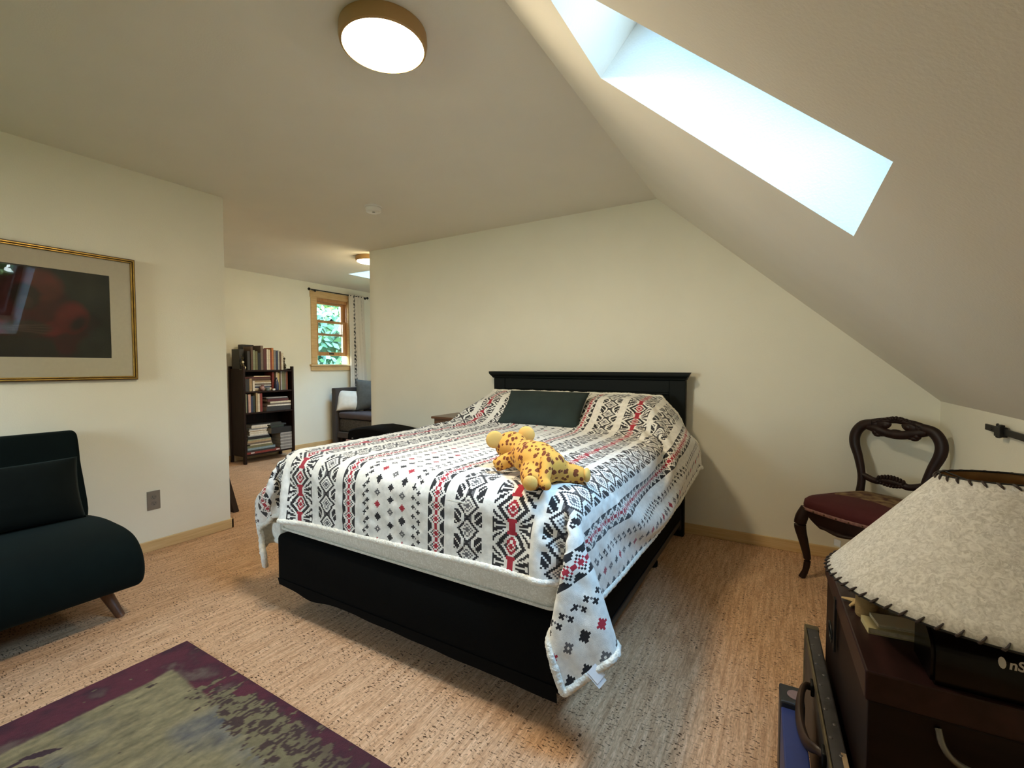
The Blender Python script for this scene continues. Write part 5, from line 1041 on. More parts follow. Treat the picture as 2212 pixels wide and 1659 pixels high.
# the far foot corner of the throw flares out from the bed and shows its pile side
_u = np.linspace(CU0, CU1, 73)[None, :, None]; _v = np.linspace(0, CL, 73)[:, None, None]
_s = np.clip((_v - 1.72) / .40, 0, 1); _s = _s * _s * (3 - 2 * _s)
_m = np.exp(-((_u + 1.00) / .105) ** 2); _t = np.clip((-1.02 - _u) / .16, 0, 1)
CP = CP + _s * (_m * np.array([-.20, .085, .01]) + _t * np.array([-.05, .06, -.055]))
# the near foot corner hangs a little higher; the head end lies lower on the pillows
_r = np.clip((_u - .80) / .30, 0, 1); _r = _r * _r * (3 - 2 * _r)
CP = CP + _s * _r * np.array([.008, .004, .030])
_h = np.clip((.42 - _v) / .42, 0, 1); _h = _h * _h * (3 - 2 * _h)
CP = CP + _h * np.array([0, 0, -.034]) + _h * np.clip((_u - .45) / .4, 0, 1) * np.array([-.012, 0, -.016])
UP = upsample(CP, 5)
UN = grid_normals(UP)
if UN[180, 180, 2] < 0:
    UN = -UN
nu = 360
cell = .0063
cu = CU0 + (CU1 - CU0) * (np.arange(nu) + .5) / nu
cv = CL * (np.arange(nu) + .5) / nu
U, V = np.meshgrid(cu, cv)
# soft creases of the fleece
rip = (fbm((UP[..., 0] + 4) * 9, (UP[..., 1] + UP[..., 2]) * 9, 11, 3) - .5) * .006
UPs = UP + UN * (rip[..., None] + .006)
PERIOD = 1.146
e = np.abs(((U + PERIOD / 2) % PERIOD) - PERIOD / 2)        # distance from the middle of a sparse field
a = PERIOD / 2 - e                                          # distance from the middle of a star band
ia = np.floor(a / cell)
iv = np.floor(V / cell)


def cyc(period, off=0):
    return np.abs((iv + off) % period - period // 2)


CREAM, BLACK, RED, GREY = 0, 1, 2, 3
pat = np.zeros(U.shape, np.int32)


def put(mask, c):
    pat[mask] = c


# star band
band = a < .082
dv = cyc(20); dq = 10 - dv; r = ia + dv
put(band & (r <= 1), RED)
put(band & (r > 2) & (r <= 4), RED)
put(band & (r > 2) & (r <= 4) & (ia >= 3), BLACK)
put(band & (r > 6) & (r <= 9), BLACK)
put(band & (r > 5) & (r <= 9) & (ia <= 1) & (dv > 5), RED)
put(band & (r > 6) & (r <= 9) & (ia == 2) & (dv > 5), RED)
put(band & (dq <= 1) & (ia <= 1), RED)
ray = dq / (ia + .001)
put(band & (r > 10) & (ia > 3) & (ray > .10) & (ray < .36), BLACK)
put(band & (r > 10) & (ia > 3) & (ray > .55) & (ray < .74), BLACK)
put(band & (r > 10) & (ia > 3) & (ray < .10) & (ia % 3 == 0) & (ia > 9), BLACK)
# grey and black diamonds
bb = np.abs(a - .187); ib = np.floor(bb / cell); band = bb < .061
dv = cyc(14, 3); r = ib + dv
put(band & (r <= 1), GREY)
put(band & (r > 2) & (r <= 3), GREY)
put(band & (r > 5) & (r <= 7), BLACK)
put(band & (r > 7.5) & (ib <= 2) & (dv >= 6), GREY)
put(band & (r > 9) & (ib >= 5) & (dv >= 3), BLACK)
put(band & (r > 9) & (ib >= 5) & (dv >= 3) & ((ib + iv) % 5 == 0), CREAM)
# red diamond chain
bb = np.abs(a - .333); ib = np.floor(bb / cell); band = bb < .038
dv = cyc(8, 1); r = ib + dv
put(band & (r <= 1), RED)
put(band & (r == 3), RED)
put(band & (r == 3) & (ib >= 2), BLACK)
put(band & (r > 5) & (ib >= 3), BLACK)
put(band & (r == 4) & (ib == 0), RED)
# line of small crosses
bb = a - .435; band = np.abs(bb) < .022
for off, c in ((-.0115, 0), (.0115, 3)):
    ix = np.floor((bb - off) / cell + .5)
    dy = np.floor((iv + c) % 6) - 3
    put(band & (np.abs(ix) + np.abs(dy) <= 1), BLACK)
put(band & (np.abs(bb) < cell * .6) & (iv % 6 == 1), GREY)
# sparse field of crosses, black, grey and every third one red
for k, eo in enumerate((0.0, .070)):
    ix = np.floor((e - eo) / cell + .5)
    q = np.floor((iv + 4 * k) / 8); dy = (iv + 4 * k) % 8 - 4
    ax_, ay_ = np.abs(ix), np.abs(dy)
    plus = ((ax_ <= 1) & (ay_ <= 2) & (ax_ + ay_ <= 2)) | ((ay_ <= 1) & (ax_ <= 2) & (ax_ + ay_ <= 2))
    kind = (q + k) % 3
    put(plus & (kind == 0), BLACK)
    put(plus & (kind == 1) & (ax_ + ay_ > 0), GREY)
    put(plus & (kind == 2), RED if k else BLACK)

throw = thing('throw_blanket', 'cream sherpa throw with black and red geometric stripes spread over the bed', 'blanket', (BXC, 2.3, .785))
off = np.array([BXC, 2.3, .785])


def fleece(name, col):
    return new_mat(name, col, 0.95, var=.08, scale=60, bump=.0010, bscale=420, sheen=.35, spec=.15)


fl = [fleece('fleece_cream', (0.88, 0.86, 0.81)), fleece('fleece_black', (0.030, 0.029, 0.032)),
      fleece('fleece_red', (0.42, 0.035, 0.055)), fleece('fleece_grey', (0.16, 0.155, 0.16))]
grid_mesh('printed_face', UPs - off, fl, throw, mat_idx=pat)
sherpa = new_mat('sherpa_pile', (0.88, 0.85, 0.76), 1.0, var=.10, scale=70, bump=.004, bscale=150, sheen=.4, spec=.1)
LP = upsample(CP, 3); LN = grid_normals(LP)
if LN[108, 108, 2] < 0:
    LN = -LN
bumps = (fbm(np.arange(217)[None, :] * .9 + np.zeros((217, 1)), np.arange(217)[:, None] * .9 + np.zeros((1, 217)), 5, 2) - .5) * .006
lap = np.zeros_like(LP)
lap[1:-1, 1:-1] = (LP[2:, 1:-1] + LP[:-2, 1:-1] + LP[1:-1, 2:] + LP[1:-1, :-2]) / 4 - LP[1:-1, 1:-1]
tight = np.linalg.norm(lap, axis=-1, keepdims=True)
for _ in range(4):
    tight[1:-1, 1:-1] = np.maximum(tight[1:-1, 1:-1], (tight[2:, 1:-1] + tight[:-2, 1:-1] + tight[1:-1, 2:] + tight[1:-1, :-2]) / 4)
ease = np.clip(1.25 - tight / .0012, .12, 1)
lining = grid_mesh('sherpa_lining', LP - LN * (.006 + bumps[..., None] * .7) * ease - off, sherpa, throw, flip=True)
# rolled hem all round the throw
loop = np.concatenate([LP[0, :-1], LP[:-1, -1], LP[-1, :0:-1], LP[:0:-1, 0]], 0)
nl = len(loop)
K = 4
li = np.arange(nl * K) / K
L0 = loop[np.floor(li).astype(int) % nl]; L1 = loop[(np.floor(li).astype(int) + 1) % nl]
lp = L0 + (L1 - L0) * (li % 1)[:, None]
for _ in range(6):
    lp = (np.roll(lp, 1, 0) + lp * 2 + np.roll(lp, -1, 0)) / 4
tg = np.roll(lp, -1, 0) - np.roll(lp, 1, 0)
tg /= np.linalg.norm(tg, axis=1, keepdims=True) + 1e-9
s1 = np.cross(tg, np.array([.13, .21, .97])); s1 /= np.linalg.norm(s1, axis=1, keepdims=True) + 1e-9
s2v = np.cross(s1, tg)
seg = 14
ang = np.arange(seg + 1) / seg * 2 * PI
ii = np.arange(len(lp))
rr = .0135 + .006 * (fbm(ii[:, None] * .42 + 0 * ang[None], (np.cos(ang) * 2.2 + 5)[None] + 0 * ii[:, None], 21, 3) - .5)
hem = lp[:, None] + s1[:, None] * (np.cos(ang)[None, :, None] * rr[..., None]) + s2v[:, None] * (np.sin(ang)[None, :, None] * rr[..., None])
hem = np.concatenate([hem, hem[:1]], 0)
grid_mesh('sherpa_hem', hem - off, sherpa, throw)
# care labels stitched into the hem near the hanging corner
tagw = new_mat('satin_label', (.80, .80, .82), .4)
p = CP[69, 72] - off
q = CP[66, 72] - off
dirv = Vector(q - p).normalized()
facing = Vector((.45, -.80, .40)).normalized()
down = facing.cross(dirv).normalized()
if down.z > 0:
    down = -down
m = MB()
for k, (w, l, sh) in enumerate(((.034, .040, 0), (.032, .052, -.006))):
    a1_ = Vector(p) + dirv * sh + facing * (.0175 - .002 * k) - down * .016
    nn = facing * .0008
    cs = [a1_ - dirv * w / 2, a1_ + dirv * w / 2, a1_ + dirv * w / 2 + down * l, a1_ - dirv * w / 2 + down * l]
    A = [m.bm.verts.new(c + nn) for c in cs]; B = [m.bm.verts.new(c - nn * .5) for c in cs]
    m.bm.faces.new(A); m.bm.faces.new(B[::-1])
    for i in range(4):
        m.bm.faces.new((A[i], B[i], B[(i + 1) % 4], A[(i + 1) % 4]))
m.build('care_label', tagw, throw)['label'] = 'white care label'

# ------------------------------------------------------------------ leopard plush on the throw
def leopard_material():
    m = new_mat('leopard_plush', (0.72, 0.36, 0.075), 0.95, bump=.0008, bscale=400, sheen=.08, spec=.1)
    nt = m.node_tree
    N, L = nt.nodes.new, nt.links.new
    b = nt.nodes['Principled BSDF']
    tc = N('ShaderNodeTexCoord')
    mp = N('ShaderNodeMapping'); mp.inputs['Rotation'].default_value = (0, 0, rad(-25)); mp.inputs['Scale'].default_value = (1.45, 0.95, 1.2)
    L(tc.outputs['Object'], mp.inputs[0])
    wz = N('ShaderNodeTexNoise'); wz.inputs['Scale'].default_value = 60; L(mp.outputs[0], wz.inputs['Vector'])
    ad = N('ShaderNodeMixRGB'); ad.blend_type = 'ADD'; ad.inputs[0].default_value = .012
    L(mp.outputs[0], ad.inputs[1]); L(wz.outputs['Color'], ad.inputs[2])
    vo = N('ShaderNodeTexVoronoi'); vo.inputs['Scale'].default_value = 42; vo.inputs['Randomness'].default_value = .85
    L(ad.outputs[0], vo.inputs['Vector'])
    sep = N('ShaderNodeSeparateColor'); L(vo.outputs['Color'], sep.inputs[0])
    th = N('ShaderNodeMath'); th.operation = 'MULTIPLY_ADD'; th.inputs[1].default_value = .22; th.inputs[2].default_value = .29
    L(sep.outputs[0], th.inputs[0])
    lt = N('ShaderNodeMath'); lt.operation = 'LESS_THAN'; L(vo.outputs['Distance'], lt.inputs[0]); L(th.outputs[0], lt.inputs[1])
    # paler plush on the rump side (+x, low)
    mx = N('ShaderNodeMix'); mx.data_type = 'RGBA'
    mx.inputs[6].default_value = (0.74, 0.37, 0.075, 1); mx.inputs[7].default_value = (0.19, 0.052, 0.020, 1)
    L(lt.outputs[0], mx.inputs[0]); L(mx.outputs[2], b.inputs['Base Color'])
    return m


leo = leopard_material()
plain = new_mat('plain_yellow_plush', (0.80, 0.47, 0.13), 0.95, bump=.0008, bscale=400, sheen=.08, spec=.1)
pl0 = Vector((-.79, 1.47, .790))
plush = thing('plush_leopard', 'yellow spotted leopard soft toy lying face down on the throw', 'soft toy', pl0)


def W(x, y, z):
    return Vector((x, y, z)) - pl0


hd = Vector((-.93, -.28, 0)).normalized()
fw = Vector((-.80, .60, 0)).normalized()      # rump to head
sd = Vector((.60, .80, 0)).normalized()
RB = Matrix((( sd.x, fw.x, 0), (sd.y, fw.y, 0), (0, 0, 1))).to_4x4()
m = MB()
m.ell(W(-.775, 1.475, .858), (.080, .100, .066), M=RB, seg=28)
m.ell(W(-.815, 1.500, .860), (.072, .082, .062), M=RB, seg=28)
m.ell(W(-.720, 1.445, .845), (.074, .066, .060), M=RB, seg=28)
m.ell(W(-.880, 1.560, .862), (.045, .050, .046), M=RB, seg=24)
m.ell(W(-.945, 1.582, .878), (.068, .058, .058), M=RB, seg=28)
m.ell(W(-.990, 1.600, .856), (.034, .034, .030), M=RB, seg=20)
# hind legs, front legs
m.sweep([W(-.760, 1.425, .835), W(-.745, 1.385, .822), W(-.728, 1.350, .814), W(-.720, 1.330, .812)], [.046, .043, .036, .029], seg=14)
m.sweep([W(-.690, 1.480, .830), W(-.660, 1.500, .818), W(-.625, 1.515, .812), W(-.606, 1.522, .812)], [.042, .037, .032, .026], seg=14)
m.sweep([W(-.875, 1.505, .850), W(-.905, 1.490, .838), W(-.935, 1.475, .824), W(-.948, 1.462, .816)], [.031, .030, .028, .024], seg=14)
m.sweep([W(-.850, 1.610, .850), W(-.860, 1.650, .835), W(-.868, 1.685, .820)], [.028, .027, .024], seg=14)
body = m.build('body', leo, plush)
rm = body.modifiers.new('remesh', 'REMESH'); rm.mode = 'VOXEL'; rm.voxel_size = .005; rm.use_smooth_shade = True
sm = body.modifiers.new('smooth', 'SMOOTH'); sm.iterations = 9; sm.factor = .6
# seam-ended feet
for c, d in ((W(-.717, 1.321, .812), Vector((.35, -.93, .05))), (W(-.598, 1.525, .812), Vector((.97, .2, .05)))):
    q = d.to_track_quat('Z', 'Y').to_matrix().to_4x4()
    MB().ell(c, (.0255, .0255, .013), M=q, seg=20).build('foot_sole', plain, plush, True)
for c, yawd, s in ((W(-.985, 1.518, .908), 25, 1), (W(-.908, 1.640, .918), -35, 1)):
    q = Matrix.Rotation(rad(yawd), 4, 'Z') @ Matrix.Rotation(rad(-12), 4, 'Y')
    mm = MB().ell(c, (.035, .0105, .035), M=Matrix.Rotation(rad(35 + yawd * .4), 4, 'Z'), seg=24)
    mm.build('ear', plain, plush, True)
m = MB().sweep([W(-.722, 1.442, .888), W(-.700, 1.405, .872), W(-.688, 1.375, .842), W(-.682, 1.352, .816), W(-.668, 1.338, .808)], [.022, .024, .022, .021, .019], seg=14)
m.ell(W(-.668, 1.338, .808), (.020, .020, .018))
tl = m.build('tail', leo, plush)
rm = tl.modifiers.new('remesh', 'REMESH'); rm.mode = 'VOXEL'; rm.voxel_size = .004; rm.use_smooth_shade = True
sm = tl.modifiers.new('smooth', 'SMOOTH'); sm.iterations = 6

# ------------------------------------------------------------------ picture on the left wall
gold = new_mat('gold_moulding', (0.42, 0.27, 0.07), 0.35, metal=.85, var=.2, scale=20)
brown_edge = new_mat('brown_moulding', (0.09, 0.045, 0.015), 0.4)
PY0, PY1, PZ0, PZ1 = 0.27, 1.268, 1.115, 1.858
pic = thing('framed_picture', 'gold framed painting of a seated figure in red above the settee', 'picture', (XL, (PY0 + PY1) / 2, (PZ0 + PZ1) / 2))
w2, h2 = (PY1 - PY0) / 2, (PZ1 - PZ0) / 2
m = MB()
for s0_, s1_, x1, mi in ((0, .006, .026, 1), (.006, .013, .034, 0), (.013, .017, .024, 1), (.017, .023, .030, 0)):
    for (ya, yb, za, zb) in ((-w2 + s0_, w2 - s0_, h2 - s1_, h2 - s0_), (-w2 + s0_, w2 - s0_, -h2 + s0_, -h2 + s1_),
                             (-w2 + s0_, -w2 + s1_, -h2 + s1_, h2 - s1_), (w2 - s1_, w2 - s0_, -h2 + s1_, h2 - s1_)):
        m.box(.001, x1, ya, yb, za, zb, .0015, mi=mi)
m.build('frame', [gold, brown_edge], pic)
mat_board = new_mat('mat_board', (0.92, 0.87, 0.70), 0.9, var=.02, scale=60)
ay0, ay1, az0, az1 = -w2 + .125, w2 - .125, -h2 + .133, h2 - .118
m = MB()
for (ya, yb, za, zb) in ((-w2 + .02, w2 - .02, az1, h2 - .02), (-w2 + .02, w2 - .02, -h2 + .02, az0), (-w2 + .02, ay0, az0, az1), (ay1, w2 - .02, az0, az1)):
    m.box(.006, .014, ya, yb, za, zb)
m.build('mat', mat_board, pic)
# the painting: soft dark green ground, red hood and sleeves, grey brown hands and lap
gy, gz = 150, 100
yy = np.linspace(0, 1, gy); zz = np.linspace(0, 1, gz)
Yg, Zg = np.meshgrid(yy, zz)
ax = Yg * (ay1 - ay0); az = Zg * (az1 - az0)
nz_ = fbm(Yg * 9, Zg * 7, 3, 4)
img = np.array([.016, .022, .016])[None, None] + (nz_[..., None] - .38) * np.array([.050, .060, .045])
img += np.array([.022, .028, .018]) * np.exp(-(((Yg - .80) / .16) ** 2 + ((Zg - .80) / .16) ** 2))[..., None]


def blot(cy, cz, ry, rz, col, ang=0.0, soft=.18, tex=.25):
    global img
    dy, dz = (Yg - cy) * 1.5, Zg - cz
    ca, sa = math.cos(ang), math.sin(ang)
    u_, v_ = dy * ca + dz * sa, -dy * sa + dz * ca
    d = np.sqrt((u_ / ry) ** 2 + (v_ / rz) ** 2) + (nz_ - .5) * .35
    k = np.clip((1 + soft - d) / (2 * soft), 0, 1)[..., None]
    c = np.array(col)[None, None] * (1 + (nz_[..., None] - .5) * tex * 4)
    img = img * (1 - k) + c * k


redc = (.200, .020, .018); redd = (.085, .014, .013); flesh = (.060, .034, .022); lap = (.026, .026, .018)
blot(.52, .34, .46, .36, redd, 0, .25)
blot(.54, .62, .26, .34, redd, 0, .25)
blot(.60, .80, .17, .17, (.160, .032, .024), -.5)
blot(.52, .66, .12, .15, (.035, .020, .015))
blot(.52, .60, .07, .07, (.060, .034, .024))
blot(.76, .47, .13, .17, redc, -.35)
blot(.28, .47, .13, .17, redc, .35)
blot(.70, .34, .19, .085, redc, .25)
blot(.34, .34, .19, .085, redc, -.25)
blot(.80, .40, .05, .09, (.03, .012, .010), -.6, .5)
blot(.52, .32, .18, .085, flesh)
for k in range(4):
    blot(.52, .285 + .022 * k, .15, .006, (.150, .095, .062), .06 * (k - 1.5), .6)
blot(.48, .10, .36, .15, lap)
blot(.72, .16, .09, .12, (.070, .016, .014))
blot(.90, .12, .16, .14, (.040, .050, .036))
img = np.clip(img * .75, .003, 1)
P = np.stack([np.full_like(ax, .007), ay0 - .005 + ax * 1.02, az0 - .005 + az * 1.02], -1)
art = grid_mesh('painting', P, attr_mat('pastel_painting', .8), pic, dye=img)
art['label'] = 'dark green and red pastel painting'
clear_back = bpy.data.materials.new('clear_inner_face')
clear_back.use_nodes = True
_n = clear_back.node_tree; _n.nodes.clear()
_o = _n.nodes.new('ShaderNodeOutputMaterial'); _t2 = _n.nodes.new('ShaderNodeBsdfTransparent'); _n.links.new(_t2.outputs[0], _o.inputs[0])
m = MB().box(.0175, .0195, -w2 + .018, w2 - .018, -h2 + .018, h2 - .018)
for f in m.bm.faces:
    f.material_index = 0 if f.calc_center_median().x > .0194 else 1
m.build('glazing', [glass_mat('picture_glass', 1.55), clear_back], pic)

# ------------------------------------------------------------------ settee
velvet = new_mat('green_velvet', (0.0022, 0.0058, 0.0056), 0.95, var=.15, scale=9, sheen=.03, sheen_tint=(.35, .6, .55), spec=.15)
walnut = new_mat('walnut_leg', (0.16, 0.075, 0.04), 0.4, scale=8, stretch=(8, 8, 1), color2=(0.10, 0.045, 0.022))
SY0, SY1 = -.42, .952
syc = (SY0 + SY1) / 2
st = thing('settee', 'dark green velvet armless settee under the framed picture', 'settee', (-3.05, syc, 0))
hw = (SY1 - SY0) / 2
prof = [(-.37, .155), (-.37, .36), (-.23, .385), (-.05, .405), (.12, .415), (.27, .405), (.38, .375), (.445, .315), (.468, .245), (.455, .18), (.41, .148)]
# smooth the seat outline
def smooth_outline(p, it=2):
    for _ in range(it):
        q = []
        for a_, b_ in zip(p, p[1:] + p[:1]):
            q.append((a_[0] * .75 + b_[0] * .25, a_[1] * .75 + b_[1] * .25))
            q.append((a_[0] * .25 + b_[0] * .75, a_[1] * .25 + b_[1] * .75))
        p = q
    return p


def cushion_prism(name, prof, hw, r, mat, parent, M=None):
    """padded slab: outline in xz, extruded along y with rounded ends"""
    p = smooth_outline(prof, 2)
    cx = sum(a_[0] for a_ in p) / len(p); cz = sum(a_[1] for a_ in p) / len(p)
    mb = MB()
    rings = []
    ks = [0, .12, .35, .65, 1]
    st_ = [(-hw + r * (1 - math.cos(k * PI / 2)) if False else -hw + r * (1 - math.sin(k * PI / 2)), 1) for k in ks]
    seq = []
    for k in (0, .25, .5, .75, 1):
        seq.append((-hw + r * (1 - math.sin(k * PI / 2)), r * (1 - math.cos((1 - k) * PI / 2)) if False else r * (1 - math.cos(PI / 2 * (1 - k)))))
    seq = [(-hw + r * (1 - math.cos(t)), r * (1 - math.sin(t))) for t in [i * PI / 10 for i in range(6)]]
    full = seq + [(-y, ins) for y, ins in reversed(seq)]
    for y, ins in full:
        ring = []
        for x, z in p:
            dx, dz = x - cx, z - cz
            l = math.hypot(dx, dz)
            f = max(.2, (l - ins) / l)
            v = Vector((cx + dx * f, y, cz + dz * f))
            ring.append(mb.bm.verts.new(M @ v if M is not None else v))
        rings.append(ring)
    n_ = len(p)
    for a_, b_ in zip(rings, rings[1:]):
        for k in range(n_):
            mb.bm.faces.new((a_[k], a_[(k + 1) % n_], b_[(k + 1) % n_], b_[k]))
    mb.bm.faces.new(rings[0][::-1]); mb.bm.faces.new(rings[-1])
    return mb.build(name, mat, parent, True)


cushion_prism('seat', prof, hw, .035, velvet, st)
bprof = [(-.215, .345), (-.365, .36), (-.43, .60), (-.455, .80), (-.445, .835), (-.395, .838), (-.368, .815), (-.31, .60)]
cushion_prism('backrest', bprof, hw, .02, velvet, st)
MB().box(-.33, .36, -hw + .06, hw - .06, .135, .16).build('seat_frame', black_cloth, st)
for sx, sy in ((.27, 1), (-.27, 1), (.27, -1), (-.27, -1)):
    x, y = sx, sy * (hw - .115)
    m = MB().sweep([(x, y, .15), (x + .068 * (1 if sx > 0 else -1), y + sy * .050, 0)], [.027, .0175], seg=20, sub=1)
    m.build('leg', walnut, st, True)
vel2 = new_mat('green_velvet_cushion', (0.0042, 0.0070, 0.0066), 0.95, var=.15, scale=9, sheen=.045, sheen_tint=(.4, .6, .55), spec=.15)
o = thing('cushion', 'dark green velvet lumbar cushion on the settee', 'cushion', (-3.19, .60, .395))
pillow(o, 'cushion_cover', vel2, .62, .33, .17, seed=5, pinch=.35, M=Matrix.Rotation(rad(90), 4, 'Z') @ Matrix.Rotation(rad(-17), 4, 'X'))

# ------------------------------------------------------------------ wall outlets
steel = new_mat('brushed_steel_plate', (0.30, 0.275, 0.24), 0.45, metal=.5)
grey_pl = new_mat('grey_receptacle', (0.22, 0.20, 0.18), 0.5)


def outlet(loc, rotz, label, plate, face):
    t = thing('wall_outlet', label, 'outlet', loc, rotz)
    MB().box(-.0365, .0365, -.006, 0, -.061, .061, .002).build('cover_plate', plate, t)
    for z in (.020, -.020):
        mb = MB().lathe([(.0165, 0), (.0165, .0015)], (0, 0, 0), seg=28, M=Matrix.Translation((0, -.006, z)) @ Matrix.Rotation(rad(90), 4, 'X'))
        rc = mb.build('receptacle', face, t)
        mb = MB().box(-.0075, -.0055, -.0082, -.0074, z - .001, z + .007).box(.0055, .0075, -.0082, -.0074, z - .001, z + .006)
        mb.lathe([(.0024, 0), (.0024, .0008)], seg=12, M=Matrix.Translation((0, -.0074, z - .007)) @ Matrix.Rotation(rad(90), 4, 'X'))
        mb.build('socket_slots', black_paint, rc)
    return t


outlet((XL, 1.337, .328), rad(90), 'grey metal double outlet plate low on the picture wall', steel, grey_pl)

# ------------------------------------------------------------------ rug
RX0, RX1, RY0, RY1 = -2.205, .05, -1.2, .947
gx, gy = 450, 430
xs = np.linspace(RX0, RX1, gx); ys = np.linspace(RY0, RY1, gy)
Xg, Yg = np.meshgrid(xs, ys)
dxl = Xg - RX0; dyf = RY1 - Yg                       # distance from the two visible edges
n1 = fbm(Xg * 16, Yg * 16, 31, 4); n2 = fbm(Xg * 60, Yg * 22, 37, 3); n3 = fbm(Xg * 5, Yg * 5, 41, 3)
n4 = fbm(Xg * 130, Yg * 130, 43, 2)
burg = np.array([.095, .018, .030]); burg2 = np.array([.050, .012, .022]); olive = np.array([.225, .185, .098]); brown = np.array([.055, .030, .025])
greyg = np.array([.150, .135, .110])
img = burg + (burg2 - burg) * np.clip((n1 - .35) * 3, 0, 1)[..., None]
wl_ = np.clip((n1 - .52) * 5, 0, 1) * np.clip((dxl - .05) / .08, 0, 1) * np.clip((dyf - .02) / .05, 0, 1)
img = img + (np.array([.20, .15, .11]) - img) * (wl_ * .5)[..., None]
inn = np.clip((dxl - .165 + (n1 - .5) * .02) / .012, 0, 1) * np.clip((dyf - .125 + (n1 - .5) * .02) / .012, 0, 1)
inn = np.minimum(inn, np.clip((1.30 - dxl + (n2 - .5) * .5 + .9 * dyf) / .25, 0, 1) * 1.0)
ol = olive * (1 + (n2[..., None] - .5) * 1.0) + (greyg - olive) * np.clip((n3 - .50) * 5, 0, 1)[..., None]
img = img * (1 - inn[..., None]) + ol * inn[..., None]
# dry-brushed dark patch along the far border
dry = np.clip((dxl - .30) / .3, 0, 1) * np.exp(-((dyf - .095 - .02 * dxl) / .065) ** 2) + (fbm(Xg * 40, Yg * 18, 57, 3) - .5) * 1.1
hatch = (fbm(Xg * 105, Yg * 46, 51, 2) > .48)
img = np.where((dry * hatch)[..., None] > .35, olive * .75 + 0 * img, img)
img = np.where((dry * ~hatch)[..., None] > .35, brown + 0 * img, img)
dk = np.clip((dxl - .75) / .35, 0, 1) * np.clip((.12 - dyf) / .05, 0, 1)
img = img + (np.array([.045, .016, .022]) - img) * (dk * .6)[..., None]
# two leaf strokes
for (cx_, cy_, a_, l_, w_) in ((-1.935, .425, 1.0, .050, .014), (-1.885, .395, .45, .045, .010), (-1.95, .375, 1.7, .05, .008), (-1.70, .36, .8, .06, .016)):
    u_ = (Xg - cx_) * math.cos(a_) + (Yg - cy_) * math.sin(a_); v_ = -(Xg - cx_) * math.sin(a_) + (Yg - cy_) * math.cos(a_)
    k = (np.abs(v_) < w_ * (1 - (u_ / l_) ** 2)) & (np.abs(u_) < l_)
    img = np.where(k[..., None], np.array([.045, .020, .026]), img)
img = np.clip(img * (.82 + .36 * n4[..., None]), .004, 1)
rug = thing('area_rug', 'burgundy bordered area rug with brushed olive middle on the cork floor', 'rug', ((RX0 + RX1) / 2, (RY0 + RY1) / 2, 0))
P = np.stack([Xg - (RX0 + RX1) / 2, Yg - (RY0 + RY1) / 2, .011 + .0015 * n4], -1)
P[0, :, 2] = P[-1, :, 2] = .006; P[:, 0, 2] = P[:, -1, 2] = .006
grid_mesh('pile', P, attr_mat('rug_pile', 1.0, .003, 300), rug, dye=img)
m = MB().box(-(RX1 - RX0) / 2, (RX1 - RX0) / 2, -(RY1 - RY0) / 2, (RY1 - RY0) / 2, .0005, .0065)
m.build('bound_edge', new_mat('rug_binding', (.055, .012, .024), .9), rug)

# ------------------------------------------------------------------ balloon-back chair in the corner
mahog = new_mat('mahogany', (0.024, 0.0088, 0.0060), 0.45, scale=7, stretch=(6, 6, 1.2), color2=(0.012, 0.005, 0.004), spec=.3)
crimson = new_mat('crimson_upholstery', (0.070, 0.006, 0.008), 0.85, bump=.0008, bscale=220)
floral = new_mat('floral_tapestry', (0.26, 0.17, 0.075), 0.9, scale=26, color2=(0.07, 0.02, 0.015), detail=2)
gimp = new_mat('gimp_braid', (0.26, 0.13, 0.11), 0.8, var=.3, scale=80)
brass = new_mat('dark_brass', (0.10, 0.06, 0.025), 0.4, metal=.9)
ch = thing('side_chair', 'carved mahogany balloon-back side chair with crimson seat in the corner', 'chair', (.405, 3.085, 0), rad(-36))
# local frame: +x to the sitter's left hand side away, -y is the front
def seat_outline(g, n=48):
    """serpentine seat plan; g shrinks it"""
    o_ = []
    pts = [(-.235, -.215), (-.12, -.238), (0, -.246), (.12, -.238), (.235, -.215), (.225, -.05), (.195, .12), (.175, .195), (0, .215), (-.175, .195), (-.195, .12), (-.225, -.05)]
    pts = smooth_outline(pts, 2)
    return [(x * g, y * g) for x, y in pts]


def ringed(mb, levels, mi=0):
    """levels: (scale, z); stacks outlines"""
    rings = []
    for g, z in levels:
        rings.append([mb.bm.verts.new((x, y, z)) for x, y in seat_outline(g)])
    n_ = len(rings[0]); fs = []
    for a_, b_ in zip(rings, rings[1:]):
        for k in range(n_):
            fs.append(mb.bm.faces.new((a_[k], a_[(k + 1) % n_], b_[(k + 1) % n_], b_[k])))
    fs.append(mb.bm.faces.new(rings[0][::-1])); fs.append(mb.bm.faces.new(rings[-1]))
    for f in fs: f.material_index = mi
    return mb


m = ringed(MB(), [(1.0, .405), (1.015, .425), (1.0, .448), (.93, .464), (.78, .476), (.5, .484), (.2, .487)])
m.build('seat', crimson, ch, True)
m = ringed(MB(), [(.62, .4795), (.60, .4835), (.40, .4885), (.15, .4905)])
for v in m.bm.verts: v.co.x = v.co.x * 1.05; v.co.y = v.co.y * .9 + .05
m.build('tapestry_panel', floral, ch, True)['label'] = 'worn floral tapestry panel'
ol = seat_outline(1.015)
m = MB().sweep([(x, y, .402) for x, y in ol[::2]], .009, seg=8, closed=True, sub=3, flat=(.5, 1.0))
gb = m.build('gimp', gimp, ch, True)
for k in range(0, len(ol), 2):
    x, y = ol[k]
    MB().ell((x * 1.02, y * 1.02, .402), (.0042, .0042, .0042), seg=8).build('nail_head', brass, gb, True)
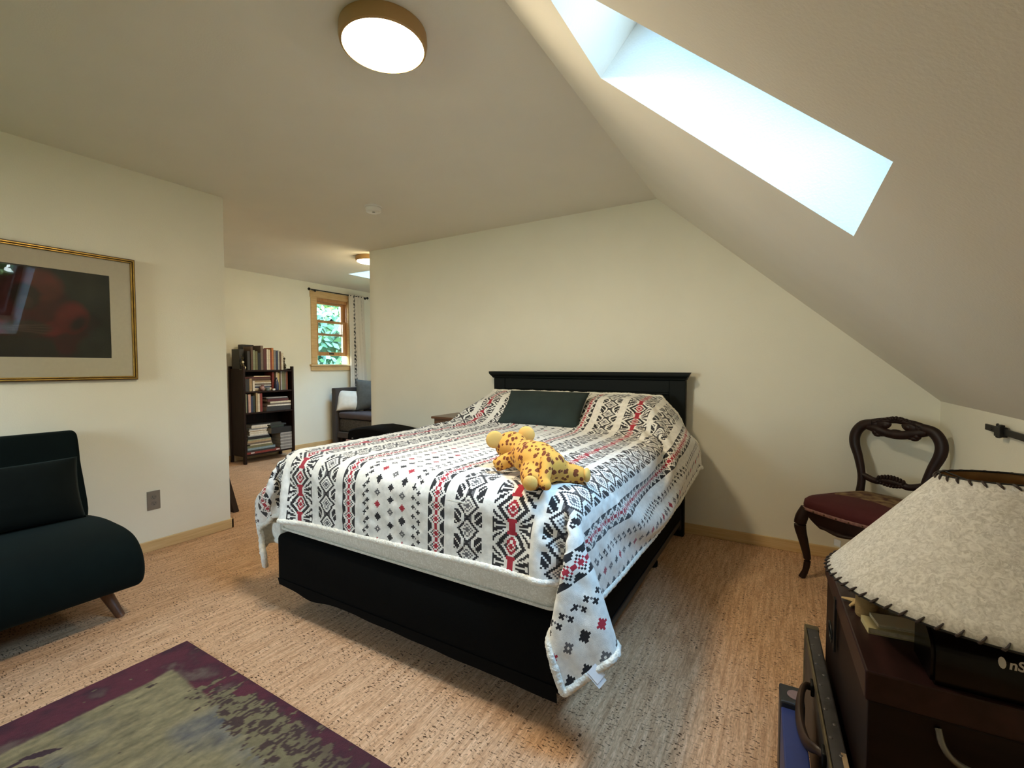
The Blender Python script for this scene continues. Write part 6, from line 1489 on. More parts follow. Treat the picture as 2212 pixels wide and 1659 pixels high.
# apron: wavy lower edge
m = MB()
o1 = seat_outline(1.0); o2 = seat_outline(.90)
n_ = len(o1)
def drop(x, y):
    t = abs(x) / .235
    return .318 + .055 * max(0, math.cos(t * 1.35 + .2) * -1 + .45) + (.045 if t > .80 else 0) * 0 + .05 * min(1, max(0, (t - .45) / .4))
top = [m.bm.verts.new((x, y, .398)) for x, y in o1]; bot = [m.bm.verts.new((x, y, drop(x, y) if y < -.1 else .345)) for x, y in o1]
topi = [m.bm.verts.new((x, y, .398)) for x, y in o2]; boti = [m.bm.verts.new((x, y, drop(x, y) if y < -.1 else .345)) for x, y in o2]
for k in range(n_):
    j = (k + 1) % n_
    m.bm.faces.new((top[k], top[j], bot[j], bot[k])); m.bm.faces.new((topi[j], topi[k], boti[k], boti[j]))
    m.bm.faces.new((top[j], top[k], topi[k], topi[j])); m.bm.faces.new((bot[k], bot[j], boti[j], boti[k]))
m.sweep([(-.10, -.247, .334), (0, -.252, .322), (.10, -.247, .334)], [.006, .013, .006], seg=8)
m.build('apron', mahog, ch, True)
for s in (-1, 1):
    m = MB().sweep([(s * .205, -.200, .40), (s * .222, -.215, .345), (s * .226, -.220, .29), (s * .212, -.205, .20), (s * .199, -.193, .11), (s * .203, -.199, .045), (s * .215, -.212, .0)],
                   [.029, .032, .030, .023, .018, .0155, .0175], seg=16)
    m.build('front_leg', mahog, ch, True)
    m = MB().sweep([(s * .165, .185, .42), (s * .163, .188, .30), (s * .165, .20, .15), (s * .170, .225, 0)], [.022, .021, .019, .0165], seg=12)
    m.build('rear_leg', mahog, ch, True)


def bk(x, z, dy=0):
    """point on the raked back plane"""
    return (x, .185 + (z - .42) * .10 + dy, z)


for s in (-1, 1):
    m = MB().sweep([bk(s * .160, .40), bk(s * .150, .50), bk(s * .153, .57), bk(s * .176, .66), bk(s * .204, .74), bk(s * .203, .80), bk(s * .170, .850), bk(s * .115, .868)],
                   [.024, .021, .021, .024, .028, .029, .029, .026], seg=14, flat=(1, .75), up=(0, 1, 0))
    m.build('back_post', mahog, ch, True)
m = MB()
m.sweep([bk(-.150, .862), bk(-.085, .884), bk(0, .896), bk(.085, .884), bk(.150, .862)], [.020, .019, .016, .019, .020], seg=14, flat=(1, .8), up=(0, 1, 0))
m.sweep([bk(-.140, .850), bk(-.088, .836), bk(-.045, .822), bk(0, .818), bk(.045, .822), bk(.088, .836), bk(.140, .850)], [.022, .026, .024, .025, .024, .026, .022], seg=14, flat=(1, .8), up=(0, 1, 0))
for s in (-1, 1):
    m.ell(bk(s * .088, .808), (.022, .015, .014), seg=14)
    m.ell(bk(s * .055, .866), (.024, .016, .020), seg=14)
    for k in range(7):
        x = .030 + .019 * k
        m.ell(bk(s * x, .907 - .0042 * k - .00055 * k * k * 1.5, -.004), (.016, .014, .008), M=Matrix.Rotation(s * rad(32), 4, 'Y'), seg=10)
for s in (-1, 1):
    m.ell(bk(s * .072, .866), (.050, .0145, .030), M=Matrix.Rotation(s * rad(14), 4, 'Y'), seg=18)
    m.ell(bk(s * .108, .862), (.040, .0145, .026), M=Matrix.Rotation(s * rad(22), 4, 'Y'), seg=18)
    m.ell(bk(s * .070, .818), (.030, .016, .020), seg=16)
    m.ell(bk(s * .098, .822), (.020, .018, .022), seg=16)
m.ell(bk(0, .828), (.040, .016, .020), seg=18)
for k in range(5):
    a_ = (k - 2) * .5
    m.ell(bk(math.sin(a_) * .030, .896 + math.cos(a_) * .012, -.008), (.010, .012, .014), M=Matrix.Rotation(a_, 4, 'Y'), seg=10)
m.build('crest_rail', mahog, ch, True)
m = MB().sweep([bk(-.150, .565), bk(-.085, .545), bk(-.045, .552), bk(0, .555), bk(.045, .552), bk(.085, .545), bk(.150, .565)], [.019, .018, .020, .021, .020, .018, .019], seg=12, flat=(1, .75), up=(0, 1, 0))
for k in range(9):
    x = -.060 + .015 * k
    m.ell(bk(x, .578 - .00002 * (x * 1000) ** 2 * .2, -.006), (.009, .013, .017), seg=10)
    m.ell(bk(x, .534 + .00002 * (x * 1000) ** 2 * .15, -.006), (.009, .012, .010), seg=10)
m.build('cross_rail', mahog, ch, True)
MB().box(-.012, .022, -.2685, -.2655, .268, .302).build('paper_tag', new_mat('paper_white', (.60, .66, .72), .7), ch)['label'] = 'small pale paper tag'

# ------------------------------------------------------------------ track bolted to the low wall
tr = thing('metal_track', 'black metal track with clamp bolted high on the low wall', 'track', (XK, 2.0, .943))
MB().box(-.022, -.014, -.75, .694, -.0125, .0125, .001).build('bar', dark_metal, tr)
for y in (.62, -.05, -.7):
    MB().lathe([(.006, 0), (.006, .020), (.007, .022), (.005, .025)], seg=12, M=Matrix.Translation((0, y, 0)) @ Matrix.Rotation(rad(-90), 4, 'Y')).build('standoff', dark_metal, tr, True)
cl = MB().box(-.034, -.010, .50, .555, -.022, .018, .002).build('clamp', dark_metal, tr)
MB().ell((-.022, .545, -.024), (.010, .012, .006), seg=12).build('clamp_knob', dark_metal, cl, True)
MB().box(-.030, -.016, .505, .535, .018, .026, .002).build('clamp_cap', dark_metal, cl)
MB().lathe([(.004, .0125), (.005, .022), (.003, .026)], (-.018, .575, 0), seg=10).build('stop_pin', dark_metal, tr)

# ------------------------------------------------------------------ wooden chest
chestw = new_mat('oxblood_chest', (0.0125, 0.0052, 0.0046), 0.5, scale=5, stretch=(1, 5, 6), color2=(0.0065, 0.0027, 0.0027), spec=.2)
chestw2 = new_mat('oxblood_chest_lid', (0.036, 0.0145, 0.0145), 0.4, scale=5, stretch=(6, 1, 6), color2=(0.016, 0.0062, 0.0062), spec=.25)
CZ = .580
cc = Vector((.4202, 1.4834, 0))
cst = thing('wooden_chest', 'oxblood wooden chest under the parchment lampshade', 'chest', cc, rad(2.4))
hx, hy = .280, .322
MB().box(-hx + .006, hx - .006, -hy + .006, hy - .006, .03, CZ - .064, .004).box(-hx + .012, hx - .012, -hy + .012, hy - .012, 0, .03).build('chest_body', chestw, cst)
MB().box(-hx, hx, -hy, hy, CZ - .062, CZ, .004).build('lid', chestw2, cst)
m = MB().box(-hx - .004, -hx + .002, .073, .095, .395, .545, .001)
hp = m.build('hasp', dark_metal, cst)
m = MB().sweep([(-hx - .005 - .002 * math.sin(t), .097 + .030 * (1 - math.cos(t)), .425 + .028 * math.sin(t)) for t in [k * PI / 8 for k in range(16)]], .0028, seg=8, closed=True, sub=2)
m.build('ring', dark_metal, hp, True)
m = MB().sweep([(-.165, -hy + .004, .50), (-.160, -hy - .010, .475), (-.14, -hy - .018, .455), (-.09, -hy - .020, .445), (-.04, -hy - .020, .445), (.01, -hy - .018, .455), (.03, -hy - .010, .475), (.035, -hy + .004, .50)], .006, seg=10)
m.build('bail_handle', new_mat('worn_iron', (.20, .19, .17), .4, metal=.7), cst, True)

# black glossy case on the chest
gloss = new_mat('gloss_black', (0.002, 0.002, 0.0028), 0.22, spec=.22)
bx = thing('black_case', 'glossy black case with white lettering on the oxblood chest', 'case', (.492, 1.232, CZ), rad(2.4))
cp = [(-.055, 0), (-.060, .006), (-.060, .062), (-.052, .084), (-.030, .098), (.0, .102), (.040, .102), (.055, .095), (.058, .08), (.058, 0)]
m = MB().prism(cp, 0, -.238, .235)
bmesh.ops.bevel(m.bm, geom=[e_ for e_ in m.bm.edges if abs(e_.verts[0].co.x - e_.verts[1].co.x) < 1e-5], offset=.006, segments=2, affect='EDGES')
m.build('case_shell', gloss, bx, True)
# white lettering on the curved front shoulder
fc = bpy.data.curves.new('lettering', 'FONT')
fc.body = 'nSe'
fc.size = .023; fc.extrude = .0004; fc.shear = .2; fc.offset = .0006
fo = bpy.data.objects.new('lettering_curve', fc); COL.objects.link(fo)
dg = bpy.context.evaluated_depsgraph_get()
tm = bpy.data.meshes.new_from_object(fo.evaluated_get(dg))
bpy.data.objects.remove(fo); bpy.data.curves.remove(fc)
mbx = MB(); mbx.bm.from_mesh(tm); bpy.data.meshes.remove(tm)
mbx.ell((-.008, .008, 0), (.0055, .010, .0006), seg=14)
RT = Matrix.Translation((-.131, -.0588, .0655)) @ Matrix.Rotation(rad(70), 4, 'X')
for v in mbx.bm.verts: v.co = RT @ v.co
mbx.build('lettering', new_mat('white_print', (.8, .8, .82), .5), bx, norm=False)['label'] = 'white lettering'

# lamp with a laced parchment shade
def parchment():
    m = new_mat('fibre_parchment', (0.66, 0.63, 0.55), 0.8)
    nt = m.node_tree
    N, L = nt.nodes.new, nt.links.new
    b = nt.nodes['Principled BSDF']
    tc = N('ShaderNodeTexCoord')
    n1_ = N('ShaderNodeTexNoise'); n1_.inputs['Scale'].default_value = 85; n1_.inputs['Detail'].default_value = 4; n1_.inputs['Distortion'].default_value = 1.6
    L(tc.outputs['Object'], n1_.inputs['Vector'])
    r1 = N('ShaderNodeValToRGB'); r1.color_ramp.elements[0].position = .34; r1.color_ramp.elements[1].position = .66
    r1.color_ramp.elements[0].color = (.58, .565, .53, 1); r1.color_ramp.elements[1].color = (.88, .87, .84, 1)
    L(n1_.outputs['Fac'], r1.inputs[0])
    # thin pale fibres
    n2_ = N('ShaderNodeTexNoise'); n2_.inputs['Scale'].default_value = 38; n2_.inputs['Detail'].default_value = 2; n2_.inputs['Distortion'].default_value = 3.5
    L(tc.outputs['Object'], n2_.inputs['Vector'])
    r2 = N('ShaderNodeValToRGB'); ee = r2.color_ramp.elements
    ee[0].position = .485; ee[0].color = (0, 0, 0, 1); ee[1].position = .515; ee[1].color = (0, 0, 0, 1)
    k = ee.new(.5); k.color = (1, 1, 1, 1)
    L(n2_.outputs['Fac'], r2.inputs[0])
    mx = N('ShaderNodeMix'); mx.data_type = 'RGBA'; mx.inputs[7].default_value = (.92, .91, .87, 1)
    L(r2.outputs[0], mx.inputs[0]); L(r1.outputs[0], mx.inputs[6]); L(mx.outputs[2], b.inputs['Base Color'])
    tr_ = N('ShaderNodeBsdfTranslucent'); L(mx.outputs[2], tr_.inputs[0])
    ms = N('ShaderNodeMixShader'); ms.inputs[0].default_value = .12
    L(b.outputs[0], ms.inputs[1]); L(tr_.outputs[0], ms.inputs[2])
    L(ms.outputs[0], nt.nodes['Material Output'].inputs[0])
    return m


lamp = thing('table_lamp', 'table lamp with a big laced parchment cone shade on the chest', 'lamp', (.412, 1.412, CZ))
lampw = new_mat('turned_wood', (.11, .05, .025), .45)
MB().lathe([(.060, 0), (.062, .010), (.050, .022), (.022, .032), (.016, .06), (.022, .09), (.016, .12), (.012, .15), (.012, .22)], seg=32).build('base', lampw, lamp, True)
# shade axis leans a touch
tz = .957 - CZ
top_c = Vector((.4098 - .412, 1.391 - 1.412, tz))
nrm = Vector((-.039, .056, 1)).normalized()
bot_c = top_c - nrm * .2484
ea = Vector((0, 1, 0)).cross(nrm).normalized(); eb = nrm.cross(ea)
Rt, Rb = .1015, .320


def shade_pt(t, k, off=0.0):
    r = Rt + (Rb - Rt) * k
    c = top_c + (bot_c - top_c) * k
    out = ea * math.cos(t) + eb * math.sin(t)
    return c + out * (r + off)


NT, NKs = 128, 10
P = np.array([[tuple(shade_pt(2 * PI * i / NT, j / NKs)) for i in range(NT + 1)] for j in range(NKs + 1)])[:, ::-1]
par = parchment()
sh = grid_mesh('lamp_shade', P, [par, new_mat('lit_through_inner_paper', (.42, .24, .09), .8, var=.15, scale=30)], lamp)  # inner side carries the lit-through brown as its own colour
sm = sh.modifiers.new('thickness', 'SOLIDIFY'); sm.thickness = .0014; sm.offset = -1; sm.material_offset = 1
rim = MB()
for k in (0, 1):
    rim.sweep([tuple(shade_pt(2 * PI * i / 48, k, -.001)) for i in range(48)], .0022, seg=8, closed=True, sub=2)
rim.build('wire_rim', dark_metal, sh, True)
m = MB()
for i in range(3):
    t = 2 * PI * i / 3 + .4
    m.sweep([tuple(shade_pt(t, 0, -.001)), tuple(top_c + (shade_pt(t, 0) - top_c) * .1 - nrm * .03)], .0018, seg=6, sub=1)
m.sweep([tuple(top_c - nrm * .03), (0, 0, .215)], .006, seg=8, sub=2)
m.build('spider', dark_metal, lamp, True)
lace = new_mat('leather_lacing', (.030, .018, .016), .6)
for k, cnt, L_ in ((1, 70, .014), (0, 29, .012)):
    sg = -1 if k else 1
    for i in range(cnt):
        t = 2 * PI * (i + .3) / cnt
        dt = (.007 / (Rb if k else Rt))
        kk = L_ / .335 * sg
        m = MB().sweep([tuple(shade_pt(t + dt * .9, k + kk, .0006)), tuple(shade_pt(t + dt * .5, k + kk * .5, .0032)), tuple(shade_pt(t - dt * .1, k, .0030)), tuple(shade_pt(t - dt * .5, k - kk * .06, -.002))], [.0012, .0024, .0026, .0022], seg=6, sub=2)
        m.build('stitch', lace, sh, True)

# booklets, bundle and starfish at the lamp foot
booky = new_mat('pale_yellow_card', (.52, .46, .26), .8)
page = new_mat('book_pages', (.62, .55, .40), .9, var=.15, scale=120)
orange = new_mat('rust_cover', (.16, .045, .015), .6)


def flat_book(name, label, loc, rz, w, d, h, cover, cat='book', group=None):
    mb = MB().box(-w / 2, w / 2, -d / 2, d / 2, 0, .002, mi=0).box(-w / 2, w / 2, -d / 2, d / 2, h - .002, h, mi=0)
    mb.box(-w / 2, -w / 2 + .003, -d / 2, d / 2, .002, h - .002, mi=0).box(-w / 2 + .003, w / 2 - .003, -d / 2 + .003, d / 2 - .003, .002, h - .002, mi=1)
    o_ = mb.build(name, [cover, page])
    o_.location = loc; o_.rotation_euler.z = rz
    return tag(o_, label, cat, group)


flat_book('booklet', 'pale yellow booklet lying lowest at the lamp foot', (.242, 1.352, CZ + .0003), rad(7), .135, .060, .014, booky)
flat_book('booklet', 'cream booklet on top of the pale yellow one under the shade', (.250, 1.362, CZ + .0147), rad(10), .115, .055, .008, new_mat('cream_card', (.62, .56, .40), .8))
flat_book('booklet', 'rust orange booklet behind the pale yellow one', (.262, 1.470, CZ + .0003), rad(4), .13, .09, .030, orange)
m = MB().lathe([(.021, 0), (.023, .004), (.023, .050), (.021, .055)], seg=24)
tw = m.build('twine_roll', new_mat('jute_twine', (.36, .24, .10), .9, bump=.002, bscale=120, stretch=(1, 1, 8)), None, True)
tw.location = (.186, 1.405, CZ + .0003)
tag(tw, 'tan twine roll standing beside the starfish on the chest', 'twine')
m = MB()
for k in range(5):
    a_ = 2 * PI * k / 5 + .3
    m.sweep([(0, 0, .007), (math.cos(a_) * .020, math.sin(a_) * .020, .0065), (math.cos(a_) * .038, math.sin(a_) * .038, .005)], [.0085, .0062, .0028], seg=10, flat=(1, .75))
m.ell((0, 0, .0075), (.011, .011, .007), seg=12)
sf = m.build('starfish', new_mat('dried_starfish', (.58, .42, .20), .9, bump=.0015, bscale=260), None, True)
sf.location = (.178, 1.462, CZ + .0305 - .030)
tag(sf, 'dried tan starfish lying on the corner of the chest', 'starfish')

# old suitcase on edge beside the chest
leath = new_mat('worn_dark_leather', (.038, .034, .034), .55, var=.35, scale=14, bump=.0012, bscale=60)
tan_l = new_mat('worn_tan_edge', (.10, .075, .035), .6, var=.5, scale=20)
su = thing('suitcase', 'worn dark leather suitcase on its edge beside the chest', 'suitcase', (.1195, 1.40, 0), rad(2.6))
MB().box(-.0205, .0165, -.44, .455, .002, .305, .006, seg=3).build('suitcase_body', leath, su, True)
m = MB()
for y in (-.43, .445):
    m.box(-.0230, .0185, y - .014, y + .012, .002, .308, .004)
m.box(-.0235, -.0185, -.43, .445, .286, .309, .002)
m.build('edge_binding', tan_l, su)
dull = new_mat('dull_rivet', (.13, .12, .12), .4, metal=.6)
for k in range(16):
    MB().ell((.004 if k % 2 else -.010, -.40 + .052 * k, .305), (.005, .005, .0016), seg=10).build('rivet', dull, su, True)
MB().box(.004, .014, -.30, -.13, .3048, .3062, mi=0).build('tape_label', new_mat('tape_beige', (.42, .30, .18), .7, var=.3, scale=40), su)['label'] = 'torn beige tape label'
hd_ = MB().sweep([(-.024, .165, .262), (-.045, .150, .270), (-.060, .09, .262), (-.064, .02, .245), (-.056, -.05, .248), (-.040, -.085, .262), (-.024, -.10, .262)], [.008, .010, .014, .015, .014, .010, .008], seg=12, flat=(.7, 1.2))
ho = hd_.build('handle', new_mat('brown_handle_leather', (.050, .026, .014), .45, var=.3, scale=16), su, True)
for y in (.165, -.10):
    MB().box(-.030, -.021, y - .018, y + .018, .245, .280, .003).build('handle_bracket', dark_metal, ho)

# blue case standing against the suitcase
blue = new_mat('cobalt_vinyl', (.028, .042, .155), .5, var=.12, scale=8)
bc = thing('blue_case', 'cobalt blue case with black end corner beside the old suitcase', 'case', (.053, 1.235, 0), rad(2.3))
MB().box(-.033, .022, -.36, .300, .001, .232, .004).build('case_body', blue, bc)
MB().box(-.036, .025, .245, .330, .0005, .250, .005).build('end_cap', new_mat('black_corner', (.018, .018, .020), .4), bc)
MB().lathe([(.021, 0), (.021, .0012)], (.004, .286, .2502), seg=28).build('round_sticker', new_mat('pink_sticker', (.24, .16, .155), .7, var=.1, scale=60), bc)['label'] = 'round faded pink sticker'
outlet((.392, YB, .195), 0, 'white outlet plate low on the bed wall behind the side chair', white_plastic, white_plastic)

# ------------------------------------------------------------------ bookcase and its books in the far room
dkw = new_mat('dark_bookcase_wood', (0.024, 0.0095, 0.005), 0.55, scale=6, stretch=(8, 8, 1), color2=(0.013, 0.0055, 0.0035), spec=.2)
KX0, KX1, KY0, KY1 = -5.925, -5.60, 3.075, 3.735
kc = Vector(((KX0 + KX1) / 2, (KY0 + KY1) / 2, 0))
bcs = thing('bookcase', 'dark wooden bookcase full of books against the window wall', 'bookcase', kc)
kx, ky = (KX1 - KX0) / 2, (KY1 - KY0) / 2
for sy in (-1, 1):
    m = MB()
    y = sy * (ky - .012)
    for x in (-kx + .02, kx - .02):
        m.box(x - .02, x + .02, y - .014, y + .014, 0, 1.185 + (.01 if x > 0 else .01), .003)
    m.box(-kx + .03, kx - .03, y - .008, y + .008, .09, 1.165)
    m.build('side_panel', dkw, bcs)
SHZ = (.115, .628, .888, 1.150)
for z in SHZ:
    MB().box(-kx + .004, kx - .008, -ky + .01, ky - .01, z - .020, z, .002).build('shelf', dkw, bcs)
MB().box(-kx + .002, -kx + .010, -ky + .02, ky - .02, .095, 1.14).build('back_panel', dkw, bcs)

book_mats = {}
TONES = {'cream': (.62, .54, .40), 'white': (.70, .64, .55), 'tan': (.38, .27, .15), 'olive': (.16, .15, .07), 'sage green': (.26, .28, .18),
         'dark green': (.035, .045, .030), 'black': (.012, .011, .011), 'charcoal': (.035, .033, .032), 'brown': (.10, .05, .025), 'red': (.22, .03, .02),
         'maroon': (.09, .018, .018), 'orange': (.50, .20, .07), 'grey': (.22, .21, .20), 'pale grey': (.40, .38, .36), 'navy': (.03, .04, .09),
         'pink': (.55, .33, .28), 'light blue': (.22, .30, .33), 'yellow': (.50, .37, .14), 'grey brown': (.16, .12, .09), 'rust': (.25, .07, .03)}


def tone(c):
    if c not in book_mats:
        book_mats[c] = new_mat('cover_' + c.replace(' ', '_'), TONES[c], .55, var=.12, scale=40)
    return book_mats[c]


paper = new_mat('book_paper', (.52, .44, .31), .9, var=.2, scale=200)


def stand_book(y0, y1, h, z, c, label, group, x1=None, depth=.17, lean=0.0):
    """book upright on a shelf, spine to the room (+x)"""
    x1 = KX1 - .02 if x1 is None else x1
    if z < 1.1:
        y0, y1 = max(y0, KY0 + .030), min(y1, KY1 - .030)
    w = y1 - y0
    t = min(.003, w * .2)
    mb = MB().box(-depth, 0, 0, t, 0, h, mi=0).box(-depth, 0, w - t, w, 0, h, mi=0).box(-t, 0, t, w - t, 0, h, mi=0)
    mb.box(-depth + .004, -t, t, w - t, .003, h - .004, mi=1)
    o_ = mb.build('book', [tone(c), paper])
    o_.location = (x1, y0, z + .0005)
    o_.rotation_euler.x = lean
    return tag(o_, label, 'book', group)


def lay_book(y0, y1, z, h, c, label, group, x1=None, depth=.21, rz=0.0, name='book', cat='book'):
    """book lying flat, spine or pages to the room"""
    x1 = KX1 - .02 if x1 is None else x1
    y0, y1 = max(y0, KY0 + .030), min(y1, KY1 - .030)
    w = y1 - y0
    t = min(.0025, h * .2)
    mb = MB().box(-depth, 0, 0, w, 0, t, mi=0).box(-depth, 0, 0, w, h - t, h, mi=0).box(-t, 0, 0, w, t, h - t, mi=0)
    mb.box(-depth + .004, -t, .003, w - .003, t, h - t, mi=1)
    o_ = mb.build(name, [tone(c), paper])
    o_.location = (x1, y0, z)
    o_.rotation_euler.z = rz
    return tag(o_, label, cat, group)


def PYy(px):            # spot along the front of the bookcase, from the photo's column
    return 3.093 + (px - 528) * .00606


def PZ(py):             # height on the front of the bookcase
    return 1.2 + (790.7 - py) * .00588


# books on the top board, from the figurine bookend towards the window
top_row = [(536, 541.5, 758, 'charcoal'), (547.5, 551.5, 756, 'sage green'), (552, 557, 758, 'olive'), (557.3, 563, 761, 'black'), (563.4, 568.8, 746, 'grey brown'),
           (569.2, 575.6, 752, 'maroon'), (576, 580, 753, 'white'), (580.3, 583.8, 754, 'cream'), (584.2, 586.6, 758, 'red'), (587, 591, 750, 'orange'), (591.4, 596, 754.5, 'grey'),
           (596.4, 600.4, 755.5, 'navy'), (600.8, 604, 755, 'pale grey'), (604.4, 607.8, 757, 'brown'), (608.2, 612.8, 760, 'cream')]
ZT = SHZ[3]
for i, (a_, b_, py, c) in enumerate(top_row):
    stand_book(PYy(a_), PYy(b_) - .001, PZ(py) - ZT - .01, ZT, c, f'{c} book upright on the bookcase top, {ORD[i]} from the white flower bookend', 'books on the bookcase top')
stand_book(PYy(543), PYy(547), PZ(748.5) - ZT - .01, ZT, 'brown', 'tall brown book on the bookcase top beside the tallest black one', 'books on the bookcase top')
stand_book(PYy(543.2), PYy(567), PZ(743.5) - ZT - .01, ZT, 'black', 'thickest black volume rising above the row on the bookcase top', 'books on the bookcase top', x1=KX1 - .21, depth=.09)
stand_book(PYy(526.5), PYy(535.6), PZ(754) - ZT - .01, ZT, 'charcoal', 'wide charcoal book behind the white flower bookend on the bookcase top', 'books on the bookcase top', x1=KX1 - .088)

bronze = new_mat('figurine_bronze', (.06, .045, .020), .4, metal=.5, var=.4, scale=40)
ivory = new_mat('flower_ivory', (.70, .62, .42), .6)


def bookend(y, label, flower):
    t_ = thing('bookend', label, 'bookend', (KX1 - .05, y, ZT + .0005), 0, 'figurine bookends')
    MB().box(-.03, .03, -.025, .025, 0, .014, .003).build('base', bronze, t_)
    m_ = MB().sweep([(0, 0, .012), (.006, .006, .05), (-.004, -.004, .09), (0, .004, .125)], [.016, .020, .016, .010], seg=10)
    m_.ell((0, .004, .145), (.014, .014, .017), seg=12).ell((.004, -.014, .17), (.007, .008, .010), seg=8)
    m_.sweep([(0, -.004, .10), (.014, -.026, .085), (.020, -.024, .060)], [.007, .006, .005], seg=8)
    m_.build('figurine', bronze, t_, True)
    if flower:
        MB().ell((.022, -.004, .095), (.010, .016, .014), seg=12).ell((.024, .010, .030), (.012, .022, .018), seg=12).build('flower', ivory, t_, True)['label'] = 'ivory flower'


bookend(PYy(530.5) - .012, 'bronze figurine bookend with white flowers on the bookcase top', True)
bookend(PYy(614.5) + .018, 'bronze figurine bookend without flowers, closing the row on the bookcase top', False)

# first shelf under the top
ZA = SHZ[2]
for i, (a_, b_, py, c) in enumerate([(529.3, 531, 814, 'pink'), (531.4, 538.6, 817, 'charcoal'), (539, 544.2, 816, 'tan'), (545.8, 549.8, 821, 'white')]):
    stand_book(PYy(a_), PYy(b_), PZ(py) - ZA - .005, ZA, c, f'{c} book standing before the pile on the shelf below the top', 'standing books on the upper shelf')
z = ZA + .0005
pileA = [('tan', .014, 550, 588), ('cream', .011, 550.5, 589), ('white', .013, 551, 589), ('navy', .018, 551, 586.5), ('pale grey', .020, 550, 588.5), ('grey brown', .017, 556, 588), ('white', .014, 549, 588.5),
         ('tan', .022, 546, 588), ('brown', .026, 530, 587), ('maroon', .022, 530, 588), ('cream', .010, 552, 587)]
for i, (c, h_, a_, b_) in enumerate(pileA):
    lay_book(PYy(a_), PYy(b_), z, h_ - .0008, c, f'{c} book lying {ORD[i]} up the pile on the shelf below the bookcase top', 'book pile on the upper shelf', x1=KX1 - .06)
    z += h_
for i, (a_, b_, py, c) in enumerate([(590, 594, 803, 'red'), (599, 602.4, 803, 'cream'), (602.6, 606, 804, 'yellow'), (606.4, 609, 803, 'brown'), (609.2, 612, 801, 'pale grey'), (612.2, 618, 800, 'olive'), (618.4, 621.6, 802, 'grey brown'), (621.9, 625, 802, 'rust')]):
    stand_book(PYy(a_), PYy(b_), PZ(py) - ZA - .008, ZA, c, f'{c} book standing {ORD[i]} past the pile, near the blue bottle', 'books beside the blue bottle', x1=KX1 - .05)
blueg = new_mat('cobalt_bottle', (.012, .020, .065), .15, coat=.5)
o_ = MB().lathe([(.022, 0), (.029, .004), (.030, .05), (.027, .10), (.018, .130), (.012, .142), (.012, .158), (.014, .162)], seg=24).build('bottle', blueg, None, True)
o_.location = (KX1 - .036, PYy(597.5), ZA + .0005); tag(o_, 'cobalt blue bottle on the shelf below the bookcase top', 'bottle')
o_ = MB().ell((0, 0, .033), (.030, .032, .033), seg=18).ell((.008, .004, .066), (.016, .017, .014), seg=12).build('rose_ornament', new_mat('rose_red_glaze', (.16, .05, .06), .4, color2=(.45, .30, .28), scale=40), None, True)
o_.location = (KX1 - .034, PYy(566), ZA + .0005); tag(o_, 'round red and pink ornament in front of the upper book pile', 'ornament')
o_ = MB().lathe([(.020, 0), (.024, .006), (.020, .022), (.026, .034), (.024, .036)], seg=18).build('glass_dish', new_mat('grey_glass', (.16, .20, .20), .1, coat=.5), None, True)
o_.location = (KX1 - .034, PYy(578), ZA + .0005); tag(o_, 'small grey glass dish between the ornament and the white cube', 'dish')
o_ = MB().box(-.012, .012, -.016, .016, 0, .022, .003).build('cube_box', new_mat('cube_white', (.75, .70, .62), .5))
o_.location = (KX1 - .022, PYy(590), ZA + .0005); tag(o_, 'tiny white cube beside the cobalt blue bottle', 'box')

# middle shelf
ZM = SHZ[1]
for i, (a_, b_, py, c) in enumerate([(531, 532.8, 848, 'sage green'), (533.2, 535.8, 850, 'black'), (536.2, 541, 849, 'pink'), (541.4, 545, 853, 'navy'), (545.3, 549, 852, 'dark green'), (551.6, 555, 846, 'tan'), (555.4, 559.6, 848, 'cream'), (560, 564.8, 848, 'red')]):
    stand_book(PYy(a_), PYy(b_), PZ(py) - ZM - .006, ZM, c, f'{c} book upright on the middle shelf, {ORD[i]} from the sage green end', 'upright books on the middle shelf')
z = ZM + .0005
for i, (c, h_, a_, b_) in enumerate([('charcoal', .058, 574, 632), ('white', .018, 576, 632.5), ('grey brown', .020, 582, 631), ('cream', .022, 582, 630), ('maroon', .034, 576, 624), ('charcoal', .010, 578, 623), ('pale grey', .010, 574, 622)]):
    lay_book(PYy(a_), PYy(b_) - .004, z, h_ - .0008, c, f'{c} book lying {ORD[i]} up the pile on the middle shelf', 'book pile on the middle shelf', x1=KX1 - .025)
    z += h_

# bottom shelf: two piles of books, a black binder and a pile of magazines
ZB = SHZ[0]
z = ZB + .0005
lowp = [('red', .026, 530, 601), ('charcoal', .022, 531, 591), ('light blue', .026, 532, 591), ('olive', .030, 532, 586), ('cream', .014, 538, 584), ('grey brown', .020, 532, 584), ('tan', .026, 533, 583), ('sage green', .014, 534, 583), ('black', .034, 534, 580)]
for i, (c, h_, a_, b_) in enumerate(lowp):
    b1 = lay_book(PYy(a_), PYy(b_) - .004, z, h_ - .0008, c, f'{c} book lying {ORD[i]} up the tall pile on the bottom shelf', 'lower books of the bottom shelf pile', x1=KX1 - .012 - .002 * i)
    if i == 0:
        mb = MB()
        for yy_ in (.05, .375):
            mb.box(0, .0006, yy_, yy_ + .045, .006, .020)
        mb.build('spine_label', new_mat('spine_white', (.65, .6, .55), .6), b1)['label'] = 'white spine label'
    z += h_
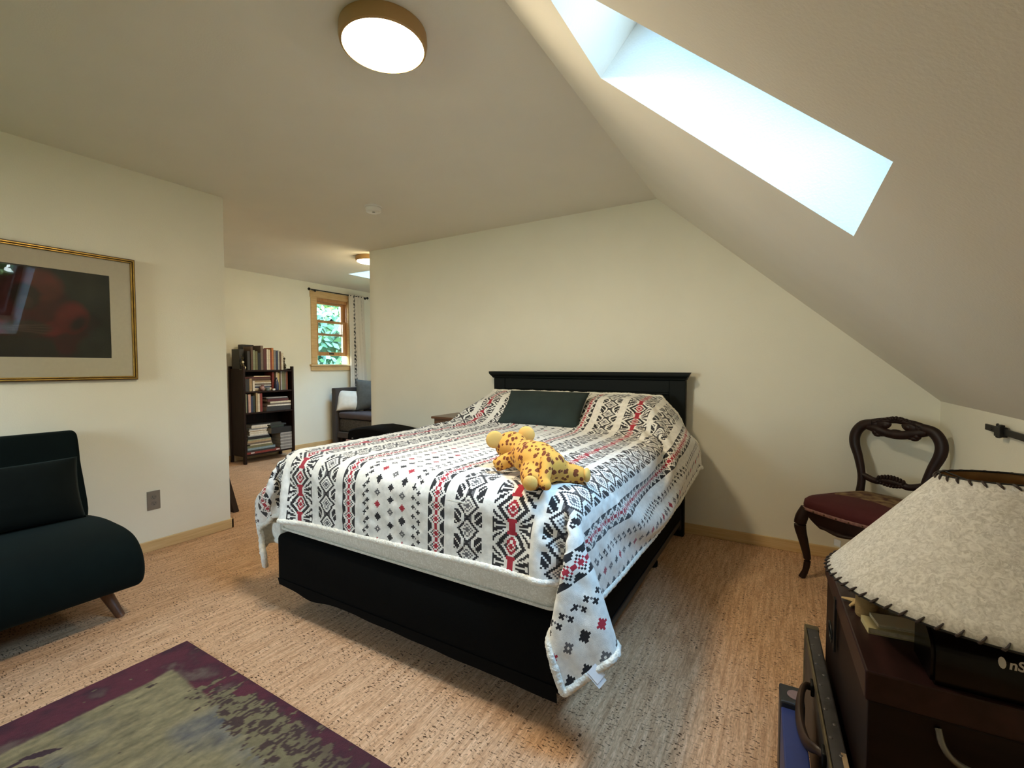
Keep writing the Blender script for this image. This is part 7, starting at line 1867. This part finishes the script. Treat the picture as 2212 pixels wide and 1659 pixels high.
for i, (c, h_, a_, b_) in enumerate([('pale grey', .012, 536, 579), ('white', .022, 539, 577), ('cream', .012, 538, 577), ('white', .012, 539, 574), ('tan', .010, 537, 575), ('white', .013, 537, 575), ('grey', .018, 538, 577), ('cream', .013, 543, 578), ('white', .014, 542.5, 576), ('white', .012, 543, 583), ('charcoal', .010, 544, 582)]):
    lay_book(PYy(a_), PYy(b_) - .004, z, h_ - .0008, c, f'{c} book lying {ORD[i]} above the black volume in the bottom shelf pile', 'upper books of the bottom shelf pile', x1=KX1 - .035)
    z += h_
z = ZB + .0005
random.seed(5)
for i in range(16):
    h_ = .0135
    lay_book(PYy(602.5 + random.uniform(-.6, .6)), PYy(633) - .016 - random.uniform(0, .004), z, h_ - .0006, 'grey' if i % 3 else 'pale grey',
             f'grey magazine lying {ORD[i]} up the pile under the black binder', 'magazines on the bottom shelf', x1=KX1 - .018, depth=.20, name='magazine', cat='magazine')
    z += h_
b1 = lay_book(PYy(583), PYy(633) - .016, z, .075, 'black', 'thick black binder lying on the magazines of the bottom shelf', 'binders on the bottom shelf', x1=KX1 - .02, name='binder', cat='binder')
z += .0758
for i, (c, h_, a_, b_) in enumerate([('dark green', .026, 585, 617), ('charcoal', .018, 582, 622), ('dark green', .012, 580, 612), ('charcoal', .012, 584, 611)]):
    lay_book(PYy(a_), PYy(b_) - .016, z, h_ - .0008, c, f'{c} book lying {ORD[i]} above the black binder on the bottom shelf', 'books on the binder', x1=KX1 - .05)
    z += h_

# ------------------------------------------------------------------ curtain rod and curtain at the window
rod = thing('curtain_rod', 'black curtain rod with ball finials over the far window', 'curtain rod', (XF, 4.70, 2.303))
RXo = .075
m = MB().sweep([(RXo, -.50, 0), (RXo, .53, 0)], .008, seg=12, sub=1)
m.build('rod', dark_metal, rod, True)
for s in (-.50, .53):
    MB().ell((RXo, s + (-.018 if s < 0 else .018), 0), (.020, .020, .020), seg=16).build('finial', dark_metal, rod, True)
for s in (-.42, .50):
    MB().lathe([(.016, .0005), (.016, .005), (.006, .007), (.006, RXo)], seg=14, M=Matrix.Translation((0, s, -.010)) @ Matrix.Rotation(rad(90), 4, 'Y')).box(RXo - .010, RXo + .010, s - .007, s + .007, -.028, .0).build('bracket', dark_metal, rod, True)

cur = thing('curtain', 'cream curtain with a thin black patterned stripe at the far window', 'curtain', (XF + RXo, 5.02, 2.303))
nr, nc = 90, 241
tt = np.linspace(0, 1, nc); vv = np.linspace(0, 1, nr)
T, Vv = np.meshgrid(tt, vv)
width = .285 + .075 * Vv
foldn = 5.5
amp = .022 + .012 * Vv
yl = -.148 + T * width + .006 * np.sin(T * foldn * 4 * PI)
xl = amp * np.sin(T * foldn * 2 * PI + .6 * Vv) + .010 * np.sin(T * 9 + 3 * Vv)
zl = .02 - Vv * 1.75
CPn = np.stack([xl, yl, zl], -1)
dye = np.ones((nr, nc, 3)) * np.array([.72, .67, .58])
for c0, w_ in ((.36, .020), (.80, .030)):
    k = np.abs(T - c0) < w_ * (.6 + .5 * (np.floor(Vv * 130) % 2))
    k &= ~((np.abs(T - c0) < w_ * .35) & (np.floor(Vv * 65) % 2 == 0))
    dye[k] = (.03, .03, .03)
co = grid_mesh('curtain_panel', CPn, attr_mat('curtain_cotton', .9), cur, dye=dye)
sm = co.modifiers.new('thickness', 'SOLIDIFY'); sm.thickness = .002

# ------------------------------------------------------------------ daybed with its cushions
grey_sofa = new_mat('taupe_upholstery', (.048, .036, .030), .9, bump=.001, bscale=160, sheen=.2)
mauve = new_mat('mauve_cover', (.075, .058, .060), .9, bump=.001, bscale=90)
db = thing('daybed', 'dark taupe upholstered daybed against the window wall', 'daybed', (-5.372, 5.45, 0))
MB().box(-.455, -.375, -.955, .95, .05, .870, .012).build('back_panel', grey_sofa, db)
MB().box(-.37, .40, -.93, .95, .13, .215, .008).build('base_rail', grey_sofa, db)
quil = new_mat('quilted_grey', (.050, .043, .036), .9, bump=.004, bscale=38, var=.4, scale=40)
MB().box(-.36, .39, -.90, .94, .215, .415, .03, seg=3).build('lower_mattress', quil, db, True)
MB().box(-.365, .40, -.915, .945, .42, .512, .03, seg=3).build('seat_cover', mauve, db, True)
for x in (-.33, .36):
    for y in (-.88, .88):
        MB().sweep([(x, y, 0), (x, y, .135)], [.022, .028], seg=14, sub=1).build('leg', dkw, db, True)
whp = new_mat('white_print_cotton', (.74, .69, .60), .9, var=.06, scale=18)
greyc = new_mat('grey_corduroy', (.085, .082, .070), .9, var=.1, scale=30)
navyc = new_mat('navy_cotton', (.012, .013, .035), .9)
o = thing('cushion', 'white crumpled cushion leaning on the back of the daybed', 'cushion', (-5.635, 4.675, .515))
pillow(o, 'cushion_cover', whp, .40, .33, .16, seed=8, pinch=.5, M=Matrix.Rotation(rad(62), 4, 'Z') @ Matrix.Rotation(rad(-18), 4, 'X') @ Matrix.Rotation(rad(5), 4, 'Y'))
o = thing('cushion', 'grey square cushion on the daybed between the white and navy ones', 'cushion', (-5.40, 4.90, .515))
pillow(o, 'cushion_cover', greyc, .50, .50, .16, seed=12, pinch=.7, M=Matrix.Rotation(rad(48), 4, 'Z') @ Matrix.Rotation(rad(-14), 4, 'X'))
o = thing('cushion', 'navy cushion at the edge of the bed wall on the daybed', 'cushion', (-5.17, 4.86, .515))
pillow(o, 'cushion_cover', navyc, .36, .36, .12, seed=15, pinch=.6, M=Matrix.Rotation(rad(40), 4, 'Z') @ Matrix.Rotation(rad(-10), 4, 'X') @ Matrix.Rotation(rad(12), 4, 'Y'))

# ------------------------------------------------------------------ between the bed and the back wall
nsw = new_mat('nightstand_wood', (.145, .065, .030), .35, scale=5, stretch=(1.2, 8, 8), color2=(.09, .038, .018), coat=.2)
ns = thing('nightstand', 'small reddish wooden nightstand beside the headboard', 'nightstand', (-2.405, 3.19, 0))
MB().box(-.205, .175, -.175, .20, .748, .768, .005).build('top', nsw, ns)
MB().box(-.185, .158, -.155, .19, .12, .748, .003).build('cabinet', nsw, ns)
dr = MB().box(-.165, .140, -.168, -.154, .575, .725, .004).build('drawer', nsw, ns)
MB().ell((-.01, -.176, .65), (.012, .012, .012), seg=14).build('knob', brass, dr, True)
for x in (-.17, .142):
    for y in (-.14, .175):
        MB().box(x - .016, x + .016, y - .016, y + .016, 0, .13, .002).build('leg', nsw, ns)

bench = thing('low_bench', 'low brown bench under the black case by the end of the bed wall', 'bench', (-3.22, 3.22, 0))
MB().box(-.50, .48, -.20, .19, .415, .448, .004).build('top', nsw, bench)
for x in (-.44, .42):
    for y in (-.16, .15):
        MB().box(x - .02, x + .02, y - .02, y + .02, 0, .416).build('leg', nsw, bench)
cs_ = thing('soft_case', 'black soft case lying on the low bench beyond the bed', 'case', (-3.24, 3.225, .449))
m = MB()
n_ = 9
pr = [(-.475, .085), (-.46, .118), (-.36, .146), (-.20, .162), (.0, .150), (.20, .128), (.44, .112), (.455, .085)]
rings = []
for y, s_ in ((-.185, .90), (-.165, 1), (.165, 1), (.185, .90)):
    top = [(x * (.97 if s_ < 1 else 1), z * s_) for x, z in pr]
    rings.append([m.bm.verts.new((x, y, z)) for x, z in [(-.47, .004), *top, (.45, .004)]])
for a_, b_ in zip(rings, rings[1:]):
    k_ = len(a_)
    for k in range(k_):
        m.bm.faces.new((a_[k], a_[(k + 1) % k_], b_[(k + 1) % k_], b_[k]))
m.bm.faces.new(rings[0][::-1]); m.bm.faces.new(rings[-1])
m.build('case_shell', black_cloth, cs_, True)
MB().sweep([(-.476, -.08, .075), (-.502, -.05, .070), (-.502, .05, .070), (-.476, .08, .075)], .008, seg=8).build('carry_handle', black_cloth, cs_, True)
MB().box(-.40, -.385, -.192, -.184, .035, .050, .001).build('latch', new_mat('nickel', (.35, .34, .32), .3, metal=.9), cs_)
o = MB().box(-.035, .035, -.06, .06, 0, .026, .008, seg=3).build('folded_cloth', new_mat('pink_cloth', (.38, .22, .20), .9), None, True)
o.location = (-3.682, 3.14, .4485 - .0) ; o.location.x = -3.69 + .02
tag(o, 'small folded pink cloth at the end of the low bench', 'cloth')
o.location = (-3.755 + .07, 3.085, .449)

# board leaning behind the end of the left wall
lb = thing('leaning_board', 'dark framed board leaning behind the end of the picture wall', 'board', (-4.25, 2.05, 0))
RL = Matrix.Rotation(rad(13.5), 4, 'X')
MB().box(-.40, .395, -.030, 0, .004, .80, .003, M=RL).build('panel', new_mat('dark_board', (.016, .012, .008), .6), lb)
m = MB()
for (x0, x1, z0, z1) in ((-.405, .405, .0, .035), (-.405, .405, .77, .81), (-.405, -.37, .035, .77), (.37, .405, .035, .77)):
    m.box(x0, x1, -.036, .006, z0, z1, .002, M=RL)
m.build('board_frame', new_mat('dark_brown_frame', (.030, .017, .010), .5), lb)

# ------------------------------------------------------------------ trees outside
bark = new_mat('bark', (.08, .06, .045), .9, var=.3, scale=12)
leafm = [new_mat('leaf_deep', (.060, .14, .045), .6, var=.5, scale=2.5), new_mat('leaf_bluegreen', (.075, .17, .10), .6, var=.5, scale=2.5), new_mat('leaf_sun_tint', (.22, .30, .06), .6, var=.4, scale=2.5)]  # last leaf tone has yellow sunlight put into its colour


def tree(x, y, z0, cz, rx, rz, n_leaf, mats_, label, seed, size=.14):
    rnd = np.random.default_rng(seed)
    t_ = thing('tree', label, 'tree', (x, y, z0), 0, 'trees outside')
    MB().sweep([(0, 0, 0), (.08, -.05, (cz - z0) * .4), (-.06, .05, (cz - z0) * .8), (0, 0, cz - z0 + rz * .6)], [.22, .17, .12, .04], seg=10).build('trunk', bark, t_, True)
    # clumps of leaves
    nk = 46
    cl = rnd.normal(size=(nk, 3)); cl /= np.linalg.norm(cl, axis=1, keepdims=True)
    cl *= rnd.uniform(.25, 1.0, (nk, 1)) ** .5
    c = cl[rnd.integers(0, nk, n_leaf)] * np.array([rx, rx, rz]) + rnd.normal(size=(n_leaf, 3)) * np.array([rx, rx, rz]) * .16 + np.array([0, 0, cz - z0])
    a_ = rnd.normal(size=(n_leaf, 3)); a_ /= np.linalg.norm(a_, axis=1, keepdims=True)
    b_ = np.cross(a_, rnd.normal(size=(n_leaf, 3))); b_ /= np.linalg.norm(b_, axis=1, keepdims=True)
    s_ = size * rnd.uniform(.6, 1.3, (n_leaf, 1))
    q = np.stack([c - a_ * s_, c + b_ * s_ * .45, c + a_ * s_, c - b_ * s_ * .45], 1).reshape(-1, 3)
    me = bpy.data.meshes.new('crown')
    me.vertices.add(len(q)); me.vertices.foreach_set('co', q.reshape(-1).astype(np.float32))
    me.loops.add(len(q)); me.loops.foreach_set('vertex_index', np.arange(len(q), dtype=np.int32))
    me.polygons.add(n_leaf); me.polygons.foreach_set('loop_start', np.arange(0, len(q), 4, dtype=np.int32)); me.polygons.foreach_set('loop_total', np.full(n_leaf, 4, np.int32))
    me.polygons.foreach_set('material_index', rnd.choice(len(mats_), n_leaf, p=[.7, .3] if len(mats_) == 2 else None).astype(np.int32))
    me.update(calc_edges=True)
    link('crown', me, mats_, t_)


tree(-10.2, 7.4, -3, 1.2, 1.5, 1.7, 5200, [leafm[1], leafm[0]], 'blue green leafy tree filling the lower part of the far window', 1)
tree(-15.0, 12.2, -3, 3.6, 2.2, 3.0, 6500, [leafm[0], leafm[2]], 'taller sun-tinted leafy tree seen high in the far window', 2)
tree(-21.5, 15.9, -3, 2.6, 4.6, 4.6, 9000, [leafm[0], leafm[1]], 'deep green tree standing behind the others outside the far window', 3, .26)
tree(10.0, 1.2, -3, 3.6, 2.2, 2.4, 6000, [leafm[2], leafm[0]], 'yellow green tree beyond the skylight, mirrored in the picture glass', 4)
struct(MB().box(-40, 40, -40, 40, -3.1, -3.0).build('ground', new_mat('lawn', (.07, .13, .035), .95, var=.3, scale=1.5)))
